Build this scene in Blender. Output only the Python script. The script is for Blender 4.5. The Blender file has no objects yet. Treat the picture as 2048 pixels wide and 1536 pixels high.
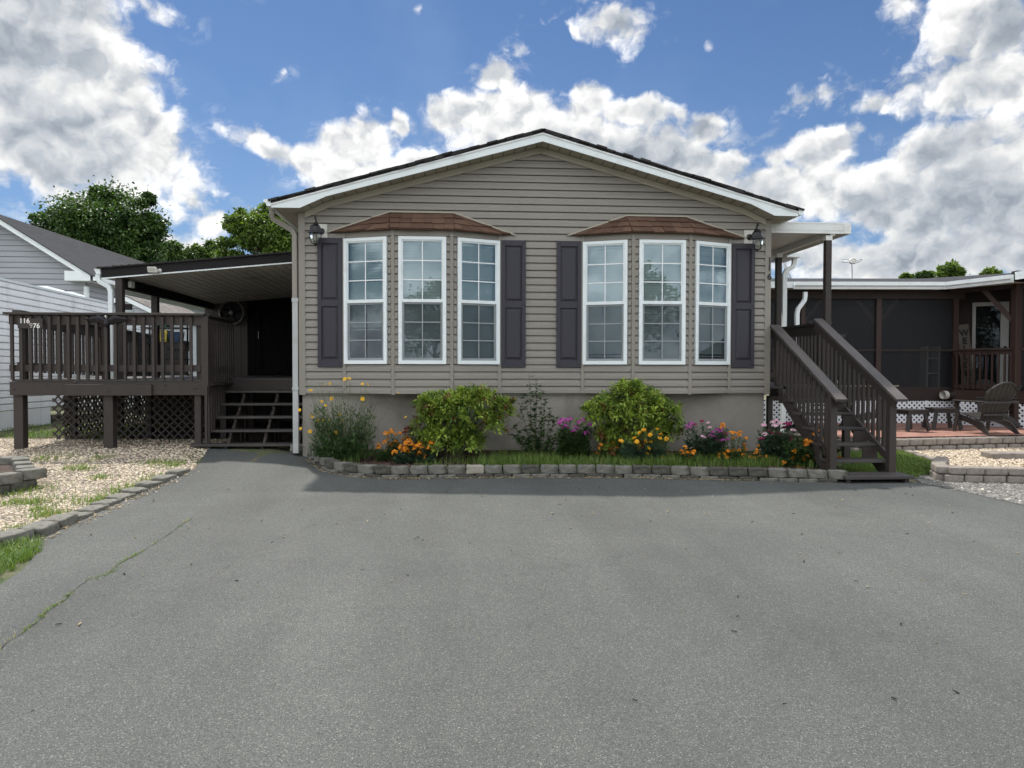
import bpy, bmesh, math, random
import numpy as np
from mathutils import Vector, Matrix, noise
from mathutils.geometry import delaunay_2d_cdt

# ------------------------------------------------------------------ camera
S = bpy.context.scene
F_PX, CAM_H = 1480.0, 1.6
YAW, PITCH, ROLL = math.radians(-4.0), math.atan(33 / 1480.0), math.radians(0.1)

def cam_basis():
    f = Vector((0, math.cos(PITCH), -math.sin(PITCH))); r = Vector((1, 0, 0)); u = r.cross(f)
    r2 = r * math.cos(ROLL) + u * math.sin(ROLL); u2 = -r * math.sin(ROLL) + u * math.cos(ROLL)
    R = Matrix.Rotation(YAW, 3, 'Z')
    return R @ r2, R @ u2, R @ f
CR, CU, CF = cam_basis()
CC = Vector((0, 0, CAM_H))
cam_d = bpy.data.cameras.new('camera'); cam = bpy.data.objects.new('camera', cam_d)
S.collection.objects.link(cam); S.camera = cam
cam_d.sensor_width = 36; cam_d.lens = F_PX / 2048 * 36; cam_d.clip_start = 0.05; cam_d.clip_end = 3000
M = Matrix((CR, CU, -CF)).transposed().to_4x4(); M.translation = CC
cam.matrix_world = M

# measured points of the survey: a photo pixel plus a known plane gives the real position
def ray(u, v): return CF + CR * ((u - 1024) / F_PX) - CU * ((v - 768) / F_PX)
def PY(u, v, y): d = ray(u, v); return CC + d * (y / d.y)
def PZ(u, v, z): d = ray(u, v); return CC + d * ((z - CAM_H) / d.z)
def PX(u, v, x): d = ray(u, v); return CC + d * (x / d.x)
def PD(u, v, dep): return CC + ray(u, v) * dep
def azel(u, v):
    d = ray(u, v).normalized(); return math.atan2(d.x, d.y), math.asin(d.z)

# ------------------------------------------------------------------ light
SUN_EL = math.radians(59.5)
SUN_DIR = Vector((-0.42 * math.cos(SUN_EL), 0.9075 * math.cos(SUN_EL), math.sin(SUN_EL))).normalized()
sd = bpy.data.lights.new('sun', 'SUN'); sd.energy = 2.05; sd.angle = math.radians(1.6); sd.color = (1.0, 0.955, 0.88)
sun = bpy.data.objects.new('sun', sd); S.collection.objects.link(sun)
sun.rotation_euler = SUN_DIR.to_track_quat('Z', 'Y').to_euler(); sun.location = (-6, 12, 25)
S.view_settings.view_transform = 'Standard'; S.view_settings.look = 'None'
S.view_settings.exposure = 1.35; S.view_settings.gamma = 1.0; S.view_settings.use_curve_mapping = False
try:
    S.cycles.use_denoising = True; S.cycles.max_bounces = 8; S.cycles.transparent_max_bounces = 24
except Exception: pass

class NT:
    """small node-tree writer"""
    def __init__(s, nt): s.nt = nt; s.n = nt.nodes; s.l = nt.links
    def new(s, t, **kw):
        x = s.n.new(t)
        for k, v in kw.items(): setattr(x, k, v)
        return x
    def val(s, sock, v):
        if isinstance(v, bpy.types.NodeSocket): s.l.new(v, sock)
        elif v is not None: sock.default_value = v
    def math(s, op, a, b=None, c=None, clamp=False):
        x = s.new('ShaderNodeMath', operation=op, use_clamp=clamp)
        s.val(x.inputs[0], a)
        if b is not None: s.val(x.inputs[1], b)
        if c is not None: s.val(x.inputs[2], c)
        return x.outputs[0]
    def vmath(s, op, a, b=None, out=0, scale=None):
        x = s.new('ShaderNodeVectorMath', operation=op)
        s.val(x.inputs[0], a)
        if b is not None: s.val(x.inputs[1], b)
        if scale is not None: s.val(x.inputs['Scale'], scale)
        return x.outputs['Value'] if op in ('LENGTH', 'DOT_PRODUCT', 'DISTANCE') else x.outputs[0]
    def mr(s, v, a, b, c=0.0, d=1.0, smooth=False):
        x = s.new('ShaderNodeMapRange', interpolation_type='SMOOTHSTEP' if smooth else 'LINEAR')
        s.val(x.inputs[0], v)
        for i, q in zip((1, 2, 3, 4), (a, b, c, d)): s.val(x.inputs[i], q)
        return x.outputs[0]
    def mix(s, f, a, b, mode='MIX'):
        x = s.new('ShaderNodeMix', data_type='RGBA', blend_type=mode)
        s.val(x.inputs[0], f)
        for sock, v in ((x.inputs[6], a), (x.inputs[7], b)):
            if isinstance(v, tuple) and len(v) == 3: v = (*v, 1)
            s.val(sock, v)
        return x.outputs[2]
    def noise(s, vec, scale, detail=4, rough=0.55, dist=0.0, dims='3D', out=0):
        x = s.new('ShaderNodeTexNoise', noise_dimensions=dims)
        s.val(x.inputs['Vector'], vec); x.inputs['Scale'].default_value = scale
        x.inputs['Detail'].default_value = detail; x.inputs['Roughness'].default_value = rough
        x.inputs['Distortion'].default_value = dist
        return x.outputs[out]
    def vor(s, vec, scale, feature='F1', out='Distance', dims='3D', detail=0, smooth=None, rnd=1.0):
        x = s.new('ShaderNodeTexVoronoi', feature=feature, voronoi_dimensions=dims)
        s.val(x.inputs['Vector'], vec); x.inputs['Scale'].default_value = scale
        if 'Detail' in x.inputs: x.inputs['Detail'].default_value = detail
        if smooth is not None and 'Smoothness' in x.inputs: x.inputs['Smoothness'].default_value = smooth
        x.inputs['Randomness'].default_value = rnd
        return x.outputs[out]
    def comb(s, x=0.0, y=0.0, z=0.0):
        c = s.new('ShaderNodeCombineXYZ')
        for i, v in enumerate((x, y, z)): s.val(c.inputs[i], v)
        return c.outputs[0]
    def sep(s, v):
        c = s.new('ShaderNodeSeparateXYZ'); s.val(c.inputs[0], v); return c.outputs

# ------------------------------------------------------------------ sky: Nishita air with cumulus
def build_world():
    w = bpy.data.worlds.new('World'); S.world = w; w.use_nodes = True
    t = NT(w.node_tree); t.n.clear()
    sky = t.new('ShaderNodeTexSky', sky_type='NISHITA'); sky.sun_disc = False
    sky.sun_elevation = SUN_EL; sky.sun_rotation = math.atan2(SUN_DIR.x, SUN_DIR.y)
    sky.altitude = 200; sky.air_density = 1.0; sky.dust_density = 0.6; sky.ozone_density = 2.5
    g = t.new('ShaderNodeTexCoord').outputs['Generated']
    x, y, z = t.sep(g)
    az = t.math('ARCTAN2', x, y); el = t.math('ARCSINE', z)
    p = t.comb(az, el, 0.0)
    def n2(vec, scale, detail, rough, out=0): return t.noise(vec, scale, detail, rough, 0.0, '2D', out)
    # clouds of the sky over the house: direction, half width, half height, tilt (degrees), strength
    cl = [(90, 80, 240, 130, 32, 1.15), (20, 240, 330, 115, 14, 1.2), (240, 215, 190, 66, 42, 1.0), (320, 275, 95, 30, 33, .72), (310, 10, 85, 38, 20, .60), (440, 0, 70, 14, 0, .5),
          (385, 345, 72, 28, 34, .66), (385, 400, 30, 62, -22, .72), (420, 455, 46, 45, -30, .8), (350, 500, 130, 40, 0, .8), (95, 395, 44, 15, 28, .5), (42, 405, 36, 14, 22, .48),
          (540, 290, 110, 28, 17, .85), (630, 318, 110, 40, 10, 1.0), (715, 290, 86, 62, -10, 1.15), (787, 243, 36, 36, 0, 1.0), (845, 325, 56, 42, 0, 1.0), (668, 268, 32, 30, 0, .85), (730, 350, 150, 44, 0, 1.0),
          (985, 158, 44, 42, 0, 1.0), (925, 225, 66, 42, 0, .95), (1010, 250, 115, 76, 0, 1.15), (1175, 205, 52, 40, 0, 1.0), (1100, 280, 190, 66, 0, 1.2), (1270, 222, 92, 28, 6, .95),
          (1405, 248, 50, 38, 0, .95), (1330, 320, 190, 66, 12, 1.2), (1560, 320, 50, 45, 0, .8), (1640, 298, 88, 48, 0, 1.05), (1600, 385, 190, 66, 0, 1.15),
          (1225, 50, 100, 54, 8, .80), (1150, 50, 60, 24, 10, .56), (1620, 190, 95, 36, 0, .60), (1760, 195, 80, 26, -10, .58), (1075, 38, 36, 40, 40, .56), (1035, 95, 30, 40, 10, .56), (545, 140, 22, 30, 40, .55), (850, 15, 30, 26, 0, .55), (1420, 95, 28, 18, 0, .5), (1720, 255, 60, 28, 0, .56),
          (1830, 15, 100, 36, 10, .7), (1990, 50, 170, 76, 12, .95), (2050, 160, 190, 80, 10, 1.1), (1900, 110, 80, 40, 20, .7), (1930, 285, 150, 56, -10, .95), (1880, 400, 220, 84, 0, 1.15), (2080, 380, 160, 170, 0, 1.1), (1830, 510, 340, 54, 0, 1.05), (1790, 335, 80, 40, 10, .75)]
    wv = t.vmath('MULTIPLY', t.vmath('SUBTRACT', n2(p, 7.0, 4, .6, 1), (.5, .5, .5)), (.075, .05, 0))
    pw = t.vmath('ADD', p, wv)
    env = None
    K = 1.0 / F_PX
    for (u, v, a, b, tilt, s) in cl:
        ca, ce = azel(u, v)
        m = t.new('ShaderNodeMapping', vector_type='TEXTURE')
        m.inputs['Location'].default_value = (ca, ce, 0); m.inputs['Rotation'].default_value = (0, 0, -math.radians(tilt))
        m.inputs['Scale'].default_value = (a * K * 1.25, b * K * 1.25, 1)
        t.l.new(pw, m.inputs['Vector'])
        d = t.math('MULTIPLY', t.math('SUBTRACT', 1.15, t.vmath('LENGTH', m.outputs[0])), s * 1.11)
        env = d if env is None else t.math('SMOOTH_MAX', env, d, .18)
    env = t.math('MINIMUM', t.math('MAXIMUM', env, 0.0), 1.0)
    # elsewhere: scattered cloud all round, extra bright out of view to fill the shade
    gen = t.mr(n2(t.vmath('MULTIPLY', p, (1, 1.6, 1)), 1.9, 2, .5), .32, .58, 0, .95)
    front = t.math('MAXIMUM', t.mr(t.math('ABSOLUTE', az), .85, 1.1, 0, 1, True), t.mr(el, .56, .75, 0, 1, True))
    env = t.math('MAXIMUM', env, t.math('MULTIPLY', gen, front))
    q = t.vmath('MULTIPLY', p, (1.0, 1.12, 1.0))
    qw = t.vmath('ADD', q, t.vmath('MULTIPLY', t.vmath('SUBTRACT', n2(q, 26, 3, .6, 1), (.5, .5, .5)), (.030, .030, 0)))
    def puff(vec, det):
        a = n2(vec, 13, det, .60)
        b = t.new('ShaderNodeTexVoronoi', feature='F1', voronoi_dimensions='2D'); t.l.new(vec, b.inputs['Vector'])
        b.inputs['Scale'].default_value = 21; b.inputs['Detail'].default_value = 1.6; b.inputs['Roughness'].default_value = .5
        return t.math('ADD', t.math('MULTIPLY', t.math('SUBTRACT', a, .5), 2.0), t.math('MULTIPLY', t.math('SUBTRACT', .42, b.outputs['Distance']), .75))
    n0 = puff(qw, 8)
    n1 = puff(t.vmath('ADD', qw, (-.006, .017, 0)), 4)
    big = n2(t.vmath('ADD', q, (3.3, 1.2, 0)), 5.5, 4, .5)
    fray = n2(qw, 60, 6, .68)
    dens = t.math('ADD', t.math('MULTIPLY', env, 1.5), t.math('SUBTRACT', t.math('MULTIPLY', n0, .62), .60))
    dens = t.math('ADD', dens, t.math('MULTIPLY', t.math('SUBTRACT', fray, .5), .42))
    alpha = t.mr(dens, -.12, .46, 0, 1, True)
    wisp = t.math('MULTIPLY', t.mr(n2(t.vmath('MULTIPLY', pw, (1, 1.6, 1)), 10, 9, .66), .52, .78, 0, .75, True), t.mr(env, .08, .42))
    alpha = t.math('MAXIMUM', alpha, wisp)
    rim = t.mr(t.math('SUBTRACT', n0, n1), -.45, .50, 0, 1)               # side of each puff turned to the sun
    thick = t.mr(t.math('ADD', t.math('ADD', env, t.math('MULTIPLY', n0, .30)), t.math('MULTIPLY', t.math('SUBTRACT', big, .5), 2.0)), .52, 1.30, 0, 1, True)
    lum = t.math('ADD', t.math('MULTIPLY', rim, .60), .64)
    lum = t.math('MULTIPLY', lum, t.mr(thick, 0, 1, 1.0, .55))
    ccol = t.mix(t.mr(lum, .35, .8, 0, 1), (.82, .93, 1.07), (1.0, 1.0, .99))
    lum = t.math('MULTIPLY', lum, t.math('ADD', 1.0, t.math('MULTIPLY', front, CLOUD_BACK)))
    cc = t.vmath('SCALE', ccol, scale=t.math('MULTIPLY', lum, CLOUD))
    blue = t.mix(1.0, sky.outputs[0], SKY_TINT, 'MULTIPLY')
    veil = t.math('ADD', t.mr(el, .60, .10, .0, .14), t.math('MULTIPLY', t.mr(n2(p, 3.1, 4, .6), .45, .75), .09))
    blue = t.mix(veil, blue, (2.6, 3.1, 3.7))
    col = t.mix(t.math('MULTIPLY', alpha, .97), blue, cc)
    bg = t.new('ShaderNodeBackground'); bg.inputs['Strength'].default_value = 0.10
    t.l.new(col, bg.inputs['Color'])
    o = t.new('ShaderNodeOutputWorld'); t.l.new(bg.outputs[0], o.inputs['Surface'])
    try:
        w.cycles.sampling_method = 'MANUAL'; w.cycles.sample_map_resolution = 512
    except Exception: pass
CLOUD, CLOUD_BACK, SKY_TINT = 4.3, 2.1, (.185, .265, .352)
build_world()

# ------------------------------------------------------------------ helpers
COL = S.collection
def tag(o, label=None, cat=None, group=None, kind=None):
    if label: o['label'] = label
    if cat: o['category'] = cat
    if group: o['group'] = group
    if kind: o['kind'] = kind
    return o
def thing(name, label, cat, loc=(0, 0, 0), group=None, rz=0.0):
    o = bpy.data.objects.new(name, None); COL.objects.link(o)
    o.location = loc; o.rotation_euler = (0, 0, rz); o.empty_display_size = .1
    return tag(o, label, cat, group)
def wloc(o):
    v = Vector((0, 0, 0))
    while o is not None: v = v + Vector(o.location); o = o.parent
    return v
def copy_tree(o, parent=None):
    c = o.copy(); COL.objects.link(c)
    if parent is not None: c.parent = parent
    for ch in list(o.children): copy_tree(ch, c)
    return c

class Fr:
    """vertical plane: a along the wall, h up, d outwards"""
    def __init__(s, p0, p1, z0=0.0):
        s.o = Vector((p0[0], p0[1], z0)); t = Vector((p1[0] - p0[0], p1[1] - p0[1], 0)); s.len = t.length; s.t = t.normalized()
        s.n = Vector((s.t.y, -s.t.x, 0)); s.z = Vector((0, 0, 1))
    def p(s, a, h, d=0.0): return s.o + s.t * a + s.z * h + s.n * d

class MB:
    def __init__(s): s.v = []; s.f = []
    def add(s, vs, fs):
        k = len(s.v); s.v.extend([tuple(p) for p in vs]); s.f.extend([tuple(i + k for i in f) for f in fs]); return s
    def hexa(s, P):   # P: 4 bottom ccw + 4 top
        return s.add(P, [(3, 2, 1, 0), (4, 5, 6, 7), (0, 1, 5, 4), (1, 2, 6, 5), (2, 3, 7, 6), (3, 0, 4, 7)])
    def box(s, x0, x1, y0, y1, z0, z1):
        return s.hexa([(x0, y0, z0), (x1, y0, z0), (x1, y1, z0), (x0, y1, z0), (x0, y0, z1), (x1, y0, z1), (x1, y1, z1), (x0, y1, z1)])
    def fbox(s, f, a0, a1, h0, h1, d0, d1):
        return s.hexa([f.p(a0, h0, d1), f.p(a1, h0, d1), f.p(a1, h0, d0), f.p(a0, h0, d0), f.p(a0, h1, d1), f.p(a1, h1, d1), f.p(a1, h1, d0), f.p(a0, h1, d0)])
    def beam(s, p, q, w, h, up=(0, 0, 1)):   # rectangular bar from p to q; w across, h along up
        p = Vector(p); q = Vector(q); t = (q - p).normalized(); u = Vector(up)
        r = t.cross(u)
        if r.length < 1e-4: r = t.cross(Vector((1, 0, 0)))
        r.normalize(); u = r.cross(t).normalized(); r *= w / 2; u *= h / 2
        return s.hexa([p - r - u, p + r - u, q + r - u, q - r - u, p - r + u, p + r + u, q + r + u, q - r + u])
    def poly(s, pts): return s.add(pts, [tuple(range(len(pts)))])
    def prism(s, pts, vec):     # planar polygon extruded by a vector
        n = len(pts); P = [Vector(p) for p in pts]; Q = [p + Vector(vec) for p in P]
        return s.add(P + Q, [tuple(range(n - 1, -1, -1)), tuple(range(n, 2 * n))] + [(i, (i + 1) % n, n + (i + 1) % n, n + i) for i in range(n)])
    def tube(s, pts, rad, seg=8, cap=True, sq=None):
        P = [Vector(p) for p in pts]; R = rad if isinstance(rad, (list, tuple)) else [rad] * len(P)
        rings = []; ref = Vector((0, 0, 1))
        if abs((P[1] - P[0]).normalized().z) > .95: ref = Vector((0, 1, 0))
        r = None
        for i, p in enumerate(P):
            a = P[max(i - 1, 0)]; b = P[min(i + 1, len(P) - 1)]; t = (b - a).normalized()
            if r is None: r = t.cross(ref).normalized()
            else: r = (r - t * r.dot(t)).normalized()
            u = t.cross(r)
            if sq:   # rectangular section sq = (w, h)
                ring = [p + r * (sx * sq[0] / 2) + u * (sy * sq[1] / 2) for sx, sy in ((-1, -1), (1, -1), (1, 1), (-1, 1))]
            else:
                ring = [p + (r * math.cos(2 * math.pi * k / seg) + u * math.sin(2 * math.pi * k / seg)) * R[i] for k in range(seg)]
            rings.append(ring)
        n = len(rings[0]); k0 = len(s.v)
        for ring in rings: s.v.extend(tuple(q) for q in ring)
        for i in range(len(rings) - 1):
            for k in range(n):
                a = k0 + i * n + k; b = k0 + i * n + (k + 1) % n
                s.f.append((a, b, b + n, a + n))
        if cap:
            s.f.append(tuple(k0 + k for k in range(n - 1, -1, -1))); s.f.append(tuple(k0 + (len(rings) - 1) * n + k for k in range(n)))
        return s
    def lathe(s, prof, c, seg=16, axis='Z', ang0=0.0):
        k0 = len(s.v); n = len(prof)
        for k in range(seg):
            a = ang0 + 2 * math.pi * k / seg
            for (r, z) in prof:
                if axis == 'Z': q = (c[0] + r * math.cos(a), c[1] + r * math.sin(a), c[2] + z)
                else: q = (c[0] + r * math.cos(a), c[1] - z, c[2] + r * math.sin(a))
                s.v.append(q)
        for k in range(seg):
            k2 = (k + 1) % seg
            for i in range(n - 1):
                s.f.append((k0 + k * n + i, k0 + k2 * n + i, k0 + k2 * n + i + 1, k0 + k * n + i + 1))
        return s
    def build(s, name, mat, parent=None, smooth=False, local=False, bevel=0.0, bseg=2):
        me = bpy.data.meshes.new(name)
        off = Vector((0, 0, 0)) if (parent is None or local) else wloc(parent)
        me.from_pydata([(p[0] - off.x, p[1] - off.y, p[2] - off.z) for p in s.v], [], s.f)
        me.validate(); me.update()
        if smooth: me.polygons.foreach_set('use_smooth', [True] * len(me.polygons))
        o = bpy.data.objects.new(name, me); COL.objects.link(o)
        if mat: me.materials.append(mat)
        if parent is not None: o.parent = parent
        if bevel:
            b = o.modifiers.new('bevel', 'BEVEL'); b.width = bevel; b.segments = bseg; b.limit_method = 'ANGLE'
        return o

def np_mesh(name, V, Fq, mat, parent=None, tint=None, smooth=False, off=None):
    """V (n,3), Fq (m,k) one face size; tint per vertex"""
    me = bpy.data.meshes.new(name)
    V = np.asarray(V, np.float32)
    if off is None and parent is not None: w = wloc(parent); off = np.array((w.x, w.y, w.z), np.float32)
    if off is not None: V = V - np.asarray(off, np.float32)
    m, k = Fq.shape
    me.vertices.add(len(V)); me.vertices.foreach_set('co', V.ravel())
    me.loops.add(m * k); me.loops.foreach_set('vertex_index', Fq.astype(np.int32).ravel())
    me.polygons.add(m); me.polygons.foreach_set('loop_start', np.arange(0, m * k, k, dtype=np.int32))
    me.polygons.foreach_set('loop_total', np.full(m, k, np.int32))
    if smooth: me.polygons.foreach_set('use_smooth', np.ones(m, bool))
    me.update(calc_edges=True)
    if tint is not None:
        a = me.attributes.new('tint', 'FLOAT', 'POINT'); a.data.foreach_set('value', np.asarray(tint, np.float32))
    if mat: me.materials.append(mat)
    o = bpy.data.objects.new(name, me); COL.objects.link(o)
    if parent is not None: o.parent = parent
    return o

def leaf_arrays(P, D, N, L, W, tint, fold=.25, curl=.15):
    """folded pointed leaves: base P, direction D, face normal N, length L, width W (arrays)"""
    n = len(P); D = D / np.linalg.norm(D, axis=1, keepdims=True)
    N = N - D * (N * D).sum(1, keepdims=True); N /= np.linalg.norm(N, axis=1, keepdims=True) + 1e-9
    Sd = np.cross(D, N); L = L[:, None]; W = W[:, None]
    b = P; m = P + D * L * .45 + N * L * curl * .5; tp = P + D * L - N * L * curl * .6
    l = P + D * L * .42 + Sd * W * .5 + N * W * fold; r = P + D * L * .42 - Sd * W * .5 + N * W * fold
    V = np.stack([b, l, tp, r, m], 1).reshape(-1, 3)
    k = np.arange(n)[:, None] * 5
    Fq = np.concatenate([k + np.array([[0, 4, 1]]), k + np.array([[1, 4, 2]]), k + np.array([[0, 3, 4]]), k + np.array([[4, 3, 2]])], 0)
    return V, Fq, np.repeat(tint, 5)
def rnd_dir(rng, n):
    d = rng.normal(size=(n, 3)); return d / np.linalg.norm(d, axis=1, keepdims=True)
def blade_arrays(P, H, W, lean, rng, tint):
    """grass blades: two-segment tapering strips"""
    n = len(P); a = rng.uniform(0, 2 * np.pi, n); d = np.stack([np.cos(a), np.sin(a), np.zeros(n)], 1)
    s = np.stack([-np.sin(a), np.cos(a), np.zeros(n)], 1); H = H[:, None]; W = W[:, None]; le = lean[:, None]
    up = np.array([[0, 0, 1.]])
    v0 = P - s * W; v1 = P + s * W; c = P + up * H * .55 + d * H * le * .35
    v2 = c - s * W * .75; v3 = c + s * W * .75; v4 = P + up * H * (1 - .35 * le) + d * H * le
    V = np.stack([v0, v1, v2, v3, v4], 1).reshape(-1, 3); k = np.arange(n)[:, None] * 5
    Fq = np.concatenate([k + np.array([[0, 1, 3]]), k + np.array([[0, 3, 2]]), k + np.array([[2, 3, 4]])], 0)
    return V, Fq, np.repeat(tint, 5)

# ------------------------------------------------------------------ materials
def new_mat(name):
    m = bpy.data.materials.new(name); m.use_nodes = True; t = NT(m.node_tree); t.n.clear()
    b = t.new('ShaderNodeBsdfPrincipled'); o = t.new('ShaderNodeOutputMaterial'); t.l.new(b.outputs[0], o.inputs[0])
    return m, t, b, o
def pm(name, col, rough=.6, var=.12, scale=3.0, bump=.0, bscale=60.0, spec=.4, stretch=(1, 1, 1), dirt=None, metallic=0.0, bdist=.004, coords='Object', fine=.0):
    m, t, b, o = new_mat(name)
    c = t.new('ShaderNodeTexCoord').outputs[coords]
    v = t.vmath('MULTIPLY', c, stretch)
    n = t.noise(v, scale, 5, .6)
    lo = tuple(x * (1 - var) for x in col); hi = tuple(min(1, x * (1 + var)) for x in col)
    cc = t.mix(t.mr(n, .3, .7), lo, hi)
    if fine: cc = t.mix(fine, cc, t.mix(t.noise(v, bscale, 3, .7), tuple(x * .4 for x in col), tuple(min(1, x * 1.7) for x in col)))
    if dirt:   # (colour, amount, scale): stains of their own shape
        dn = t.mr(t.noise(t.vmath('ADD', v, (3.1, 7.7, 1.3)), dirt[2], 6, .65, .5), .5, .72, 0, dirt[1], True)
        cc = t.mix(dn, cc, dirt[0])
    t.l.new(cc, b.inputs['Base Color'])
    b.inputs['Roughness'].default_value = rough; b.inputs['Specular IOR Level'].default_value = spec; b.inputs['Metallic'].default_value = metallic
    rr = t.mr(n, .3, .7, max(0, rough - .08), min(1, rough + .08)); t.l.new(rr, b.inputs['Roughness'])
    if bump:
        bp = t.new('ShaderNodeBump'); bp.inputs['Strength'].default_value = bump; bp.inputs['Distance'].default_value = bdist
        t.l.new(t.noise(v, bscale, 4, .65), bp.inputs['Height']); t.l.new(bp.outputs[0], b.inputs['Normal'])
    return m
def leaf_mat(name, dark, light, alt=None, trans=.35, rough=.45):
    m, t, b, o = new_mat(name)
    a = t.new('ShaderNodeAttribute', attribute_name='tint').outputs['Fac']
    c = t.mix(a, dark, light)
    if alt: c = t.mix(t.mr(a, .93, .97), c, alt)
    t.l.new(c, b.inputs['Base Color']); b.inputs['Roughness'].default_value = rough; b.inputs['Specular IOR Level'].default_value = .35
    tr = t.new('ShaderNodeBsdfTranslucent'); t.l.new(t.mix(1.0, c, (1.15, 1.2, .5), 'MULTIPLY'), tr.inputs['Color'])
    mx = t.new('ShaderNodeMixShader'); mx.inputs[0].default_value = trans
    t.l.new(b.outputs[0], mx.inputs[1]); t.l.new(tr.outputs[0], mx.inputs[2]); t.l.new(mx.outputs[0], o.inputs[0])
    return m
def glass_mat(name, tintc=(1, 1, 1), refl=1.0, base=.0):
    m, t, b, o = new_mat(name)
    t.n.remove(b)
    tr = t.new('ShaderNodeBsdfTransparent'); tr.inputs[0].default_value = (*tintc, 1)
    gl = t.new('ShaderNodeBsdfGlossy'); gl.inputs['Roughness'].default_value = .01; gl.inputs['Color'].default_value = (.72, .88, 1.0, 1)  # blue tint puts clear-sky blue into the reflections
    fr = t.new('ShaderNodeFresnel'); fr.inputs[0].default_value = 1.5
    nz = t.noise(t.new('ShaderNodeTexCoord').outputs['Object'], 1.6, 2, .5)
    bp = t.new('ShaderNodeBump'); bp.inputs['Strength'].default_value = .06; bp.inputs['Distance'].default_value = .02; t.l.new(nz, bp.inputs['Height']); t.l.new(bp.outputs[0], gl.inputs['Normal'])
    mx = t.new('ShaderNodeMixShader'); f = t.math('ADD', t.math('MULTIPLY', fr.outputs[0], refl), base, clamp=True)
    t.l.new(f, mx.inputs[0]); t.l.new(tr.outputs[0], mx.inputs[1]); t.l.new(gl.outputs[0], mx.inputs[2]); t.l.new(mx.outputs[0], o.inputs[0])
    return m
def screen_mat(name, col, see=.5):
    m, t, b, o = new_mat(name)
    b.inputs['Base Color'].default_value = (*col, 1); b.inputs['Roughness'].default_value = .6
    tr = t.new('ShaderNodeBsdfTransparent'); mx = t.new('ShaderNodeMixShader'); mx.inputs[0].default_value = see
    t.l.new(b.outputs[0], mx.inputs[1]); t.l.new(tr.outputs[0], mx.inputs[2]); t.l.new(mx.outputs[0], o.inputs[0])
    return m

def siding_mat(name, col, var=.05):
    """vinyl: faint wood grain along the boards, slight board to board change, some grime"""
    m, t, b, o = new_mat(name)
    c = t.new('ShaderNodeTexCoord').outputs['Object']
    x, y, z = t.sep(c)
    g = t.noise(t.comb(t.math('MULTIPLY', x, 3.0), y, t.math('MULTIPLY', z, 160)), 1.0, 4, .6)
    big = t.noise(c, .9, 4, .55)
    cc = t.mix(t.mr(big, .3, .7), tuple(q * (1 - var) for q in col), tuple(q * (1 + var) for q in col))
    cc = t.mix(t.mr(t.noise(t.vmath('MULTIPLY', c, (1, 1, .4)), 2.2, 6, .7, .8), .55, .8, 0, .22), cc, tuple(q * .72 for q in col))
    t.l.new(cc, b.inputs['Base Color']); b.inputs['Roughness'].default_value = .5; b.inputs['Specular IOR Level'].default_value = .35
    bp = t.new('ShaderNodeBump'); bp.inputs['Strength'].default_value = .12; bp.inputs['Distance'].default_value = .003; t.l.new(g, bp.inputs['Height']); t.l.new(bp.outputs[0], b.inputs['Normal'])
    return m

MT = {}
SID = (.243, .224, .194)
MT['siding'] = siding_mat('beige_vinyl_siding', SID)
MT['trimb'] = pm('beige_vinyl_trim', (.246, .224, .190), .5, .05, 2)
MT['frieze'] = pm('pale_beige_vinyl', (.36, .33, .26), .5, .05, 2)
MT['white'] = pm('white_painted_vinyl', (.74, .79, .79), .42, .04, 2, dirt=((.55, .56, .54), .35, 2.5))
MT['alum'] = pm('white_painted_aluminium', (.70, .71, .69), .4, .05, 2, dirt=((.42, .41, .36), .45, 3))
MT['shutter'] = pm('dark_plum_grey_vinyl', (.034, .032, .042), .55, .08, 4, .15, 90, stretch=(1, 1, .15))
MT['skirt'] = pm('grey_stucco_paint', (.285, .265, .230), .85, .14, 1.3, .5, 40, dirt=((.16, .14, .115), .5, 1.4), bdist=.012)
MT['brown'] = pm('dark_brown_painted_wood', (.037, .029, .025), .62, .18, 3, .35, 30, stretch=(1, 1, .35), dirt=((.046, .040, .037), .6, 5), bdist=.006)
MT['brownrail'] = pm('weathered_brown_handrail', (.066, .058, .054), .6, .30, 9, .5, 55, stretch=(1, .2, .2), dirt=((.03, .026, .024), .6, 9), bdist=.004)
MT['tread'] = pm('worn_brown_tread', (.050, .044, .041), .5, .25, 4, .4, 40, stretch=(.25, 1, 1), dirt=((.085, .08, .075), .5, 6), bdist=.004)
MT['darkmetal'] = pm('black_painted_metal', (.012, .012, .013), .35, .2, 8)
MT['black'] = pm('black_number_metal', (.008, .008, .008), .4, .1, 8)
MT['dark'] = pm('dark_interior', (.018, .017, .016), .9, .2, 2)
MT['glass'] = glass_mat('window_glass', (.84, .90, .88), 1.5, .045)
MT['doorglass'] = glass_mat('door_glass', (.6, .62, .64), .35, .0)
MT['lampglass'] = glass_mat('lamp_glass', (.9, .9, .88), .5)
MT['screen'] = screen_mat('insect_screen_mesh', (.018, .026, .030), .56)
MT['blind'] = pm('pale_blind_slats', (.54, .60, .60), .5, .05, 3)
MT['muntin'] = pm('white_grid_bar', (.8, .81, .8), .4, .03, 3)
MT['concrete'] = pm('weathered_grey_concrete', (.155, .150, .130), .9, .32, 9, 1.0, 60, dirt=((.055, .058, .038), .8, 7), bdist=.012, fine=.35)
MT['concrete2'] = pm('dark_mossy_concrete', (.075, .072, .060), .9, .34, 9, 1.0, 60, dirt=((.035, .04, .024), .7, 5), bdist=.012, fine=.35)
MT['paver'] = pm('tumbled_tan_block', (.215, .19, .165), .9, .32, 6, .9, 55, dirt=((.09, .08, .07), .6, 4), bdist=.01, fine=.25)
MT['bark'] = pm('grey_brown_bark', (.085, .066, .05), .9, .3, 5, .9, 24, stretch=(1, 1, .25), bdist=.03)
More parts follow.
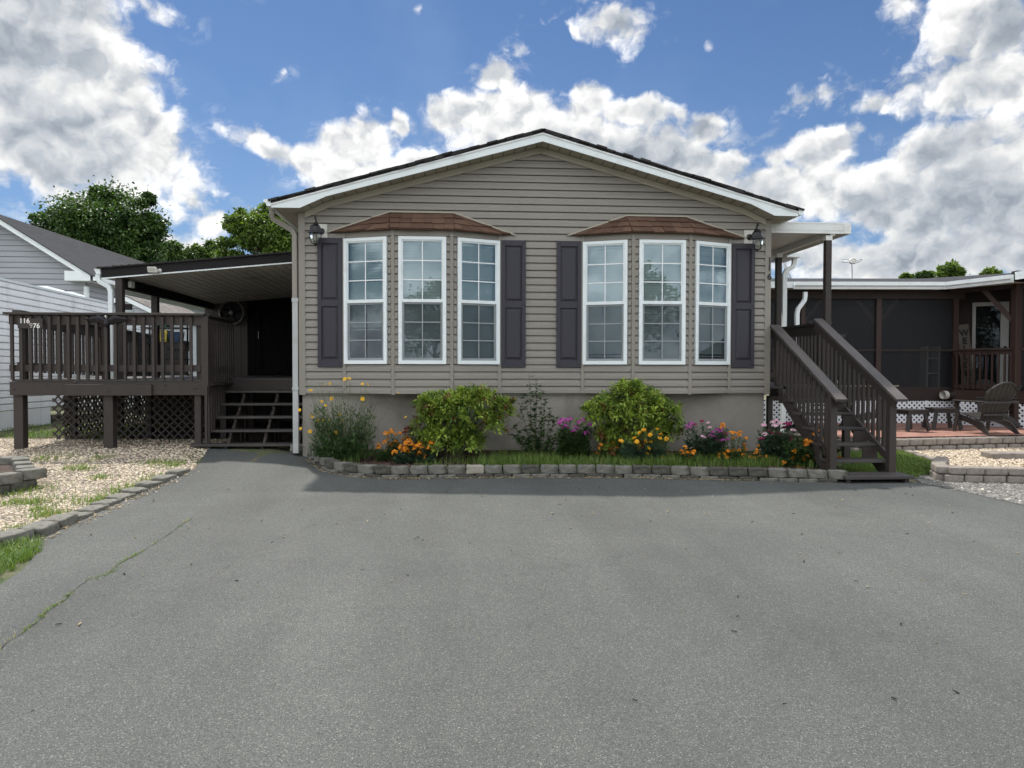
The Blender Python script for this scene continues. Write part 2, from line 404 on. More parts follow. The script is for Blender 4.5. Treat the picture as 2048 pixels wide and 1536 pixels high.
MT['stem'] = pm('plant_stem', (.10, .13, .045), .7, .25, 8)
MT['redwood'] = pm('red_brown_stained_wood', (.036, .019, .015), .6, .25, 3, .3, 30, stretch=(1, 1, .3))
MT['porchint'] = pm('brown_porch_boards', (.026, .017, .015), .75, .3, 3, .2, 20)
MT['porchscreen'] = screen_mat('black_porch_screen', (.0055, .0075, .011), .40)
MT['lattice'] = pm('white_plastic_lattice', (.75, .77, .80), .5, .05, 3, dirt=((.45, .45, .42), .5, 2))
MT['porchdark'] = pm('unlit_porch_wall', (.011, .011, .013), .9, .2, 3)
MT['resin'] = pm('dark_brown_resin', (.034, .031, .029), .5, .15, 4, .1, 40)
MT['galv'] = pm('galvanised_metal', (.38, .39, .40), .4, .15, 8, metallic=.6)
def asphalt_mat():
    m, t, b, o = new_mat('worn_asphalt')
    c = t.new('ShaderNodeTexCoord').outputs['Object']
    x, y, z = t.sep(c)
    v1 = t.vor(c, 200, out='Color', dims='2D'); r = t.sep(v1)[0]
    d1 = t.vor(c, 200, dims='2D')
    v2 = t.vor(c, 62, out='Color', dims='2D'); r2 = t.sep(v2)[1]; d2 = t.vor(c, 62, dims='2D')
    big = t.noise(c, .42, 6, .62, .6); mid = t.noise(c, 2.6, 6, .68)
    lane = t.noise(t.comb(t.math('MULTIPLY', x, 1.1), t.math('MULTIPLY', y, .13), 0.0), 1.0, 4, .55)
    base = t.mix(t.mr(big, .36, .64), (.086, .090, .086), (.112, .116, .110))
    base = t.mix(t.mr(mid, .38, .68, 0, .55), base, (.086, .092, .087))
    base = t.vmath('SCALE', base, scale=t.mr(lane, .34, .66, .86, 1.11))
    st = t.new('ShaderNodeValToRGB'); t.l.new(r, st.inputs[0]); e = st.color_ramp.elements
    e[0].position = 0; e[0].color = (.6, .6, .6, 1); e[1].position = .6; e[1].color = (1, 1, 1, 1)
    for p, k in ((.85, 1.2), (.955, 1.5), (.990, 2.4)):
        q = st.color_ramp.elements.new(p); q.color = (k, k * .99, k * .96, 1)
    col = t.mix(1.0, base, st.outputs[0], 'MULTIPLY')
    # a few larger pale and dark stones in the mix
    peb = t.math('MULTIPLY', t.mr(r2, .972, .985), t.mr(d2, .28, .18))
    col = t.mix(t.math('MULTIPLY', peb, .65), col, (.30, .29, .27))
    dk = t.math('MULTIPLY', t.mr(r2, .05, .035), t.mr(d2, .34, .26)); col = t.mix(t.math('MULTIPLY', dk, .7), col, (.03, .03, .03))
    gap = t.mr(d1, .25, .62, 1.0, .68); col = t.vmath('SCALE', col, scale=gap)
    # tyre-polished and oil-dark patches, leaf stains
    stn = t.mr(t.noise(t.vmath('ADD', c, (7.3, 1.1, 0)), .8, 6, .72, .9), .58, .76, 0, .30, True)
    col = t.mix(stn, col, (.054, .053, .050))
    st3 = t.mr(t.noise(t.vmath('ADD', c, (1.3, 9.1, 0)), 4.2, 5, .72, .6), .68, .78, 0, .5, True)
    col = t.mix(st3, col, (.058, .051, .046))
    st4 = t.mr(t.noise(t.vmath('ADD', c, (11.3, 2.1, 0)), 1.7, 6, .75, .4), .62, .76, 0, .35, True)
    col = t.mix(st4, col, (.135, .133, .122))
    # hairline cracks in some places only
    w = t.vmath('ADD', c, t.vmath('MULTIPLY', t.vmath('SUBTRACT', t.noise(c, 1.7, 5, .65, out=1), (.5, .5, .5)), (.9, .9, 0)))
    ed = t.vor(w, .55, 'DISTANCE_TO_EDGE', dims='2D')
    crk = t.math('MULTIPLY', t.mr(ed, .004, .0015), t.mr(t.noise(t.vmath('ADD', c, (4.4, 0, 0)), .7, 3, .5), .5, .58))
    col = t.mix(t.math('MULTIPLY', crk, .6), col, (.035, .034, .032))
    t.l.new(col, b.inputs['Base Color']); b.inputs['Roughness'].default_value = .84; b.inputs['Specular IOR Level'].default_value = .3
    bp = t.new('ShaderNodeBump'); bp.inputs['Strength'].default_value = .55; bp.inputs['Distance'].default_value = .004
    h = t.math('ADD', t.math('SUBTRACT', .6, d1), t.math('MULTIPLY', t.noise(c, 40, 3, .6), .8))
    t.l.new(h, bp.inputs['Height']); t.l.new(bp.outputs[0], b.inputs['Normal'])
    return m
def shingle_mat(name, a, bcol, sc=(4.2, 7.0), dirx=True):
    m, t, b, o = new_mat(name)
    c = t.new('ShaderNodeTexCoord').outputs['Object']
    cell = t.new('ShaderNodeAttribute', attribute_name='tint').outputs['Fac']
    g = t.noise(c, 220, 2, .7); n = t.noise(c, 6, 4, .6)
    col = t.mix(t.math('ADD', t.math('MULTIPLY', cell, .75), t.math('MULTIPLY', n, .25)), a, bcol)
    col = t.vmath('SCALE', col, scale=t.mr(g, .25, .75, .55, 1.45))
    t.l.new(col, b.inputs['Base Color']); b.inputs['Roughness'].default_value = .95; b.inputs['Specular IOR Level'].default_value = .2
    bp = t.new('ShaderNodeBump'); bp.inputs['Strength'].default_value = .5; bp.inputs['Distance'].default_value = .003; t.l.new(g, bp.inputs['Height']); t.l.new(bp.outputs[0], b.inputs['Normal'])
    return m
def ground_mat():
    m, t, b, o = new_mat('patchy_lawn_soil')
    c = t.new('ShaderNodeTexCoord').outputs['Object']
    n = t.noise(c, .8, 6, .65); f = t.noise(c, 38, 4, .7)
    col = t.mix(t.mr(n, .42, .6), (.055, .085, .026), (.15, .125, .08))
    col = t.vmath('SCALE', col, scale=t.mr(f, .3, .7, .55, 1.4))
    t.l.new(col, b.inputs['Base Color']); b.inputs['Roughness'].default_value = .95
    bp = t.new('ShaderNodeBump'); bp.inputs['Strength'].default_value = .8; bp.inputs['Distance'].default_value = .03; t.l.new(f, bp.inputs['Height']); t.l.new(bp.outputs[0], b.inputs['Normal'])
    return m
def gravel_mat(name, light, mid, dark, scale=34):
    m, t, b, o = new_mat(name)
    c = t.new('ShaderNodeTexCoord').outputs['Object']
    col = t.vor(c, scale, out='Color'); d = t.vor(c, scale); r = t.sep(col)[0]
    k = t.mix(t.mr(r, 0, .6), dark, mid); k = t.mix(t.mr(r, .5, 1), k, light)
    k = t.vmath('SCALE', k, scale=t.mr(d, .2, .7, 1.0, .35))
    t.l.new(k, b.inputs['Base Color']); b.inputs['Roughness'].default_value = .9
    bp = t.new('ShaderNodeBump'); bp.inputs['Strength'].default_value = 1; bp.inputs['Distance'].default_value = .015; t.l.new(t.math('SUBTRACT', 1, d), bp.inputs['Height']); t.l.new(bp.outputs[0], b.inputs['Normal'])
    return m
def stone_mat(name, dark, light, alt):
    m, t, b, o = new_mat(name)
    c = t.new('ShaderNodeTexCoord').outputs['Object']
    a = t.new('ShaderNodeAttribute', attribute_name='tint').outputs['Fac']
    k = t.mix(a, dark, light); k = t.mix(t.mr(a, .86, .9), k, alt)
    k = t.vmath('SCALE', k, scale=t.mr(t.noise(c, 60, 4, .6), .3, .7, .8, 1.15))
    t.l.new(k, b.inputs['Base Color']); b.inputs['Roughness'].default_value = .85
    return m
MT['asphalt'] = asphalt_mat()
MT['soil'] = ground_mat()
MT['gravel'] = gravel_mat('tan_gravel_bed', (.55, .48, .38), (.36, .30, .22), (.12, .10, .075))
MT['ggravel'] = gravel_mat('grey_gravel_bed', (.34, .33, .30), (.20, .19, .175), (.07, .066, .06), 30)
MT['mulch'] = gravel_mat('brown_mulch', (.12, .066, .042), (.07, .04, .026), (.025, .016, .012), 45)
MT['pebble'] = stone_mat('cream_river_pebbles', (.40, .32, .225), (.72, .63, .50), (.22, .15, .115))
MT['gpebble'] = stone_mat('grey_crushed_stone', (.12, .116, .105), (.29, .28, .26), (.45, .41, .35))
MT['chip'] = stone_mat('bark_chips', (.045, .027, .018), (.16, .09, .058), (.26, .19, .13))
MT['straw'] = stone_mat('dry_straw', (.20, .155, .085), (.42, .35, .22), (.12, .09, .05))
MT['roofdark'] = shingle_mat('charcoal_shingles', (.022, .021, .021), (.055, .052, .050))
MT['roofred'] = shingle_mat('russet_brown_shingles', (.080, .047, .033), (.150, .090, .062))
MT['roofnbr'] = shingle_mat('slate_grey_shingles', (.026, .027, .030), (.055, .056, .061))
MT['rooflight'] = shingle_mat('pale_grey_shingles', (.14, .125, .115), (.25, .23, .215))
MT['grass'] = leaf_mat('grass_blades', (.055, .115, .020), (.20, .29, .065), (.36, .30, .14), .35)
MT['nandina'] = leaf_mat('nandina_leaves', (.040, .095, .016), (.40, .52, .080), (.17, .055, .03), .24)
MT['foliage'] = leaf_mat('dull_green_foliage', (.028, .065, .022), (.085, .145, .045), None, .3)
MT['bluefol'] = leaf_mat('blue_green_foliage', (.035, .075, .048), (.10, .165, .10), None, .3)
MT['treedark'] = leaf_mat('dark_tree_leaves', (.014, .042, .013), (.105, .185, .045), (.10, .085, .045), .30)
MT['treelight'] = leaf_mat('mid_green_tree_leaves', (.050, .095, .020), (.19, .28, .055), None, .38)
MT['treefar'] = leaf_mat('far_tree_leaves', (.040, .078, .024), (.13, .20, .055), None, .32)
MT['p_yellow'] = leaf_mat('yellow_petals', (.75, .42, .02), (.85, .55, .03), None, .25)
MT['p_poppy'] = leaf_mat('golden_petals', (.85, .40, .02), (.9, .60, .06), None, .25)
MT['p_orange'] = leaf_mat('orange_petals', (.62, .17, .008), (.85, .36, .02), None, .2)
MT['p_purple'] = leaf_mat('magenta_petals', (.28, .03, .22), (.62, .12, .50), None, .2)
MT['p_pink'] = leaf_mat('white_and_pink_petals', (.75, .30, .50), (.85, .74, .78), None, .2)
MT['p_crimson'] = leaf_mat('crimson_petals', (.20, .012, .06), (.45, .03, .16), None, .2)
MT['p_maroon'] = leaf_mat('dark_maroon_petals', (.035, .004, .008), (.11, .010, .018), None, .1)

# ------------------------------------------------------------------ ground
def ss(a, b, x):
    t = min(1, max(0, (x - a) / (b - a))); return t * t * (3 - 2 * t)
def G(x, y):
    z = .009 * min(max(y, -60), 26)
    return z + .2 * ss(8.6, 12.2, y) * ss(-1.5, -3.2, x)
def PG(u, v, dz=0.0):    # where a photo pixel meets the ground
    z = .1
    for _ in range(25):
        p = PZ(u, v, z + dz); z += .6 * (G(p.x, p.y) - z)
    return p
def sheet(name, poly, dz, res, mat, kind='structure', zf=None, parent=None):
    zf = zf or G
    P = [Vector((p[0], p[1])) for p in poly]; n = len(P)
    xs = [p.x for p in P]; ys = [p.y for p in P]; pts = list(P)
    def inside(x, y):
        c = False; j = n - 1
        for i in range(n):
            if (P[i].y > y) != (P[j].y > y) and x < (P[j].x - P[i].x) * (y - P[i].y) / (P[j].y - P[i].y) + P[i].x: c = not c
            j = i
        return c
    x = min(xs) + res * .5
    while x < max(xs):
        y = min(ys) + res * .5
        while y < max(ys):
            if inside(x, y): pts.append(Vector((x, y)))
            y += res
        x += res
    r = delaunay_2d_cdt(pts, [(i, (i + 1) % n) for i in range(n)], [], 1, 1e-4)
    mb = MB(); mb.add([(p.x, p.y, zf(p.x, p.y) + dz) for p in r[0]], [tuple(f) for f in r[2]])
    o = mb.build(name, mat, parent)
    bm = bmesh.new(); bm.from_mesh(o.data); bmesh.ops.recalc_face_normals(bm, faces=bm.faces)
    if sum(f.normal.z for f in bm.faces) < 0: bmesh.ops.reverse_faces(bm, faces=bm.faces)
    bm.to_mesh(o.data); bm.free()
    if kind: o['kind'] = kind
    return o, inside
def axis(a, b, st, far):
    c = list(np.arange(a, b + 1e-6, st)); lo = []; hi = []; d = st; x = a
    while x > -far: d *= 1.5; x -= d; lo.append(x)
    d = st; x = b
    while x < far: d *= 1.5; x += d; hi.append(x)
    return lo[::-1] + c + hi
gx, gy = axis(-16, 18, .5, 600), axis(-8, 26, .5, 600)
mb = MB(); mb.add([(x, y, G(x, y)) for y in gy for x in gx], [(j * len(gx) + i, j * len(gx) + i + 1, (j + 1) * len(gx) + i + 1, (j + 1) * len(gx) + i) for j in range(len(gy) - 1) for i in range(len(gx) - 1)])
ground = mb.build('ground', MT['soil'], smooth=True); ground['kind'] = 'structure'

# the survey of the drive's edges
CURB = [PG(*q) for q in ((6, 1096), (92, 1072), (152, 1046), (196, 1026), (238, 1006), (276, 989), (318, 971), (352, 956), (386, 941))]
LEFT_EDGE = [PG(*q) for q in ((0, 1172), (44, 1142), (84, 1100))]
BED = [PG(*q) for q in ((604, 897), (612, 912), (628, 928), (655, 944), (705, 954), (780, 958), (900, 957), (1050, 956), (1180, 956), (1300, 957), (1400, 960), (1520, 963), (1600, 965), (1682, 967))]
REDGE = [PG(*q) for q in ((1842, 967), (1880, 974), (1930, 984), (1985, 997), (2060, 1014), (2150, 1042))]
drive = [(-30, -14), (30, -14), (30, 3.0), (9.5, 6.4)] + [(p.x, p.y) for p in reversed(REDGE)] + [(5.05, 9.75)] + [(p.x, p.y + .05) for p in reversed(BED)] + \
        [(-2.5, 12.05), (-4.0, 12.05)] + [(PG(405, 921).x, PG(405, 921).y)] + [(p.x, p.y) for p in reversed(CURB)] + [(p.x, p.y) for p in reversed(LEFT_EDGE)] + [(PG(-300, 1200).x, PG(-300, 1200).y), (-30, 5.9)]
asphalt, _ = sheet('driveway', drive, .008, .6, MT['asphalt'])
asphalt['label'] = 'worn grey asphalt driveway'

yard = [(p.x, p.y) for p in CURB] + [(-4.02, 12.3), (-4.0, 13.4), (-7.6, 13.6), (-15, 14.5), (-16, 6.4), (CURB[0].x - 1.2, 6.3)]
gravel_l, in_yard = sheet('gravel_yard', yard, .006, .5, MT['gravel'])
under, _ = sheet('bare_soil', [(-4.02, 12.3), (-2.4, 12.1), (-2.4, 22), (-7.6, 22), (-7.6, 13.6), (-4.0, 13.4)], .004, .6, MT['mulch'])

def pebbles(name, inside, bbox, n, r0, r1, mat, seed, zf=None, dens=None, flat=.6):
    rng = np.random.default_rng(seed)
    bm = bmesh.new(); bmesh.ops.create_icosphere(bm, subdivisions=1, radius=1.0)
    bv = np.array([v.co[:] for v in bm.verts]); bf = np.array([[v.index for v in f.verts] for f in bm.faces]); bm.free()
    P = []
    while len(P) < n:
        x = rng.uniform(bbox[0], bbox[1]); y = rng.uniform(bbox[2], bbox[3])
        if not inside(x, y): continue
        if dens is not None and rng.random() > dens(x, y): continue
        P.append((x, y, (zf or G)(x, y)))
    P = np.array(P); r = rng.uniform(r0, r1, n) * rng.choice([.6, 1, 1, 1.3], n)
    sc = np.stack([r * rng.uniform(.8, 1.35, n), r * rng.uniform(.7, 1.1, n), r * flat * rng.uniform(.7, 1.2, n)], 1)
    a = rng.uniform(0, 6.28, n); ca, sa = np.cos(a), np.sin(a)
    j = 1 + rng.normal(0, .16, (n, len(bv), 1)); L = bv[None] * j * sc[:, None]
    til = rng.normal(0, .35, (n, 1)); L[:, :, 2] += L[:, :, 0] * til
    X = L[:, :, 0] * ca[:, None] - L[:, :, 1] * sa[:, None]; Y = L[:, :, 0] * sa[:, None] + L[:, :, 1] * ca[:, None]
    V = np.stack([X + P[:, None, 0], Y + P[:, None, 1], L[:, :, 2] + (P[:, 2] + sc[:, 2] * rng.uniform(.0, .7, n))[:, None]], 2).reshape(-1, 3)
    Fq = (np.arange(n)[:, None, None] * len(bv) + bf[None]).reshape(-1, 3)
    o = np_mesh(name, V, Fq, mat, tint=np.repeat(rng.random(n), len(bv)))
    o['kind'] = 'stuff'; return o
yb = (-11.5, -3.6, 6.3, 13.6)
tag(pebbles('gravel', in_yard, yb, 42000, .010, .0195, MT['pebble'], 1, dens=lambda x, y: 1.0 if y < 11.6 else .75), 'cream and tan river gravel covering the left yard', 'gravel')

# ------------------------------------------------------------------ the house
HX0, HX1, HY, HB = -2.46, 4.955, 11.6, 1.195   # left and right corner, front wall, bottom of the siding
AX = (HX0 + HX1) / 2
RS = .281                                       # roof slope
RA = 5.218                                      # apex of the roof top at the front edge
def roof_z(x): return RA - RS * abs(x - AX)
LAP = .1138
def siding(mb, f, h0, h1, spans, lap=LAP, out=.016, h_phase=None):
    """lapped boards on plane f; spans(h) -> list of (a0, a1)"""
    prof = ((0, out * 1.15), (lap * .03, out * 1.3), (lap * .08, out * 1.3), (lap * .50, out * 1.05), (lap * .62, out * .55), (lap * .70, out * .42), (lap - .014, .003), (lap - .0125, -.016), (lap - .0005, -.016))
    h = h0; rw = random.Random(int(f.o.x * 1000) + int(h0 * 777)); row = 0
    while h < h1 - 1e-4:
        rows = [(h + q, d) for q, d in prof if h + q < h1]
        if rows[-1][0] < h1 and h + lap > h1: rows.append((h1 - 1e-4, out * .2))
        base = spans(h + .001); row += 1
        for k in range(len(base)):
            a0, a1 = base[k]; L_ = a1 - a0; cuts = [0.0, 1.0]
            if L_ > 2.6: cuts = [0.0, .5 + rw.uniform(-.28, .28), 1.0]      # an overlap joint somewhere along the board
            for c_, (t0, t1) in enumerate(zip(cuts, cuts[1:])):
                n_ = max(1, int(L_ * (t1 - t0) / .7)); lift = .0022 * c_
                cols = []
                for i in range(n_ + 1):
                    t_ = t0 + (t1 - t0) * i / n_ + (.0035 / L_ if c_ == 0 and i == n_ and len(cuts) > 2 else 0); col = []
                    wav = .0022 * noise.noise(Vector((a0 + t_ * L_ + f.o.x * 3, h * 9, 1.7)))
                    for (hh, d) in [(h, -.016)] + rows:
                        sp = spans(min(hh, h1 - 1e-3))
                        if k >= len(sp) or sp[k][1] <= sp[k][0]: break
                        s0, s1 = sp[k]; col.append(f.p(s0 + (s1 - s0) * t_, hh + wav * .8, d + (wav + lift if d > .002 else 0)))
                    cols.append(col)
                m_ = min(len(q) for q in cols); vs = [p for q in cols for p in q[:m_]]
                mb.add(vs, [(i * m_ + j, (i + 1) * m_ + j, (i + 1) * m_ + j + 1, i * m_ + j + 1) for i in range(n_) for j in range(m_ - 1)])
        h += lap
    return mb

house = thing('manufactured_house', 'beige single storey house with lapped siding, dark shutters and two bay windows', 'house', (AX, HY + 6, G(AX, HY)))
ff = Fr((HX0, HY), (HX1, HY)); W = HX1 - HX0
PROF = [(HX0 - .34, 3.966), (HX0 + .075, 3.972), (HX0 + .46, 4.149), (AX, 5.037), (HX1 - .46, 4.149), (HX1 - .075, 3.972), (HX1 + .30, 3.976)]
def prof_z(x):
    for (x0, z0), (x1, z1) in zip(PROF, PROF[1:]):
        if x0 <= x <= x1: return z0 + (z1 - z0) * (x - x0) / (x1 - x0)
    return 3.97
def gable_span(h):
    if h < HB + 22 * LAP - .002: return [(.085, -1.785 - HX0), (.612 - HX0, 1.925 - HX0), (4.295 - HX0, W - .085)]   # the bays open through the wall
    if h <= 3.95: return [(.085, W - .085)]
    hw = (5.05 - h) / ((5.05 - 3.95) / (W / 2 - .06)); hw = max(hw, 0)
    return [(W / 2 - hw, W / 2 + hw)]
mb = MB(); siding(mb, ff, HB, 5.0, gable_span)
# backing, side and rear walls
zc = HB + 22 * LAP
for xa, xb in ((HX0, -1.785), (.612, 1.925), (4.295, HX1)): mb.poly([(xa, HY + .03, HB), (xb, HY + .03, HB), (xb, HY + .03, zc), (xa, HY + .03, zc)])
mb.poly([(HX0, HY + .03, zc), (HX1, HY + .03, zc), (HX1, HY + .03, 4.0), (AX, HY + .03, 5.05), (HX0, HY + .03, 4.0)])
mb.build('wall', MT['siding'], house)
for x, nm in ((HX0, -1), (HX1, 1)):
    f2 = Fr((HX0 + .004, HY + 12), (HX0 + .004, HY + .04)) if nm < 0 else Fr((HX1 - .004, HY + .04), (HX1 - .004, HY + 12))
    mb = MB(); siding(mb, f2, HB, 3.96, lambda h: [(0, 12)]); mb.poly([f2.p(0, HB), f2.p(12, HB), f2.p(12, 3.97), f2.p(0, 3.97)])
    mb.build('side_wall', MT['siding'], house)
mb = MB(); mb.box(HX0, HX1, HY + 12, HY + 12.05, .2, 4.0); mb.prism([(HX0, HY + 12, 4.0), (HX1, HY + 12, 4.0), (AX, HY + 12, 5.05)], (0, .05, 0)); mb.build('rear_wall', MT['siding'], house)
mb = MB(); mb.box(HX0 + .02, HX1 - .05, HY + .06, HY + 12, -.2, HB - .005); mb.box(HX0 + .01, HX1 - .02, HY + .03, HY + .058, HB - .03, HB)
mb.build('skirting', MT['skirt'], house)
mb = MB(); mb.box(HX0 - .012, HX0 + .085, HY - .024, HY + .09, HB - .02, 3.968); mb.build('corner_trim', MT['trimb'], house)
mb = MB(); mb.box(HX1 - .085, HX1 + .012, HY - .024, HY + .09, HB - .02, 3.968); mb.build('corner_trim', MT['trimb'], house)
# frieze board following the rake
mb = MB(); fr = [(HX0 + .088, 3.978)] + PROF[2:5] + [(HX1 - .088, 3.978)]
for (x0, z0), (x1, z1) in zip(fr, fr[1:]):
    mb.prism([(x0, HY - .04, z0 - .095), (x1, HY - .04, z1 - .095), (x1, HY - .04, z1), (x0, HY - .04, z0)], (0, .03, 0))
mb.build('frieze_board', MT['frieze'], house)
# soffit with vent holes
FY = HY - .35
mb = MB()
xs = [PROF[0][0]]; 
for (x0, z0), (x1, z1) in zip(PROF, PROF[1:]):
    mb.prism([(x0, FY + .02, z0 + .006), (x1, FY + .02, z1 + .006), (x1, FY + .02, z1 + .02), (x0, FY + .02, z0 + .02)], (0, .36, 0))
for x0, x1 in ((HX0 - .34, HX0 + .02), (HX1 - .02, HX1 + .30)): mb.box(x0, x1, HY - .004, HY + 12, 3.974, 3.99)
nf = len(mb.f)
x = HX0 + .2
while x < HX1 - .2:
    z = prof_z(x)
    mb.box(x - .0025, x + .0025, FY + .02, HY - .05, z + .001, z + .0062)
    mb.lathe([(0, 0), (.009, 0), (.009, .005)], (x, HY - .12, z + .0005), 8)
    x += .172
so = mb.build('soffit', MT['frieze'], house); so.data.materials.append(MT['dark'])
for i_ in range(nf, len(so.data.polygons)): so.data.polygons[i_].material_index = 1
# white fascia: one board a side with the boxed return at the eaves
for sgn in (-1, 1):
    X = lambda d: AX + sgn * d     # d from the apex
    e = abs((PROF[0][0] if sgn < 0 else PROF[-1][0]) - AX)
    top = [(X(.0), RA - .055), (X(e), roof_z(X(e)) - .055)]
    bot = [(X(e), 3.966)] + [(X(d), z) for d, z in ((W / 2 - .075, 3.968), (W / 2 - .46, 4.145), (0, 5.034))]
    mb = MB(); mb.prism([(x, FY, z) for x, z in top + bot], (0, .02, 0))
    mb.build('fascia', MT['white'], house)
    mb = MB(); a = FY - .012
    mb.prism([(X(0), a, RA - .056), (X(e + .01), a, roof_z(X(e)) - .058), (X(e + .01), a, roof_z(X(e)) - .082), (X(0), a, RA - .080)], (0, .011, 0))
    mb.build('drip_edge', MT['alum'], house)
    # side fascia and K gutter
    xe = X(e); mb = MB(); mb.box(min(xe, xe - sgn * .02), max(xe, xe - sgn * .02), FY + .021, HY + 12, 3.968, roof_z(xe) - .06); mb.build('eave_fascia', MT['white'], house)
    g = [(xe + sgn * .003, 4.085), (xe + sgn * .003, 3.985), (xe + sgn * .06, 3.985), (xe + sgn * .075, 4.03), (xe + sgn * .105, 4.05), (xe + sgn * .105, 4.085), (xe + sgn * .098, 4.085), (xe + sgn * .098, 4.055), (xe + sgn * .065, 4.036), (xe + sgn * .053, 3.991), (xe + sgn * .01, 3.991), (xe + sgn * .01, 4.085)]
    mb = MB(); mb.prism([(x, FY - .01, z) for x, z in g], (0, 12.3, 0)); mb.prism([(x, FY - .014, z) for x, z in (g[0], g[1], g[2], g[3], g[4], g[5])], (0, .003, 0)); mb.build('gutter', MT['white'], house)
# shingled roof, ragged at the front rake
rng = random.Random(5)
for sgn in (-1, 1):
    mb = MB(); tint = []; L = math.hypot(1, RS); run = (W / 2 + .37); d = run
    nrm = Vector((sgn * RS, 0, 1)).normalized()
    k = 0
    while d > 0:
        d2 = max(d - .135, -.0); x0 = AX + sgn * d; x1 = AX + sgn * (d2 - .02)
        y = FY - .018 - rng.choice([0, .0, .015, .03]); first = True
        while y < HY + 12.1:
            ln = rng.uniform(.25, .36); th = rng.choice([.012, .018, .024]) if first else rng.choice([.010, .016])
            p = [Vector((x0, y, roof_z(x0) - .035)), Vector((x1, y, roof_z(x1) - .035)), Vector((x1, min(y + ln, HY + 12.2), roof_z(x1) - .035)), Vector((x0, min(y + ln, HY + 12.2), roof_z(x0) - .035))]
            if sgn > 0: p = [p[1], p[0], p[3], p[2]]
            lo = nrm * (0.012 if not first or rng.random() > .3 else -.012)
            n0 = len(mb.v); mb.hexa([q + lo for q in p] + [q + nrm * (.022 + th) for q in p]); tint += [rng.random()] * 8
            y += ln; first = False
            if y > HY + 2: break
        if y < HY + 12:
            p = [Vector((x0, y, roof_z(x0) - .035)), Vector((x1, y, roof_z(x1) - .035)), Vector((x1, HY + 12.2, roof_z(x1) - .035)), Vector((x0, HY + 12.2, roof_z(x0) - .035))]
            if sgn > 0: p = [p[1], p[0], p[3], p[2]]
            mb.hexa(p + [q + nrm * .033 for q in p]); tint += [rng.random()] * 8
        d -= .135
    p = [(AX, FY - .005, RA - .055), (AX + sgn * run, FY - .005, roof_z(AX + sgn * run) - .055), (AX + sgn * run, HY + 12.2, roof_z(AX + sgn * run) - .055), (AX, HY + 12.2, RA - .055)]
    if sgn > 0: p = [p[1], p[0], p[3], p[2]]
    mb.hexa(p + [tuple(Vector(q) + Vector((0, 0, .03))) for q in p]); tint += [.3] * 8
    o = mb.build('roof', MT['roofdark'], house)
    a = o.data.attributes.new('tint', 'FLOAT', 'POINT'); a.data.foreach_set('value', tint)
MT['spout'] = pm('dull_white_downspout', (.42, .43, .42), .5, .06, 3, dirt=((.25, .24, .2), .5, 3))
# downspout at the left corner
mb = MB(); mb.tube([(HX0 - .40, HY - .06, 4.0), (HX0 - .40, HY - .06, 3.93), (HX0 - .385, HY - .04, 3.86), (HX0 - .11, HY + .0, 3.70), (HX0 - .068, HY - .0, 3.62), (HX0 - .068, HY, 3.5), (HX0 - .068, HY, 2.62)], 1, sq=(.075, .06)); mb.build('downspout', MT['trimb'], house)
zb = G(HX0, HY) + .06
mb = MB(); mb.tube([(HX0 - .068, HY, 2.625), (HX0 - .068, HY, zb)], 1, sq=(.08, .064)); mb.box(HX0 - .115, HX0 - .018, HY - .04, HY + .03, 2.60, 2.66); mb.box(HX0 - .115, HX0 - .018, HY - .04, HY + .03, 1.25, 1.29); mb.build('downspout', MT['spout'], house)

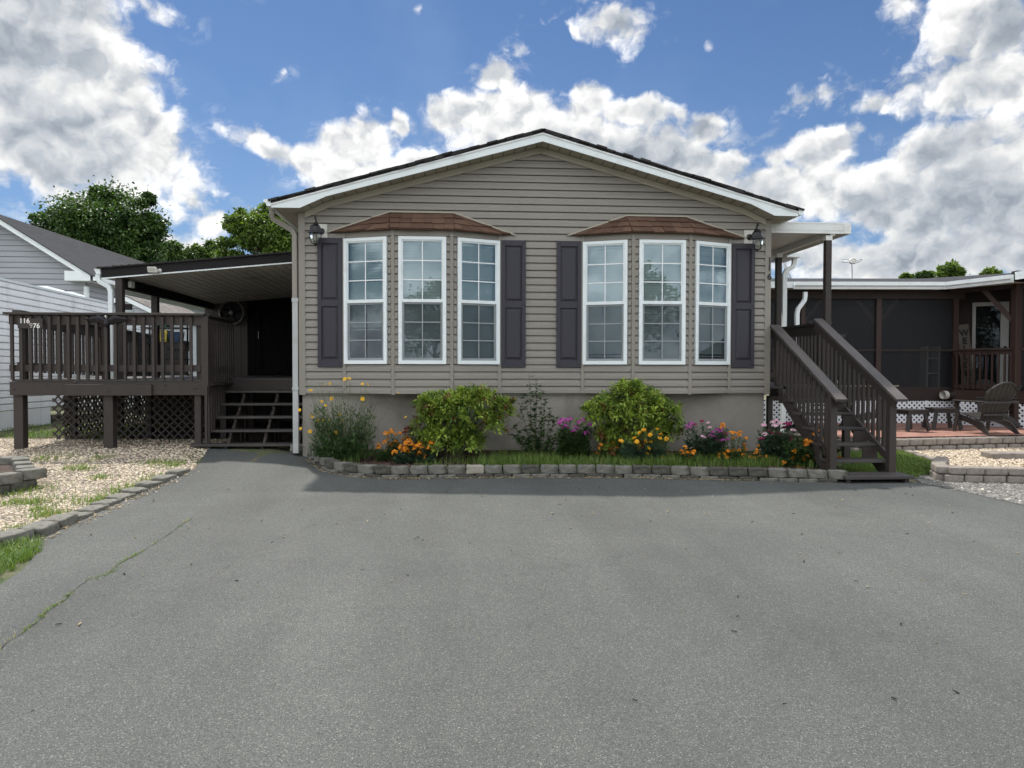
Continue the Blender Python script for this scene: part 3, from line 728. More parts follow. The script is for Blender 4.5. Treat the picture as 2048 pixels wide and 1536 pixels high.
# windows, bays, shutters
MT['dimgrid'] = pm('screen_dimmed_white_bar', (.30, .32, .32), .5, .05, 3)  # white bars painted grey in place of dimming by the insect screen
ZB, ZT = 1.650, 3.572
def window(f, a0, a1, blind=1.0, seed=0):
    rg = random.Random(seed)
    w = bpy.data.objects.new('window', None); COL.objects.link(w); w.parent = house
    c = f.p((a0 + a1) / 2, ZB, 0); w.location = c - wloc(house); w.empty_display_size = .1
    h0, h1 = ZB, ZT; m = .048; hm = h0 + (h1 - h0) * .497
    mb = MB()
    mb.fbox(f, a0, a0 + m, h0, h1, .0, .045); mb.fbox(f, a1 - m, a1, h0, h1, .0, .045)
    mb.fbox(f, a0 + m, a1 - m, h1 - m, h1, .0, .045); mb.fbox(f, a0 + m, a1 - m, h0, h0 + .052, .0, .045)
    i = .009
    mb.fbox(f, a0 + m, a0 + m + i, h0 + .052, h1 - m, .0, .036); mb.fbox(f, a1 - m - i, a1 - m, h0 + .052, h1 - m, .0, .036)
    mb.fbox(f, a0 + m + i, a1 - m - i, h1 - m - i, h1 - m, .0, .036)
    mb.build('frame', MT['white'], w)
    b0, b1 = a0 + m + i, a1 - m - i
    s = .014
    mb = MB(); mb.fbox(f, b0, b0 + s, hm, h1 - m - i, .004, .028); mb.fbox(f, b1 - s, b1, hm, h1 - m - i, .004, .028); mb.fbox(f, b0 + s, b1 - s, h1 - m - i - s, h1 - m - i, .004, .028); mb.fbox(f, b0, b1, hm - .022, hm + .028, .004, .034)
    mb.build('sash', MT['white'], w)
    mb = MB(); mb.fbox(f, b0, b0 + .03, h0 + .052, hm - .023, .0, .014); mb.fbox(f, b1 - .03, b1, h0 + .052, hm - .023, .0, .014); mb.fbox(f, b0 + .03, b1 - .03, h0 + .052, h0 + .092, .0, .014); mb.fbox(f, b0 + .03, b1 - .03, hm - .05, hm - .023, .0, .014)
    mb.build('sash', MT['white'], w)
    def grid(x0, x1, z0, z1, d):
        g = MB(); bw = .0072; xm = (x0 + x1) / 2
        g.fbox(f, xm - bw, xm + bw, z0, z1, d - .005, d + .0)
        for k in (1, 2):
            z = z0 + (z1 - z0) * k / 3
            g.fbox(f, x0, xm - bw, z - bw, z + bw, d - .005, d); g.fbox(f, xm + bw, x1, z - bw, z + bw, d - .005, d)
        return g
    grid(b0 + s, b1 - s, hm + .028, h1 - m - i - s, .0225).build('grid_bars', MT['muntin'], w)
    grid(b0 + .03, b1 - .03, h0 + .092, hm - .05, .0275).build('grid_bars', MT['dimgrid'], w)
    mb = MB(); mb.poly([f.p(b0 + s, hm + .02, .0165), f.p(b1 - s, hm + .02, .0165), f.p(b1 - s, h1 - m - i - s, .0165), f.p(b0 + s, h1 - m - i - s, .0165)]); mb.build('pane', MT['glass'], w)
    mb = MB(); mb.poly([f.p(b0 + .03, h0 + .09, .0045), f.p(b1 - .03, h0 + .09, .0045), f.p(b1 - .03, hm - .05, .0045), f.p(b0 + .03, hm - .05, .0045)]); mb.build('pane', MT['glass'], w)
    mb = MB(); mb.poly([f.p(b0, h0 + .055, .022), f.p(b1, h0 + .055, .022), f.p(b1, hm - .024, .022), f.p(b0, hm - .024, .022)]); mb.build('insect_screen', MT['screen'], w)
    # blind: tilted slats behind the glass; a dark panel stands for the unlit room
    mb = MB(); z = h1 - m - .03; zl = h0 + .06 + (1 - blind) * (h1 - h0)
    mb.fbox(f, b0 - .05, b1 + .05, z - .03, z + .015, -.075, -.035); z -= .045
    while z > zl:
        sk = rg.uniform(-.0015, .0015)
        mb.add([f.p(b0 - .05, z + .043 + sk, -.062), f.p(b1 + .05, z + .043, -.062), f.p(b1 + .05, z - .004, -.042), f.p(b0 - .05, z - .004 + sk, -.042)], [(0, 1, 2, 3)])
        z -= .044
    mb.fbox(f, b0 - .05, b1 + .05, z - .005, z + .013, -.066, -.042)
    mb.build('blind', MT['blind'], w)
    mb = MB(); mb.fbox(f, a0 - .08, a1 + .08, h0 - .05, h1 + .05, -.24, -.23); mb.build('room_shade_panel', MT['dark'], w)
    return w
def bay(X0, X1, C0, C1, ridge, tips, blinds, seed):
    """shallow three sided bay: X0..X1 on the wall, C0..C1 the front panel"""
    D = .30; yb = HY - D
    b = bpy.data.objects.new('bay', None); COL.objects.link(b); b.parent = house
    b.location = Vector(((X0 + X1) / 2, HY, HB)) - wloc(house); b.empty_display_size = .1
    pan = [Fr((X0, HY - .0), (C0, yb)), Fr((C0, yb), (C1, yb)), Fr((C1, yb), (X1, HY - .0))]
    zt = 3.70
    gaps = [(.0, pan[0].len - .105 - .02), None, None]
    wins = [(-.005, .735 if True else 0), None, None]
    wl = pan[0].len
    w1 = (.012, wl - .085); w2 = (.085, pan[1].len - .082); w3 = (.085, pan[2].len - .012)
    mbw = MB(); mbp = MB()
    for f, (a0, a1) in zip(pan, (w1, w2, w3)):
        # boards below and at either side of the window
        siding(mbw, f, HB, ZB - .002, lambda h, f=f: [(.028, f.len - .028)], out=.014)
        for s0, s1 in ((.028, a0 - .004), (a1 + .004, f.len - .028)):
            if s1 - s0 > .02: siding(mbw, f, HB + LAP * 4, 3.60, lambda h, s0=s0, s1=s1: [(s0, s1)], out=.014)
        mbw.fbox(f, .0, f.len, HB + .002, ZB + .03, -.055, -.025); mbw.fbox(f, 0, f.len, ZT - .02, zt, -.055, -.025)
        if a0 > .03: mbw.fbox(f, 0, a0 + .02, ZB + .031, ZT - .021, -.055, -.025)
        if f.len - a1 > .03: mbw.fbox(f, a1 - .02, f.len, ZB + .031, ZT - .021, -.055, -.025)
        mbp.fbox(f, .022, f.len - .022, ZT + .012, zt, -.02, .010)
    mbw.poly([(X0, HY, HB), (C0, yb, HB), (C1, yb, HB), (X1, HY, HB)])
    mbw.build('bay_wall', MT['siding'], b); mbp.build('head_board', MT['trimb'], b)
    for (x, y) in ((X0, HY - .012), (C0, yb), (C1, yb), (X1, HY - .012)):
        mb = MB(); e = (y < HY - .1)
        mb.box(x - .026, x + .026, y - .020, y + .03, HB - (.012 if e else 0), zt); mb.build('corner_post', MT['trimb'], b)
    # hipped shingle roof of the bay
    ez = 3.700; ov = .09
    E = [Vector((tips[0], HY - .015, tips[2])), Vector((C0 - .035, yb - ov, ez - .03)), Vector((C1 + .035, yb - ov, ez - .03)), Vector((tips[1], HY - .015, tips[2]))]
    R0, R1 = Vector((ridge[0], HY - .014, 3.985)), Vector((ridge[1], HY - .014, 3.985))
    rg = random.Random(seed); mb = MB(); tint = []
    def face(A, B, Ct, Dt, rows, th=.022):
        # courses between eave A-B and top Dt-Ct (A under Dt)
        nn = (B - A).cross(Dt - A)
        nn = nn.normalized() if nn.length > 1e-6 else Vector((0, -1, 0))
        if nn.z < 0: nn = -nn
        for r in range(rows):
            t0, t1 = r / rows, min(1.0, (r + 1.25) / rows)
            p0, p1 = A.lerp(Dt, t0), B.lerp(Ct, t0); q0, q1 = A.lerp(Dt, t1), B.lerp(Ct, t1)
            L = (p1 - p0).length; n = max(1, round(L / .17)); cuts = [0] + sorted(min(.999, max(.001, (i + rg.uniform(-.25, .25)) / n)) for i in range(1, n)) + [1]
            for c0, c1 in zip(cuts, cuts[1:]):
                sag = rg.choice([0, .006, .018]); drop = (A - Dt).normalized() * (sag + rg.uniform(0, .004))
                lift = nn * (th * (.55 + .8 * rg.random()))
                g = .002 / max(L, .01)
                P = [p0.lerp(p1, c0 + g) + drop, p0.lerp(p1, c1 - g) + drop, q0.lerp(q1, c1 - g), q0.lerp(q1, c0 + g)]
                base = nn * .001
                mb.hexa([q + base for q in P] + [P[0] + lift + nn * .006, P[1] + lift + nn * .006, P[2] + nn * .004, P[3] + nn * .004]); tint.extend([rg.random()] * 8)
    face(E[1], E[2], R1, R0, 3)
    face(E[0], E[1], R0, R0.lerp(E[0], .002), 3)
    face(E[2], E[3], R1.lerp(E[3], .002), R1, 3)
    o = mb.build('bay_roof', MT['roofred'], b); a = o.data.attributes.new('tint', 'FLOAT', 'POINT'); a.data.foreach_set('value', tint)
    mb = MB(); mb.add([E[0], E[1], E[2], E[3], R0, R1], [(1, 2, 5, 4), (0, 1, 4), (2, 3, 5), (0, 3, 2, 1), (0, 4, 5, 3)]); mb.build('roof_deck', MT['roofred'], b)
    o = bpy.data.objects[b.children[-1].name]; at = o.data.attributes.new('tint', 'FLOAT', 'POINT'); at.data.foreach_set('value', [.2] * len(o.data.vertices))
    mb = MB(); up = Vector((0, 0, .026)); fw = Vector((0, -.030, 0))
    for p, q in ((E[0] + Vector((-.05, 0, -.012)), R0), (R0, R1), (R1, E[3] + Vector((.05, 0, -.012)))): mb.beam(p + up * .5 + fw * .5, q + up * .5 + fw * .5, .03, .022)
    mb.build('roof_flashing', MT['frieze'], b)
    window(pan[0], *w1, blinds[0], seed); window(pan[1], *w2, blinds[1], seed + 1); window(pan[2], *w3, blinds[2], seed + 2)
bay(-1.785, .612, -1.016, -.129, (-1.087, -.099), (-2.0, .81, 3.665), (.755, 1.0, 1.0), 3)
bay(1.925, 4.295, 2.665, 3.561, (2.611, 3.572), (1.73, 4.51, 3.672), (.965, 1.0, .965), 13)
def shutter(x0, x1):
    f = Fr((x0, HY - .014), (x1, HY - .014)); w = x1 - x0; z0, z1 = 1.604, 3.583
    mb = MB(); s = .058; zm = z0 + (z1 - z0) * .495
    mb.fbox(f, 0, s, z0, z1, 0, .034); mb.fbox(f, w - s, w, z0, z1, 0, .034)
    for a, b in ((z0, z0 + .115), (zm - .05, zm + .05), (z1 - .085, z1)): mb.fbox(f, s, w - s, a, b, 0, .034)
    for a, b in ((z0 + .115, zm - .05), (zm + .05, z1 - .085)):
        mb.fbox(f, s, w - s, a, b, 0, .010)
        i, j = .012, .045     # raised panel with sloped edges
        P = [f.p(s + i, a + i, .0105), f.p(w - s - i, a + i, .0105), f.p(w - s - i, b - i, .0105), f.p(s + i, b - i, .0105)]
        Q = [f.p(s + j, a + j, .026), f.p(w - s - j, a + j, .026), f.p(w - s - j, b - j, .026), f.p(s + j, b - j, .026)]
        mb.add(P + Q, [(0, 1, 5, 4), (1, 2, 6, 5), (2, 3, 7, 6), (3, 0, 4, 7), (4, 5, 6, 7)])
    for a in (.03, w - .03):
        for h in (z0 + .06, zm, z1 - .045): mb.lathe([(0, 0.044), (.007, .040), (.009, .034)], f.p(a, h, 0), 8, 'Y')
    mb.build('shutter', MT['shutter'], house, bevel=.004)
for x0, x1 in ((-2.185, -1.815), (.640, 1.022), (1.508, 1.896), (4.325, 4.695)): shutter(x0, x1)
def text_obj(body, size, mat, loc, rot, depth, parent, name, font_bold=0.0, shear=0, sx=1.0):
    cu = bpy.data.curves.new(name, 'FONT'); cu.body = body; cu.size = size; cu.extrude = depth; cu.align_x = 'CENTER'; cu.offset = font_bold
    to = bpy.data.objects.new(name + '_tmp', cu); COL.objects.link(to)
    dg = bpy.context.evaluated_depsgraph_get(); me = bpy.data.meshes.new_from_object(to.evaluated_get(dg)); bpy.data.objects.remove(to)
    R = Matrix.Rotation(rot[2], 4, 'Z') @ Matrix.Rotation(rot[1], 4, 'Y') @ Matrix.Rotation(rot[0], 4, 'X') @ Matrix.Diagonal((sx, 1, 1, 1))
    off = Vector(loc) - (wloc(parent) if parent else Vector((0, 0, 0)))
    me.transform(Matrix.Translation(off) @ R); me.materials.clear(); me.materials.append(mat)
    o = bpy.data.objects.new(name, me); COL.objects.link(o)
    if parent: o.parent = parent
    return o
for dgt, (u, v) in zip('116', ((1539.5, 527), (1539, 541.5), (1539, 559))):
    p = PY(u, v, HY - .03); text_obj(dgt, .142, MT['black'], (p.x, HY - .026, p.z), (math.pi / 2, 0, 0), .003, house, 'house_number', .0045)
# ------------------------------------------------------------------ left deck and its steps
DZ, DY, DX0, DX1 = 1.405, 12.0, -6.98, -4.07
deck = thing('wooden_deck', 'dark brown raised wooden deck with a railing of upright balusters left of the house', 'deck', (-5.5, 13.5, G(-5.5, 12)))
B = MT['brown']
mb = MB()
y = DY + .02
while y < 17.1:
    mb.box(DX0 + .02, (DX1 if y < 13.15 else HX0 - .01), y, y + .132, DZ - .035, DZ); y += .138
mb.build('deck_boards', MT['tread'], deck)
mb = MB(); mb.box(DX0, DX1 + .005, DY, DY + .045, 1.155, DZ - .038); mb.box(DX0, DX0 + .04, DY + .046, 17.1, 1.155, DZ - .038); mb.box(DX1 - .04, DX1, DY + .046, 13.2, 1.155, DZ - .038)
mb.build('rim_board', B, deck, bevel=.004)
for u_, v_ in ((27, 778), (391, 776), (218, 782), (150, 765), (330, 770)):
    q_ = PY(u_, v_, DY - .01); mb = MB(); mb.lathe([(0, .012), (.014, .010), (.020, .004), (.022, 0)], (q_.x, DY - (.041 if 131 < u_ < 305 and v_ > 768 else .0), q_.z), 10, 'Y'); mb.build('bolt', B, deck)
p0, p1 = PY(131, 780, DY), PY(305, 780, DY)
mb = MB(); mb.box(p0.x, p1.x, DY - .04, DY - .002, 1.15, 1.325); mb.build('splice_board', B, deck, bevel=.004)
mb = MB(); mb.box(DX1, HX0 - .012, 13.165, 13.20, 1.20, DZ - .037); mb.build('riser_board', B, deck)
for u, u2 in ((27, 46), (207, 226), (389, 402)):
    a, b = PY(u, 850, DY + .05), PY(u2, 850, DY + .05)
    mb = MB(); mb.box(a.x, b.x, DY + .05, DY + .05 + (b.x - a.x), G(a.x, DY) - .1, 1.36); mb.build('post', B, deck, bevel=.005)
for x in (-6.9, -5.6, -4.3):
    for yy in (13.6, 15.4): mb = MB(); mb.box(x, x + .1, yy, yy + .1, G(x, yy) - .1, 1.36); mb.build('post', B, deck)
# front railing
mb = MB(); mb.box(DX0 - .06, DX1 + .05, DY - .055, DY + .085, 2.405, 2.443); mb.build('rail_cap', B, deck, bevel=.004)
mb = MB(); mb.box(DX0, DX1 + .02, DY + .002, DY + .036, 2.255, 2.403); mb.build('top_rail', B, deck)
mb = MB(); mb.box(DX0, DX1 - .02, DY + .002, DY + .036, 1.525, 1.63); mb.build('bottom_rail', B, deck)
for k in range(20):
    z0 = 85 + k * 62.1
    x = PY(z0 * .30273, 690, DY).x
    mb = MB(); mb.hexa([(x - .021, DY - .038, 1.40), (x + .021, DY - .038, 1.40), (x + .021, DY, 1.40), (x - .021, DY, 1.40), (x - .021, DY - .038, 2.375), (x + .021, DY - .038, 2.375), (x + .021, DY, 2.402), (x - .021, DY, 2.402)])
    mb.build('baluster', B, deck)
for x in (DX0 + .12, -5.62, DX1 - .10):
    mb = MB(); mb.box(x, x + .095, DY + .046, DY + .14, DZ, 2.40); mb.build('railing_post', B, deck, bevel=.005)
mb = MB(); mb.box(DX1 - .006, DX1 + .10, DY - .012, DY + .04, 1.15, 2.40); mb.build('railing_post', B, deck)
# side railing beside the steps
mb = MB(); mb.box(DX1 - .04, DX1 + .085, DY + .088, 13.5, 2.405, 2.442); mb.build('rail_cap', B, deck, bevel=.004)
mb = MB(); mb.box(DX1 + .0, DX1 + .034, DY + .16, 13.46, 2.28, 2.403); mb.box(DX1, DX1 + .034, DY + .16, 13.46, 1.53, 1.62); mb.build('side_rail', B, deck)
for k in range(11):
    yy = 12.20 + k * .118
    mb = MB(); mb.box(DX1 + .036, DX1 + .074, yy, yy + .038, 1.345, 2.36); mb.build('baluster', B, deck)
mb = MB(); mb.box(DX1 + .005, DX1 + .13, DY + .1, 13.4, 1.30, 1.338); mb.build('side_ledge', B, deck)
# left side and ramp railing running back and slightly down
rr = [PX(162, 648, -6.93), PX(380, 687, -6.93)]
sl = (rr[1].z - rr[0].z) / (rr[1].y - rr[0].y); rz = lambda yy: rr[0].z + sl * (yy - rr[0].y)
mb = MB(); mb.beam((-6.95, DY + .15, rz(DY + .15) + .02), (-6.95, 19.6, rz(19.6) + .02), .13, .04); mb.beam((-6.93, DY + .15, rz(DY + .15) - .10), (-6.93, 19.6, rz(19.6) - .10), .036, .19); mb.beam((-6.93, DY + .15, rz(DY) - .83), (-6.93, 19.6, rz(19.6) - .83), .036, .10)
mb.build('ramp_rail', B, deck)
yy = DY + .3; k = 0
while yy < 19.5:
    mb = MB(); wdt = .095 if k % 11 == 10 else .038
    mb.box(-6.985, -6.985 + wdt, yy, yy + wdt, rz(yy) - .93 - (.8 if wdt > .05 else 0), rz(yy) - .03); mb.build('railing_post' if wdt > .05 else 'baluster', B, deck); yy += .128; k += 1
mb = MB(); mb.box(-6.9, -5.7, 17.1, 19.6, rz(18) - 1.05, rz(18) - .98); mb.build('ramp_boards', MT['tread'], deck)
# criss-cross lattice panels under the deck
def lattice_mesh(mb, f, a0, a1, h0, h1, pitch, wd, d0=.0, th=.006):
    W_, H_ = a1 - a0, h1 - h0
    for sgn, dd in ((1, d0), (-1, d0 + th + .0005)):
        c = -H_
        while c < W_:
            # line a = c + t, h = t (or mirrored), clipped to the panel
            t0, t1 = max(0, -c), min(H_, W_ - c)
            if t1 - t0 > .02:
                P = (c + t0, t0); Q = (c + t1, t1)
                if sgn < 0: P = (W_ - P[0], P[1]); Q = (W_ - Q[0], Q[1])
                u_ = Vector((Q[0] - P[0], Q[1] - P[1])).normalized(); n_ = Vector((-u_.y, u_.x)) * wd / 2
                q = [(P[0] - n_.x, P[1] - n_.y), (Q[0] - n_.x, Q[1] - n_.y), (Q[0] + n_.x, Q[1] + n_.y), (P[0] + n_.x, P[1] + n_.y)]
                q = [(min(max(x, 0), W_), min(max(z, 0), H_)) for x, z in q]
                mb.hexa([f.p(a0 + q[0][0], h0 + q[0][1], dd + th), f.p(a0 + q[1][0], h0 + q[1][1], dd + th), f.p(a0 + q[1][0], h0 + q[1][1], dd), f.p(a0 + q[0][0], h0 + q[0][1], dd),
                         f.p(a0 + q[3][0], h0 + q[3][1], dd + th), f.p(a0 + q[2][0], h0 + q[2][1], dd + th), f.p(a0 + q[2][0], h0 + q[2][1], dd), f.p(a0 + q[3][0], h0 + q[3][1], dd)])
            c += pitch
    return mb
for a, b in ((105, 302), (303, 410)):
    p, q = PY(a, 830, 13.3), PY(b, 830, 13.3); f = Fr((p.x, 13.3), (q.x, 13.3 + .0))
    mb = lattice_mesh(MB(), f, 0, f.len, G(p.x, 13.3) + .02, 1.14, .145, .040); mb.build('lattice_panel', B, deck)
f = Fr((DX0 + .03, 13.45), (DX0 + .03, 17.0)); mb = lattice_mesh(MB(), f, 0, f.len, G(-6.9, 14) + .02, 1.14, .145, .06); mb.build('lattice_panel', B, deck)  # second lattice, added to darken the space under the deck
mb = MB(); x = DX0 + .05
while x < HX0 - .1: mb.box(x, x + .135, 17.06, 17.08, G(x, 17), 1.15); x += .141
mb.build('light_block_boards', B, deck)  # added behind the deck to keep light out from under it
# steps
steps = thing('deck_steps', 'five open dark brown wooden steps between the deck and the house corner', 'steps', (-3.3, 12.4, G(-3.3, 12)))
TR = [(11.9, .385), (12.15, .588), (12.40, .79), (12.65, .992), (12.90, 1.197)]
for i, (yy, z) in enumerate(TR):
    mb = MB(); a = -4.23 if i == 0 else -4.06; b = HX0 - .005 if i == 0 else HX0 - .03
    if i == 0: mb.box(a, b - .08, yy, yy + .275, z - .038, z)
    else: mb.box(a, b, yy, yy + .275, z - .038, z)
    mb.build('tread', MT['tread'], steps, bevel=.006)
for x in (-3.72, -3.16, -2.62):
    mb = MB(); g0 = G(x, 12.1)
    for (yy, z) in TR: mb.box(x, x + .045, yy + .06, yy + .245, g0 - .05, z - .040)
    mb.beam((x + .022, 12.0, .2), (x + .022, 13.2, 1.15), .044, .2)
    mb.build('stringer', B, steps)
for i, (yy, z) in enumerate(TR[:4]):
    for k in range(2):
        y2 = yy + .06 + k * .122
        mb = MB(); mb.box(DX1 + .05, DX1 + .088, y2, y2 + .038, z + .002, 1.296); mb.build('side_slat', B, steps)
# lean-to roof over the deck
AY, AB = 12.6, 17.25
awn = thing('patio_awning', 'sloping dark lean-to roof with ribbed pale ceiling over the wooden deck', 'awning', (-5.6, AY, DZ))
MT['blackbrown'] = pm('near_black_board', (.012, .0105, .0115), .6, .25, 3, .3, 30, spec=.2, stretch=(.3, 1, 1))  # darker brown for the lean-to fascia and beam
AXL, AXR = -5.865, HX0 - .02
asl = (3.525 - 3.20) / (AXR - AXL); az_ = lambda x: 3.205 + asl * (x - AXL)
dropb = lambda yy: -.012 * (yy - AY)
mb = MB(); mb.prism([(AXL, AY, az_(AXL) - .145), (AXR, AY, az_(AXR) - .145), (AXR, AY, az_(AXR)), (AXL, AY, az_(AXL))], (0, .035, 0)); mb.build('fascia', MT['blackbrown'], awn)
mb = MB(); mb.prism([(AXL, AY + .004, az_(AXL) - .168), (AXR, AY + .004, az_(AXR) - .168), (AXR, AY + .004, az_(AXR) - .146), (AXL, AY + .004, az_(AXL) - .146)], (0, .03, 0)); mb.build('trim_strip', MT['white'], awn)
mb = MB(); x = AXL - .05; rg = random.Random(2)
while x < AXR:
    x2 = min(x + .12, AXR); o_ = rg.uniform(0, .02)
    mb.hexa([(x, AY - .03 - o_, az_(x) + .002), (x2, AY - .03 - o_, az_(x2) + .002), (x2, AB, az_(x2) + .002 + dropb(AB)), (x, AB, az_(x) + .002 + dropb(AB)),
             (x, AY - .03 - o_, az_(x) + .03 + rg.uniform(0, .006)), (x2, AY - .03 - o_, az_(x2) + .02), (x2, AB, az_(x2) + .02 + dropb(AB)), (x, AB, az_(x) + .03 + dropb(AB))]); x = x2
o = mb.build('roof', MT['roofdark'], awn)
a = o.data.attributes.new('tint', 'FLOAT', 'POINT'); a.data.foreach_set('value', [.3] * len(o.data.vertices))
MT['soffpan'] = pm('pale_ribbed_ceiling', (.55, .53, .46), .5, .08, 1.5, dirt=((.2, .17, .12), .6, 1.4))
mb = MB(); x = AXL; 
while x < AXR - .01:      # ribbed panels run front to back
    for xa, xb, dz in ((x, x + .022, .018), (x + .022, x + .15, 0.0)):
        xa, xb = min(xa, AXR), min(xb, AXR)
        if xb > xa: mb.hexa([(xa, AY + .036, az_(xa) - .150 + dz), (xb, AY + .036, az_(xb) - .150 + dz), (xb, AB, az_(xb) - .150 + dz + dropb(AB)), (xa, AB, az_(xa) - .150 + dz + dropb(AB)),
                             (xa, AY + .036, az_(xa) - .12), (xb, AY + .036, az_(xb) - .12), (xb, AB, az_(xb) - .12 + dropb(AB)), (xa, AB, az_(xa) - .12 + dropb(AB))])
    x += .15
mb.build('ceiling_panel', MT['soffpan'], awn)
mb = MB(); mb.box(-5.655, -5.56, AY + .04, 17.2, 2.90, 3.06); mb.build('beam', MT['blackbrown'], awn)
for yy in (AY + .0365, 14.05):
    mb = MB(); mb.box(-5.668, -5.556, yy, yy + .11, DZ, 2.898 if yy > 13 else 3.06); mb.build('post', B, awn, bevel=.004)
mb = MB(); g = AXL - .01
mb.prism([(g, AY - .02, 3.20), (g, AY - .02, 3.11), (g - .06, AY - .02, 3.11), (g - .10, AY - .02, 3.20)], (0, 4.6, 0)); mb.build('gutter', MT['white'], awn)
mb = MB(); mb.tube([(g - .05, AY + .02, 3.11), (g - .05, AY + .02, 3.05), (g - .03, AY + .02, 3.0), (g + .11, AY + .03, 2.92), (g + .142, AY + .03, 2.84), (g + .142, AY + .03, 2.7), (g + .142, AY + .03, 1.42)], 1, sq=(.07, .055)); mb.build('downspout', MT['white'], awn)
# shed at the back of the deck
shed = thing('storage_shed', 'brown grooved board shed wall with a dark braced barn door under the lean-to', 'shed', (-4.2, 18.5, 1.2))
SX0, SXD, SX1 = -5.78, -4.835, HX0 - .02
MT['t111'] = pm('taupe_grooved_board', (.070, .061, .052), .75, .12, 3, .2, 40, stretch=(1, 1, .2))
f = Fr((SX0, AB - .0), (SXD, AB - .0)); mb = MB(); a = 0.0
while a < f.len:
    mb.fbox(f, a + .004, min(a + .196, f.len), DZ - .2, 3.2, -.03, .0); a += .2
mb.fbox(f, 0, f.len, DZ - .2, 3.2, -.05, -.031); mb.build('wall', MT['t111'], shed)
mb = MB(); mb.box(SX0, SX1, AB + .06, AB + 3, 0.0, 3.35); mb.build('shed_body', MT['t111'], shed)
MT['barn'] = pm('near_black_brown_door', (.0065, .0055, .0065), .7, .2, 3, .2, 30, spec=.08, stretch=(1, 1, .2))
f = Fr((SXD + .003, AB - .01), (SX1, AB - .01)); mb = MB(); a = 0
while a < f.len: mb.fbox(f, a + .003, min(a + .17, f.len), DZ + .01, 3.3, -.03, 0); a += .173
mb.fbox(f, 0, f.len, DZ + .01, 3.3, -.05, -.031)
mb.fbox(f, .2, .30, DZ + .05, 3.1, .001, .025); mb.fbox(f, 1.55, 1.65, DZ + .05, 3.1, .001, .025)
for h in (DZ + .06, 2.16, 3.0): mb.fbox(f, .302, 1.548, h, h + .10, .001, .025)
for h in (DZ + .16, 2.26):
    mb.beam(f.p(.32, h + .66, .012), f.p(1.53, h + .04, .012), .022, .09, up=(0, 0, 1))
mb.build('barn_door', MT['barn'], shed)
mb = MB(); mb.tube([f.p(.26, 2.25, .03), f.p(.26, 2.25, .06), f.p(.26, 2.4, .06), f.p(.26, 2.4, .03)], .008, 6); mb.build('door_handle', MT['galv'], shed)
# round wall fan
fp = PY(462, 625, AB - .2)
MT['fanblade'] = pm('dark_grey_fan_blade', (.055, .055, .058), .5, .1, 5)
fan = thing('wall_fan', 'round grey wall fan with wire guard high on the shed wall', 'fan', (fp.x, AB - .03, fp.z))
MT['fan'] = pm('grey_fan_plastic', (.26, .25, .235), .5, .1, 5)
mb = MB(); R_ = .275; 
mb.lathe([(R_ - .03, .0), (R_, .0), (R_ + .006, .05), (R_ + .0, .14), (R_ - .03, .14), (R_ - .03, 0)], (fp.x, AB - .06, fp.z), 40, 'Y', 0); mb.build('housing', MT['fan'], fan, True)
mb = MB()
for r in np.linspace(.05, R_ - .02, 11):
    mb.tube([(fp.x + r * math.cos(a), AB - .205, fp.z + r * math.sin(a)) for a in np.linspace(0, 2 * math.pi, 33)], .0032, 4, False)
for k in range(16): a = k * math.pi / 8; mb.tube([(fp.x + .04 * math.cos(a), AB - .207, fp.z + .04 * math.sin(a)), (fp.x + R_ * math.cos(a), AB - .202, fp.z + R_ * math.sin(a))], .0025, 4)
mb.build('wire_guard', MT['darkmetal'], fan)
mb = MB()
for k in range(5):
    a = k * math.pi * .4 + .35; c, s_ = math.cos(a), math.sin(a); c2, s2 = math.cos(a + .95), math.sin(a + .95)
    mb.add([(fp.x + .05 * c, AB - .13, fp.z + .05 * s_), (fp.x + .22 * c, AB - .15, fp.z + .22 * s_), (fp.x + .23 * c2, AB - .11, fp.z + .23 * s2), (fp.x + .06 * c2, AB - .11, fp.z + .06 * s2)], [(0, 1, 2, 3)])
mb.build('fan_blades', MT['fanblade'], fan)
mb = MB(); mb.lathe([(0, .16), (.04, .155), (.055, .13), (.05, .0)], (fp.x, AB - .06, fp.z), 16, 'Y'); mb.build('hub', MT['fan'], fan, True)
mb = MB(); mb.lathe([(0, .0), (R_ - .031, .0), (R_ - .031, .004), (0, .004)], (fp.x, AB - .062, fp.z), 32, 'Y'); mb.build('back_plate', MT['dark'], fan)
mb = MB(); mb.box(fp.x - .03, fp.x + .03, AB - .06, AB - .005, fp.z - .05, fp.z + .05); mb.build('wall_bracket', MT['fan'], fan)
# floodlight on the fascia
lp = PY(306, 540, AY - .06)
fl = thing('floodlight', 'small white box floodlight on the dark lean-to fascia', 'light', (lp.x, AY, lp.z))
MT['lampwhite'] = pm('aged_white_plastic', (.62, .60, .55), .45, .08, 5)
mb = MB(); x, z = lp.x, lp.z
mb.hexa([(x - .07, AY - .10, z - .045), (x + .075, AY - .10, z - .050), (x + .075, AY - .03, z - .035), (x - .05, AY - .03, z - .03), (x - .075, AY - .115, z + .048), (x + .07, AY - .115, z + .045), (x + .06, AY - .03, z + .035), (x - .05, AY - .03, z + .035)])
mb.build('housing', MT['lampwhite'], fl, bevel=.008)
mb = MB(); mb.add([(x - .058, AY - .1035, z - .030), (x + .058, AY - .1055, z - .034), (x + .054, AY - .1150, z + .030), (x - .060, AY - .1150, z + .033)], [(0, 1, 2, 3)]); mb.build('lens', MT['lampglass'], fl)
mb = MB(); mb.lathe([(0, .03), (.03, .026), (.036, 0)], (x + .085, AY - .002, z - .004), 12, 'Y'); mb.build('mount', MT['lampwhite'], fl, True)
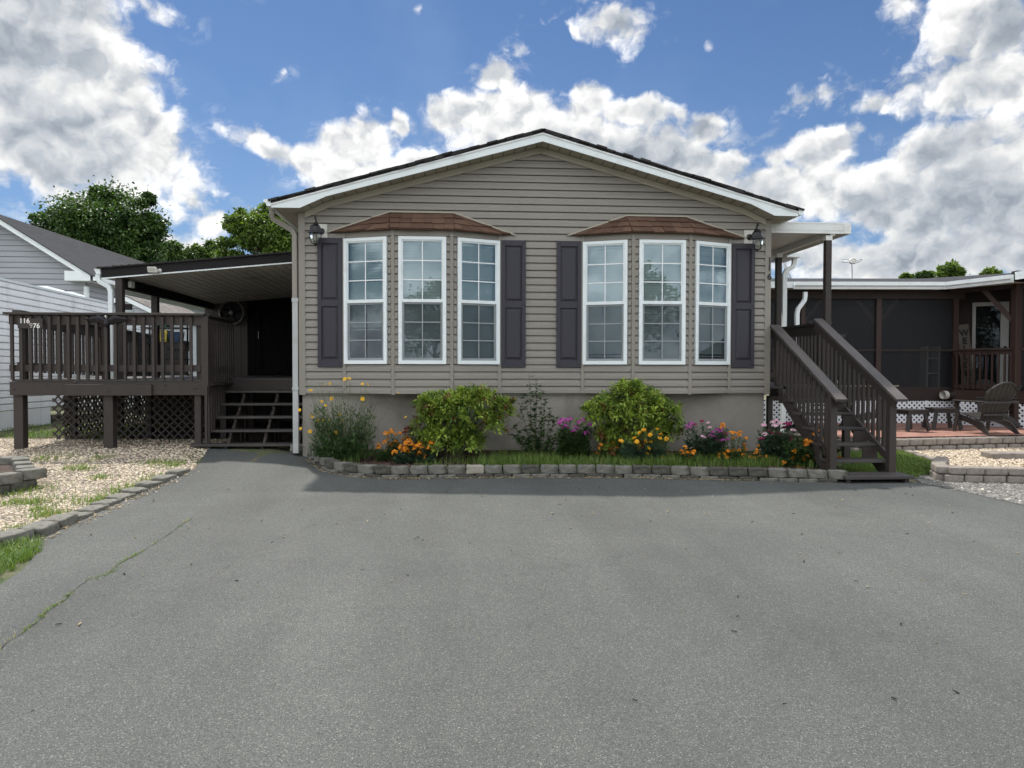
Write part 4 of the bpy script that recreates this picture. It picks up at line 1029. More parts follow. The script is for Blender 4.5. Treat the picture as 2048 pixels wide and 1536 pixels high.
# junction box on the beam
jp = PX(262, 566, -5.555)
jb = MB(); jb.box(-5.554, -5.50, jp.y - .12, jp.y + .02, 2.93, 3.04); tag(jb.build('junction_box', MT['lampwhite'], None, bevel=.005), 'small pale electrical box on the lean-to beam behind the post', 'electrical box')
# metal eagle on the railing
ep = PY(214, 640, DY - .05)
eg = thing('eagle_ornament', 'dark metal spread-wing eagle plaque fixed on the deck railing', 'ornament', (ep.x, DY - .04, ep.z))
MT['eagle'] = pm('dark_bronze_metal', (.022, .020, .024), .35, .3, 30, .3, 60, metallic=.5)
mb = MB()
def wing(sg):
    top = [(.02, .005), (.07, .060), (.12, .078), (.18, .055), (.24, .034), (.30, .020), (.345, .012)]
    bot = [(.02, -.085), (.06, -.075), (.10, -.055), (.15, -.032), (.21, -.018), (.27, -.004), (.345, .004)]
    vs = []
    for (a, b), (c, d) in zip(top, bot):
        th = .012 + .02 * math.exp(-a * 8)
        vs += [(ep.x + sg * a, DY - .045 - th, ep.z + b), (ep.x + sg * (a + c) / 2, DY - .058 - th, ep.z + (b * .65 + d * .35)), (ep.x + sg * c, DY - .041, ep.z + d)]
    mb.add(vs, [q for i in range(6) for q in ((3 * i, 3 * i + 1, 3 * i + 4, 3 * i + 3), (3 * i + 1, 3 * i + 2, 3 * i + 5, 3 * i + 4))])
    for k in range(8):    # feathers hang from the trailing edge
        a = .06 + k * .032; L_ = .055 - .004 * k
        mb.beam((ep.x + sg * a, DY - .046, ep.z - .02 + .004 * k), (ep.x + sg * (a + .022), DY - .044, ep.z - .02 + .004 * k - L_ * .7), .006, .022, up=(1, 0, 0))
wing(-1); wing(1); mb.build('wings', MT['eagle'], eg, True)
mb = MB(); mb.tube([(ep.x, DY - .06, ep.z + .03), (ep.x, DY - .07, ep.z - .01), (ep.x, DY - .068, ep.z - .05), (ep.x, DY - .06, ep.z - .085), (ep.x, DY - .055, ep.z - .10)], [.018, .034, .042, .045, .03], 12); mb.build('body', MT['eagle'], eg, True)
mb = MB(); mb.tube([(ep.x, DY - .065, ep.z + .02), (ep.x - .002, DY - .075, ep.z + .045), (ep.x - .008, DY - .085, ep.z + .056), (ep.x - .03, DY - .088, ep.z + .048)], [.016, .019, .015, .003], 10)
MT['eaglehead'] = pm('silvered_metal', (.35, .35, .36), .4, .2, 20, metallic=.4); mb.build('head', MT['eaglehead'], eg, True)
# number board on the railing
s0, s1 = PY(36, 637, DY - .045), PY(86, 657, DY - .045)
sg = thing('number_board', 'small brown board with white numbers 116 and 976 on the deck railing', 'sign', (s0.x, DY - .04, s1.z))
mb = MB(); mb.box(s0.x, s1.x, DY - .058, DY - .040, s1.z, s0.z); mb.build('board', B, sg, bevel=.003)
MT['digit'] = pm('white_number_paint', (.72, .71, .68), .5, .05, 4); MT['digitshade'] = pm('shaded_number_paint', (.40, .39, .37), .7, .6, 60)  # greyed copy: the shadow on the first digit is in its colour
q = PY(49, 645.5, DY - .06); text_obj('116', .105, MT['digit'], (q.x, DY - .0595, q.z - .005), (math.pi / 2, 0, 0), .001, sg, 'digits', .0022)
q = PY(72.8, 655.4, DY - .06); text_obj('76', .105, MT['digit'], (q.x, DY - .0595, q.z - .005), (math.pi / 2, 0, 0), .001, sg, 'digits', .0022)
q = PY(62, 655.2, DY - .06); text_obj('9', .105, MT['digitshade'], (q.x, DY - .0595, q.z - .005), (math.pi / 2, 0, 0), .001, sg, 'digits', .001)
# storage shelf with bins behind the deck
sh = thing('storage_shelf', 'dark metal shelf unit standing at the back of the deck', 'shelf', (-6.2, 16.4, DZ))
mb = MB()
for x in (-6.75, -5.95):
    for yy in (16.2, 16.6): mb.box(x, x + .03, yy, yy + .03, DZ, 2.72)
mb.build('upright', MT['darkmetal'], sh)
for z in (1.75, 2.1, 2.42, 2.68): mb = MB(); mb.box(-6.76, -5.91, 16.19, 16.64, z, z + .025); mb.build('shelf_board', MT['darkmetal'], sh)
MT['green'] = pm('teal_plastic', (.03, .16, .12), .4, .1, 4); MT['ybag'] = pm('yellow_printed_bag', (.50, .42, .08), .5, .5, 9); MT['blue'] = pm('dark_blue_plastic', (.02, .05, .11), .4, .1, 4)
for nm, mt, x, z, h, lab, ct in (('storage_bin', 'green', -6.35, 2.446, .12, 'teal lidded bin on the shelf behind the deck', 'bin'), ('seed_bag', 'ybag', -6.34, 2.126, .26, 'yellow and white bag on the middle shelf behind the deck', 'bag'), ('storage_bin', 'blue', -6.08, 2.126, .2, 'dark blue bin on the shelf behind the deck', 'bin')):
    mb = MB(); mb.hexa([(x - .1, 16.25, z), (x + .1, 16.25, z), (x + .1, 16.5, z), (x - .1, 16.5, z), (x - .12, 16.23, z + h), (x + .12, 16.24, z + h), (x + .12, 16.52, z + h * .97), (x - .12, 16.52, z + h)]); mb.box(x - .13, x + .13, 16.225, 16.53, z + h, z + h + .02) if nm == 'storage_bin' else None
    tag(mb.build(nm, MT[mt], None, bevel=.015), lab, ct)

# ------------------------------------------------------------------ neighbours on the left
MT['sidgrey'] = siding_mat('grey_vinyl_siding', (.33, .345, .37))
NY = 24.0
pk, ev, cn = PY(-10, 427, NY), PY(193, 553, NY), PY(172, 570, NY)
nb = thing('gable_house', 'grey sided neighbouring house with slate roof and white rake trim', 'house', (pk.x, NY + 5, G(pk.x, NY)))
hw = cn.x - pk.x; x0, x1 = pk.x - hw, cn.x; zE = cn.z - .05; zP = pk.z - .14; g0 = G(-12, NY)
f = Fr((x0, NY), (x1, NY)); mb = MB()
zR = pk.z - (pk.z - ev.z) / (ev.x - pk.x) * hw - .14
def nspan(h):
    if h <= zR: return [(0, f.len)]
    w_ = (f.len / 2) * max(0, (zP - h) / (zP - zR)); return [(f.len / 2 - w_, f.len / 2 + w_)]
siding(mb, f, g0, zP - .05, nspan, lap=.17, out=.02)
mb.poly([(x0, NY + .03, g0), (x1, NY + .03, g0), (x1, NY + .03, zR), (pk.x, NY + .03, zP), (x0, NY + .03, zR)])
mb.build('wall', MT['sidgrey'], nb)
f2 = Fr((x1, NY), (x1, NY + 21.5)); mb = MB(); zW = ev.z - .13; siding(mb, f2, g0, zW, lambda h: [(0, 21.5)], lap=.17, out=.02); mb.poly([f2.p(0, g0, -.03), f2.p(21.5, g0, -.03), f2.p(21.5, zW, -.03), f2.p(0, zW, -.03)]); mb.build('side_wall', MT['sidgrey'], nb)
mb = MB(); mb.box(x1 - .05, x1 + .06, NY - .05, NY + .08, g0, zE); mb.build('corner_trim', MT['white'], nb)
slp = (pk.z - ev.z) / (ev.x - pk.x); RY0, RY1 = NY - .4, NY + 21.9
for sgn in (-1, 1):
    ex = pk.x + sgn * (ev.x - pk.x); mb = MB()
    mb.prism([(pk.x, RY0, pk.z - .17), (ex, RY0, ev.z - .17), (ex, RY0, ev.z), (pk.x, RY0, pk.z)], (0, .03, 0)); mb.build('rake_fascia', MT['white'], nb)
    mb = MB(); mb.prism([(ex, RY0 - .02, ev.z - .18), (ex - sgn * .75, RY0 - .02, ev.z - .18), (ex - sgn * .75, RY0 - .02, ev.z + .12), (ex - sgn * .28, RY0 - .02, ev.z + .10)], (0, .48, 0)); mb.box(min(ex, ex - sgn * .6), max(ex, ex - sgn * .6), RY0 + .5, RY1, ev.z - .17, ev.z - .14); mb.build('eave_return', MT['white'], nb)
    mb = MB(); e2 = ex + sgn * .08; ez = ev.z - .08 * slp
    n_ = 26; tint = []; rg = random.Random(8)
    for i in range(n_):
        t0, t1 = i / n_, min(1, (i + 1.1) / n_)
        P = [(e2 + (pk.x - e2) * t0, ez + (pk.z - ez) * t0), (e2 + (pk.x - e2) * t1, ez + (pk.z - ez) * t1)]
        y = RY0 - .05
        while y < RY1:
            y2 = min(y + rg.uniform(.35, .55), RY1)
            mb.add([(P[0][0], y, P[0][1] + .032), (P[0][0], y2, P[0][1] + .032), (P[1][0], y2, P[1][1] + .018), (P[1][0], y, P[1][1] + .018), (P[0][0], y, P[0][1] + .008), (P[0][0], y2, P[0][1] + .008)], [(0, 1, 2, 3), (4, 5, 1, 0)]); tint += [rg.random()] * 6
            y = y2
    mb.prism([(e2, RY0 - .05, ez), (pk.x, RY0 - .05, pk.z), (pk.x, RY0 - .05, pk.z + .025), (e2, RY0 - .05, ez + .03)], (0, RY1 - RY0, 0)); tint += [.1] * 8
    o = mb.build('roof', MT['roofnbr'], nb); a = o.data.attributes.new('tint', 'FLOAT', 'POINT'); a.data.foreach_set('value', tint)
    mb = MB(); mb.box(min(e2, e2 + sgn * .12), max(e2, e2 + sgn * .12), RY0, RY1, ez - .12, ez - .0); mb.build('gutter', MT['white'], nb)
# ribbed white trailer
MT['rv'] = pm('streaked_white_metal', (.86, .87, .88), .35, .06, 2, dirt=((.36, .30, .25), .28, 1.6), stretch=(1, 1.2, .10))
rv0, rv1 = PX(-60, 548, -9.0), PX(215, 608, -9.0)
rv = thing('travel_trailer', 'long white ribbed metal travel trailer with rust streaks parked behind the deck', 'trailer', (-10.2, 17, G(-9, 17)))
ya, yb_ = 13.4, rv1.y + .2; zt = 3.26
tz = lambda yy: rv1.z + (rv1.y - yy) * (PX(0, 560, -9.0).z - rv1.z) / (rv1.y - PX(0, 560, -9.0).y)
mb = MB(); z = 0.72; n_ = 19
for i in range(n_):
    def zz(yy, k): return .72 + (tz(yy) - .72) * k / n_
    for k0, k1, d0, d1 in ((0, .10, .0, .035), (.10, .84, .035, .030), (.84, 1.0, .030, -.01)):
        mb.add([(-9.0 + d0, ya, zz(ya, i + k0)), (-9.0 + d0, yb_, zz(yb_, i + k0)), (-9.0 + d1, yb_, zz(yb_, i + k1)), (-9.0 + d1, ya, zz(ya, i + k1))], [(0, 1, 2, 3)])
mb.hexa([(-11.4, ya, .72), (-9.003, ya, .72), (-9.003, yb_, .72), (-11.4, yb_, .72), (-11.4, ya, tz(ya)), (-9.003, ya, tz(ya)), (-9.003, yb_, tz(yb_)), (-11.4, yb_, tz(yb_))])
mb.build('body', MT['rv'], rv)
mb = MB(); mb.beam((-8.99, ya, tz(ya) + .015), (-8.99, yb_, tz(yb_) + .015), .07, .05); mb.build('roof_rail', MT['white'], rv)
mb = MB(); mb.box(-9.0, -8.975, ya, 16.9, G(-9, 15) - .05, .715); mb.box(-11.4, -9.01, ya, ya + .03, G(-9, 15) - .05, .715); mb.build('skirt', MT['rv'], rv)
for yy, w_ in ((17.4, .34), (18.35, .26)):
    zt_ = tz(yy); mb = MB(); mb.box(-9.5, -9.1, yy - w_, yy + w_, zt_ - .01, zt_ + .06); mb.hexa([(-9.55, yy - w_ - .04, zt_ + .062), (-9.06, yy - w_ - .04, zt_ + .062), (-9.06, yy + w_ + .04, zt_ + .062), (-9.55, yy + w_ + .04, zt_ + .062), (-9.5, yy - w_, zt_ + .13), (-9.1, yy - w_, zt_ + .13), (-9.1, yy + w_, zt_ + .10), (-9.5, yy + w_, zt_ + .10)]); mb.build('roof_vent', MT['white'], rv)
mb = MB(); mb.box(-9.6, -9.35, 14.2, 14.75, .05, .62); mb.build('wheel_cover', MT['darkmetal'], rv)
# small pale outbuilding further back
OY = 22.0
op, oe = PY(250, 591, OY), PY(322, 625, OY)
ob = thing('garden_shed', 'small pale grey gabled outbuilding with one dark window behind the deck', 'shed', (op.x, OY + 2, G(-9, OY)))
osl = (op.z - oe.z) / (oe.x - op.x); ohw = 1.5; og = G(-9, OY); oz = op.z - osl * ohw
f = Fr((op.x - ohw + .15, OY), (op.x + ohw - .15, OY)); mb = MB()
def ospan(h):
    zz_ = op.z - .12 - osl * (ohw - .15)
    if h <= zz_: return [(0, f.len)]
    w_ = f.len / 2 * max(0, (op.z - .12 - h) / (op.z - .12 - zz_)); return [(f.len / 2 - w_, f.len / 2 + w_)]
MT['sidpale'] = siding_mat('pale_grey_siding', (.42, .45, .47))
siding(mb, f, og, op.z - .14, ospan, lap=.12, out=.014); mb.box(op.x - ohw + .15, op.x + ohw - .15, OY + .002, OY + 4.3, og, oz + .1); mb.build('wall', MT['sidpale'], ob)
wa, wb = PY(238, 608, OY - .03), PY(264, 620, OY - .03)
mb = MB(); mb.box(wa.x, wb.x, OY - .028, OY - .016, wb.z, wa.z); mb.build('window', MT['dark'], ob)
mb = MB(); mb.box(wa.x - .04, wb.x + .04, OY - .04, OY - .0165, wb.z - .05, wb.z - .002); mb.box(wa.x - .04, wb.x + .04, OY - .04, OY - .0165, wa.z + .002, wa.z + .05); mb.build('window_trim', MT['sidpale'], ob)
for sgn in (-1, 1):
    mb = MB(); ex = op.x + sgn * ohw
    mb.prism([(op.x, OY - .2, op.z - .13), (ex, OY - .2, oz - .13), (ex, OY - .2, oz), (op.x, OY - .2, op.z)], (0, .03, 0)); mb.build('rake_fascia', MT['white'], ob)
    mb = MB(); tint = []; rg = random.Random(4); n_ = 12
    for i in range(n_):
        t0, t1 = i / n_, (i + 1.05) / n_; P = [(ex + (op.x - ex) * t0, oz + (op.z - oz) * t0), (ex + (op.x - ex) * t1, oz + (op.z - oz) * t1)]; y = OY - .22
        while y < OY + 4.5:
            y2 = y + rg.uniform(.2, .3); mb.add([(P[0][0], y, P[0][1] + .03), (P[0][0], y2, P[0][1] + .03), (P[1][0], y2, P[1][1] + .016), (P[1][0], y, P[1][1] + .016), (P[0][0], y, P[0][1] + .005), (P[0][0], y2, P[0][1] + .005)], [(0, 1, 2, 3), (4, 5, 1, 0)]); tint += [rg.random()] * 6; y = y2
    o = mb.build('roof', MT['rooflight'], ob); a = o.data.attributes.new('tint', 'FLOAT', 'POINT'); a.data.foreach_set('value', tint)
# ------------------------------------------------------------------ side porch on the right: stairs, platform, canopy
ps = thing('porch_stairs', 'dark brown wooden porch stairs with sloping handrails at the right house corner', 'stairs', (5.4, 10.5, G(5.4, 10)))
ST = [(9.30, .185), (9.72, .345), (9.96, .545), (10.26, .745), (10.58, .935), (10.90, 1.120)]
PZT, PYF, PYB = 1.31, 11.22, 14.4
XL, XR = 5.03, 5.86
for i, (yy, z) in enumerate(ST):
    mb = MB()
    if i == 0: mb.box(5.02, 5.96, yy, yy + .42, z - .045, z)
    else: mb.box(XL - .03, XR - .03, yy, yy + .285, z - .04, z)
    mb.build('tread', MT['tread'], ps, bevel=.006)
mb = MB(); mb.box(5.06, 5.12, 9.36, 9.66, G(5, 9.4) - .05, .139); mb.box(5.86, 5.92, 9.36, 9.66, G(5, 9.4) - .05, .139); mb.build('step_support', B, ps)
for x in (XL - .02, XR - .045):
    mb = MB(); mb.prism([(x, 9.62, .03), (x, 9.74, .03), (x, PYF + .1, 1.13), (x, PYF, 1.27)] + [q for (yy, z) in reversed(ST[1:]) for q in ((x, yy + .27, z - .042), (x, yy + .06, z - .042))], (.04, 0, 0)); mb.build('stringer', B, ps)
for i in range(1, 6):       # short riser boards at the right end, as on the stairs
    yy, z = ST[i]; mb = MB(); mb.box(XR - .24, XR - .046, yy + .25, yy + .268, z + .002, (ST[i + 1][1] if i < 5 else PZT) - .042); mb.build('riser', B, ps)
def hrail(yy): return 1.175 + (yy - 9.45) * (2.385 - 1.175) / (11.78 - 9.45)
for sx, x in ((-1, XL), (1, XR)):
    y0, y1 = 9.44, 11.80 if sx > 0 else 11.57
    mb = MB(); mb.beam((x, y0, hrail(y0)), (x, y1, hrail(y1)), .155, .042, up=(0, 0, 1)); mb.build('handrail', MT['brownrail'], ps, bevel=.005)
    mb = MB(); mb.beam((x - sx * .028, y0 + .1, hrail(y0 + .1) - .10), (x - sx * .028, y1, hrail(y1) - .10), .036, .12); mb.build('sub_rail', B, ps)
    mb = MB(); mb.beam((x - sx * .028, y0 + .3, hrail(y0 + .3) - .93), (x - sx * .028, y1, hrail(y1) - .93), .036, .10); mb.build('lower_rail', B, ps)
    mb = MB(); yy = 9.64; mb.box(x - .048, x + .048, yy, yy + .10, G(5, 9.5) + (.0 if sx < 0 else .09), hrail(yy + .05) - .03); mb.build('newel_post', B, ps, bevel=.006)
    yy = 9.88
    while yy < y1 - .02:
        mb = MB(); mb.box(x + sx * .0 - .0, x + .038, yy, yy + .038, max(hrail(yy) - 1.02, .2), hrail(yy) - .045); mb.build('baluster', B, ps); yy += .134
pl = thing('porch_platform', 'dark brown wooden porch landing with railing beside the right house wall', 'porch', (5.6, 12.5, G(5.6, 12)))
mb = MB(); yy = PYF
while yy < PYB: mb.box(HX1 + .015, 6.2, yy, yy + .132, PZT - .036, PZT); yy += .138
mb.build('deck_boards', MT['tread'], pl)
mb = MB(); mb.box(HX1 + .015, 6.2, PYF + .002, PYF + .042, 1.05, PZT - .038); mb.box(6.16, 6.2, PYF + .043, PYB, 1.05, PZT - .038); mb.build('rim_board', B, pl)
mb = MB(); mb.beam((6.13, 11.98, 2.355), (6.13, 14.3, 2.355), .13, .04); mb.build('rail_cap', B, pl)
mb = MB(); mb.beam((6.11, 11.98, 2.25), (6.11, 14.3, 2.25), .036, .16); mb.beam((6.11, 11.98, 1.46), (6.11, 14.3, 1.46), .036, .1); mb.build('rail', B, pl)
yy = 12.08
while yy < 14.2: mb = MB(); mb.box(6.132, 6.17, yy, yy + .038, 1.16, 2.33); mb.build('baluster', B, pl); yy += .128
for yy in (PYF + .06, 14.2): mb = MB(); mb.box(6.06, 6.155, yy, yy + .095, G(6, 12) - .1, 1.05); mb.build('post', B, pl)
cy = thing('porch_canopy', 'flat white metal canopy on brown posts over the right side porch', 'canopy', (5.8, 13, PZT))
CX0, CX1, CYF, CYB = 5.11, 6.46, 11.9, 15.1
mb = MB(); mb.box(CX0, CX1, CYF, CYF + .03, 3.825, 4.008); mb.box(CX0, CX1, CYF - .006, CYF - .0005, 3.985, 4.006); mb.box(CX0, CX1, CYF - .006, CYF - .0005, 3.875, 3.882); mb.box(CX0 + .06, CX0 + .18, CYF - .006, CYF - .0005, 3.827, 3.983); mb.box(CX1 - .12, CX1, CYF - .007, CYF - .001, 3.827, 3.984); mb.build('fascia', MT['alum'], cy)
mb = MB(); mb.box(CX1 - .03, CX1, CYF + .031, CYB, 3.825, 4.006); mb.build('side_fascia', MT['alum'], cy)
mb = MB(); x = HX1 + .01
while x < CX1 - .04: mb.box(x, min(x + .148, CX1 - .031), CYF + .031, CYB, 3.90, 3.93); mb.box(x + .148, min(x + .152, CX1 - .031), CYF + .031, CYB, 3.906, 3.93); x += .152
mb.build('ceiling_panel', MT['alum'], cy)
mb = MB(); mb.box(CX1 - .33, CX1 - .25, CYF + .032, CYB, 3.80, 3.899); mb.build('beam', MT['alum'], cy)
for yy in (CYF + .04, 13.85):
    mb = MB(); mb.box(6.06, 6.16, yy, yy + .10, PZT, 3.72); mb.build('post', B, cy, bevel=.004)
    mb = MB(); mb.box(6.055, 6.165, yy - .004, yy + .104, 3.722, 3.80); mb.build('post_cap', MT['alum'], cy)
dp = PX(1590, 516, 6.42)
mb = MB(); mb.tube([(6.70, 14.5, 3.80), (6.70, 14.5, 3.70), (6.67, 14.5, 3.63), (6.54, 14.5, 3.56), (6.50, 14.5, 3.48), (6.50, 14.5, 3.35), (6.50, 14.5, .2)], 1, sq=(.085, .07)); mb.box(CX1 + .001, 6.75, 14.3, 15.1, 3.80, 3.88); mb.build('downspout', MT['white'], cy)

# wall lanterns
MT['bulb'] = pm('frosted_bulb', (.30, .30, .26), .6, .05, 4)
def lantern(u, v, label, mirror):
    c = PY(u, v, HY - .22)      # centre of the brim ring
    t = thing('wall_lantern', label, 'lantern', (c.x, HY - .02, c.z), group='wall lanterns')
    x, y, z = c.x, HY - .22, c.z
    mb = MB(); px = x + mirror * .055
    mb.box(px - .085, px + .085, HY - .030, HY - .017, z - .085, z + .165); mb.box(px - .068, px + .068, HY - .036, HY - .0305, z - .068, z + .148); mb.build('mounting_block', MT['lampwhite'], t, bevel=.004)
    mb = MB(); mb.lathe([(0, .022), (.035, .018), (.05, .0)], (px, HY - .037, z + .05), 16, 'Y')
    mb.tube([(px, HY - .05, z + .05), (px, HY - .10, z + .06), (px - mirror * .02, HY - .16, z + .11), (x, y + .02, z + .19), (x, y - .0, z + .235), (x, y - .025, z + .225), (x, y - .02, z + .19)], [.014, .012, .011, .011, .012, .012, .010], 8); mb.build('arm', MT['darkmetal'], t, True)
    mb = MB(); mb.lathe([(0, .165), (.010, .160), (.013, .150), (.030, .146), (.036, .132), (.030, .124), (.055, .112), (.078, .085), (.086, .04), (.090, .022), (.116, .010), (.116, -.008), (.085, -.010), (.0, -.004)], (x, y, z), 8, ang0=.39); mb.build('cap', MT['darkmetal'], t)
    mb = MB(); prof = [(.076, -.010), (.082, -.05), (.076, -.10), (.060, -.15), (.045, -.172)]
    mb.lathe(prof, (x, y, z), 8, ang0=.39); mb.build('glass', MT['lampglass'], t)
    mb = MB()
    for k in range(4):
        a = .39 + k * math.pi / 2
        mb.tube([(x + (r + .003) * math.cos(a), y + (r + .003) * math.sin(a), z + h) for r, h in prof], .005, 5)
    mb.lathe([(.0, -.195), (.012, -.19), (.030, -.178), (.050, -.174), (.050, -.166), (0, -.164)], (x, y, z), 12); mb.build('cage', MT['darkmetal'], t)
    mb = MB(); mb.lathe([(0, -.135), (.022, -.13), (.034, -.10), (.030, -.06), (.016, -.02), (.014, -.004)], (x, y, z), 12)
    mb.build('bulb', MT['bulb'], t, True)
lantern(631, 465, 'black wall lantern beside the left house corner, above the leftmost shutter', 1)
lantern(1515, 477, 'black wall lantern beside the right house corner, above the rightmost shutter', -1)

# ------------------------------------------------------------------ neighbour on the right: screened porch
RW = MT['redwood']; DEP = 17.0; MPX = DEP / F_PX
sp = thing('screened_porch', 'dark screened porch house with shallow grey roof and white gutter right of the stairs', 'house', tuple(PD(1800, 860, DEP)))
w0, w1 = PD(1540, 735, DEP), PD(1906, 735, DEP)
f = Fr((w0.x, w0.y), (w1.x, w1.y)); A = lambda u: (u - 1540) * MPX; Z = lambda v: 1.6 + (735 - v) * MPX
FZ, PTZ = 1.115, .345
def fbox(nm, mat, a0, a1, h0, h1, d0, d1, bev=0): mb = MB(); mb.fbox(f, a0, a1, h0, h1, d0, d1); return mb.build(nm, mat, sp, bevel=bev)
fbox('header_beam', MT['porchint'], 0, A(1925), 3.185, 3.37, -.04, .06)
for u0, u1 in ((1600, 1608), (1750, 1760), (1904, 1914)): fbox('post', RW, A(u0), A(u1), FZ - .02, 3.184, -.05, .045)
fbox('middle_rail', MT['porchint'], 0, A(1904), 1.985, 2.03, -.03, .02)
fbox('sill_board', MT['porchint'], 0, A(1904), FZ - .03, FZ + .05, -.03, .03)
fbox('rim_board', MT['porchint'], 0, A(1925), .86, FZ - .032, -.03, .04)
for a0, a1 in ((0, A(1600)), (A(1608), A(1750)), (A(1760), A(1904))):
    for h0, h1 in ((FZ + .05, 1.985), (2.03, 3.185)):
        mb = MB(); mb.poly([f.p(a0, h0, -.01), f.p(a1, h0, -.01), f.p(a1, h1, -.01), f.p(a0, h1, -.01)]); mb.build('porch_screen', MT['porchscreen'], sp)
for u, s_ in ((1750, -1), (1760, 1), (1608, 1)):
    mb = MB(); mb.beam(f.p(A(u), 2.66, -.07), f.p(A(u) + s_ * .42, 3.18, -.07), .05, .085, up=(0, 0, 1)); mb.build('brace', RW, sp)
# inside, its dimness put into a near-black wall colour
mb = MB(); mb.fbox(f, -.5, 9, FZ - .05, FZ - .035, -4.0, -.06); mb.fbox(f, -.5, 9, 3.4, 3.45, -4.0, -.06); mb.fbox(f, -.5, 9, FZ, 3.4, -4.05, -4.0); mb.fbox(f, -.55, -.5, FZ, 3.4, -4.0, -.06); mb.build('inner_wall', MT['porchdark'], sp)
mb = MB(); mb.fbox(f, A(1712), A(1722), 2.35, 2.42, -.9, -.8); mb.fbox(f, A(1690), A(1700), 2.55, 2.83, -2.2, -2.1); mb.fbox(f, A(1868), A(1895), FZ + .35, FZ + .38, -.6, -.3); mb.fbox(f, A(1868), A(1895), FZ + .7, FZ + .73, -.6, -.3); mb.fbox(f, A(1868), A(1871), FZ, FZ + 1.0, -.6, -.3); mb.fbox(f, A(1892), A(1895), FZ, FZ + 1.0, -.6, -.3); mb.build('inner_shelf', MT['fan'], sp)
# wing to the right: rail, big post, door behind
q0, q1 = PD(1909, 697, 16.75), PD(2026, 694, 15.75)
f3 = Fr((q0.x, q0.y), (q1.x, q1.y)); L3 = f3.len
def f3box(nm, mat, a0, a1, h0, h1, d0, d1): mb = MB(); mb.fbox(f3, a0, a1, h0, h1, d0, d1); return mb.build(nm, mat, sp)
f3box('rail_cap', RW, -.05, L3, 2.0, 2.04, -.07, .07); f3box('rail', RW, 0, L3, 1.90, 1.998, -.02, .02); f3box('rail', RW, 0, L3, FZ + .05, FZ + .12, -.02, .02)
k = 0; a = .06
while a < L3 - .03: f3box('baluster', RW, a, a + .036, FZ + .02, 1.95, .022, .056); a += .122
f3box('rim_board', RW, 0, L3 + 3, .86, FZ - .002, -.02, .03)
big = f3.p(L3 + .06, 0, 0); mb = MB(); mb.box(big.x - .075, big.x + .085, big.y - .08, big.y + .08, PTZ - .3, 3.66); mb.build('post', RW, sp, bevel=.008)
mb = MB(); mb.beam(f3.p(L3 - .02, 2.62, 0), f3.p(L3 - .62, 3.35, 0), .06, .09); mb.build('brace', RW, sp)
f3box('header_beam', MT['porchint'], -.1, L3 + 3, 3.30, 3.50, -.06, .04)
mb = MB(); mb.poly([f3.p(L3 + .15, FZ, -.01), f3.p(L3 + 3, FZ, -.01), f3.p(L3 + 3, 3.3, -.01), f3.p(L3 + .15, 3.3, -.01)]); mb.build('porch_screen', MT['porchscreen'], sp)
f3box('middle_rail', RW, L3 + .15, L3 + 3, 1.985, 2.03, -.03, .02)
mb = MB(); mb.fbox(f3, L3 + 3.001, L3 + 3.06, FZ, 3.5, -3, .02); mb.fbox(f3, L3 + .2, L3 + 3, FZ, 3.5, -3.06, -3.0); mb.build('inner_wall', MT['porchint'], sp)
d0, d1 = PD(1943, 735, 17.35), PD(2016, 735, 17.0)
f4 = Fr((d0.x, d0.y), (d1.x, d1.y)); L4 = f4.len
MT['dooroff'] = pm('off_white_door_paint', (.36, .36, .34), .5, .08, 3)
door = bpy.data.objects.new('door', None); COL.objects.link(door); door.parent = sp; door.location = f4.p(L4 / 2, FZ) - wloc(sp)
mb = MB(); zt = 3.13; mb.fbox(f4, 0, .07, FZ, zt, 0, .05); mb.fbox(f4, L4 - .16, L4, FZ, zt - .0, 0, .05); mb.fbox(f4, .07, L4 - .16, zt - .085, zt, 0, .05); mb.fbox(f4, .07, L4 - .16, FZ, FZ + .1, 0, .05); mb.build('door_frame', MT['dooroff'], door)
mb = MB(); mb.poly([f4.p(.07, FZ + .1, .02), f4.p(L4 - .16, FZ + .1, .02), f4.p(L4 - .16, zt - .085, .02), f4.p(.07, zt - .085, .02)]); mb.build('door_glass', MT['doorglass'], door)
mb = MB(); mb.fbox(f4, .075, L4 - .165, FZ + .1, zt - .09, -.06, -.03); mb.build('door_panel', MT['dark'], door)
mb = MB(); c_ = f4.p(L4 - .08, 2.08, .05); mb.lathe([(0, .05), (.03, .045), (.03, .015), (.015, .0)], c_, 10, 'Y'); mb.build('door_knob', MT['darkmetal'], door)
mb = MB(); mb.fbox(f4, -1.5, -.002, FZ, 3.4, -.1, -.02); mb.fbox(f4, L4 + .002, L4 + 3, FZ, 3.4, -.1, -.02); mb.fbox(f4, -.002, L4 + .002, zt + .002, 3.4, -.1, -.02); mb.build('inner_wall', MT['porchint'], sp)
mb = MB(); mb.add([f3.p(-.1, FZ - .003, .03), f3.p(L3 + 3, FZ - .003, .03), f3.p(L3 + 3, FZ - .003, -3), f3.p(-.1, FZ - .003, -3)], [(0, 1, 2, 3)]); mb.build('floor_boards', MT['porchint'], sp)
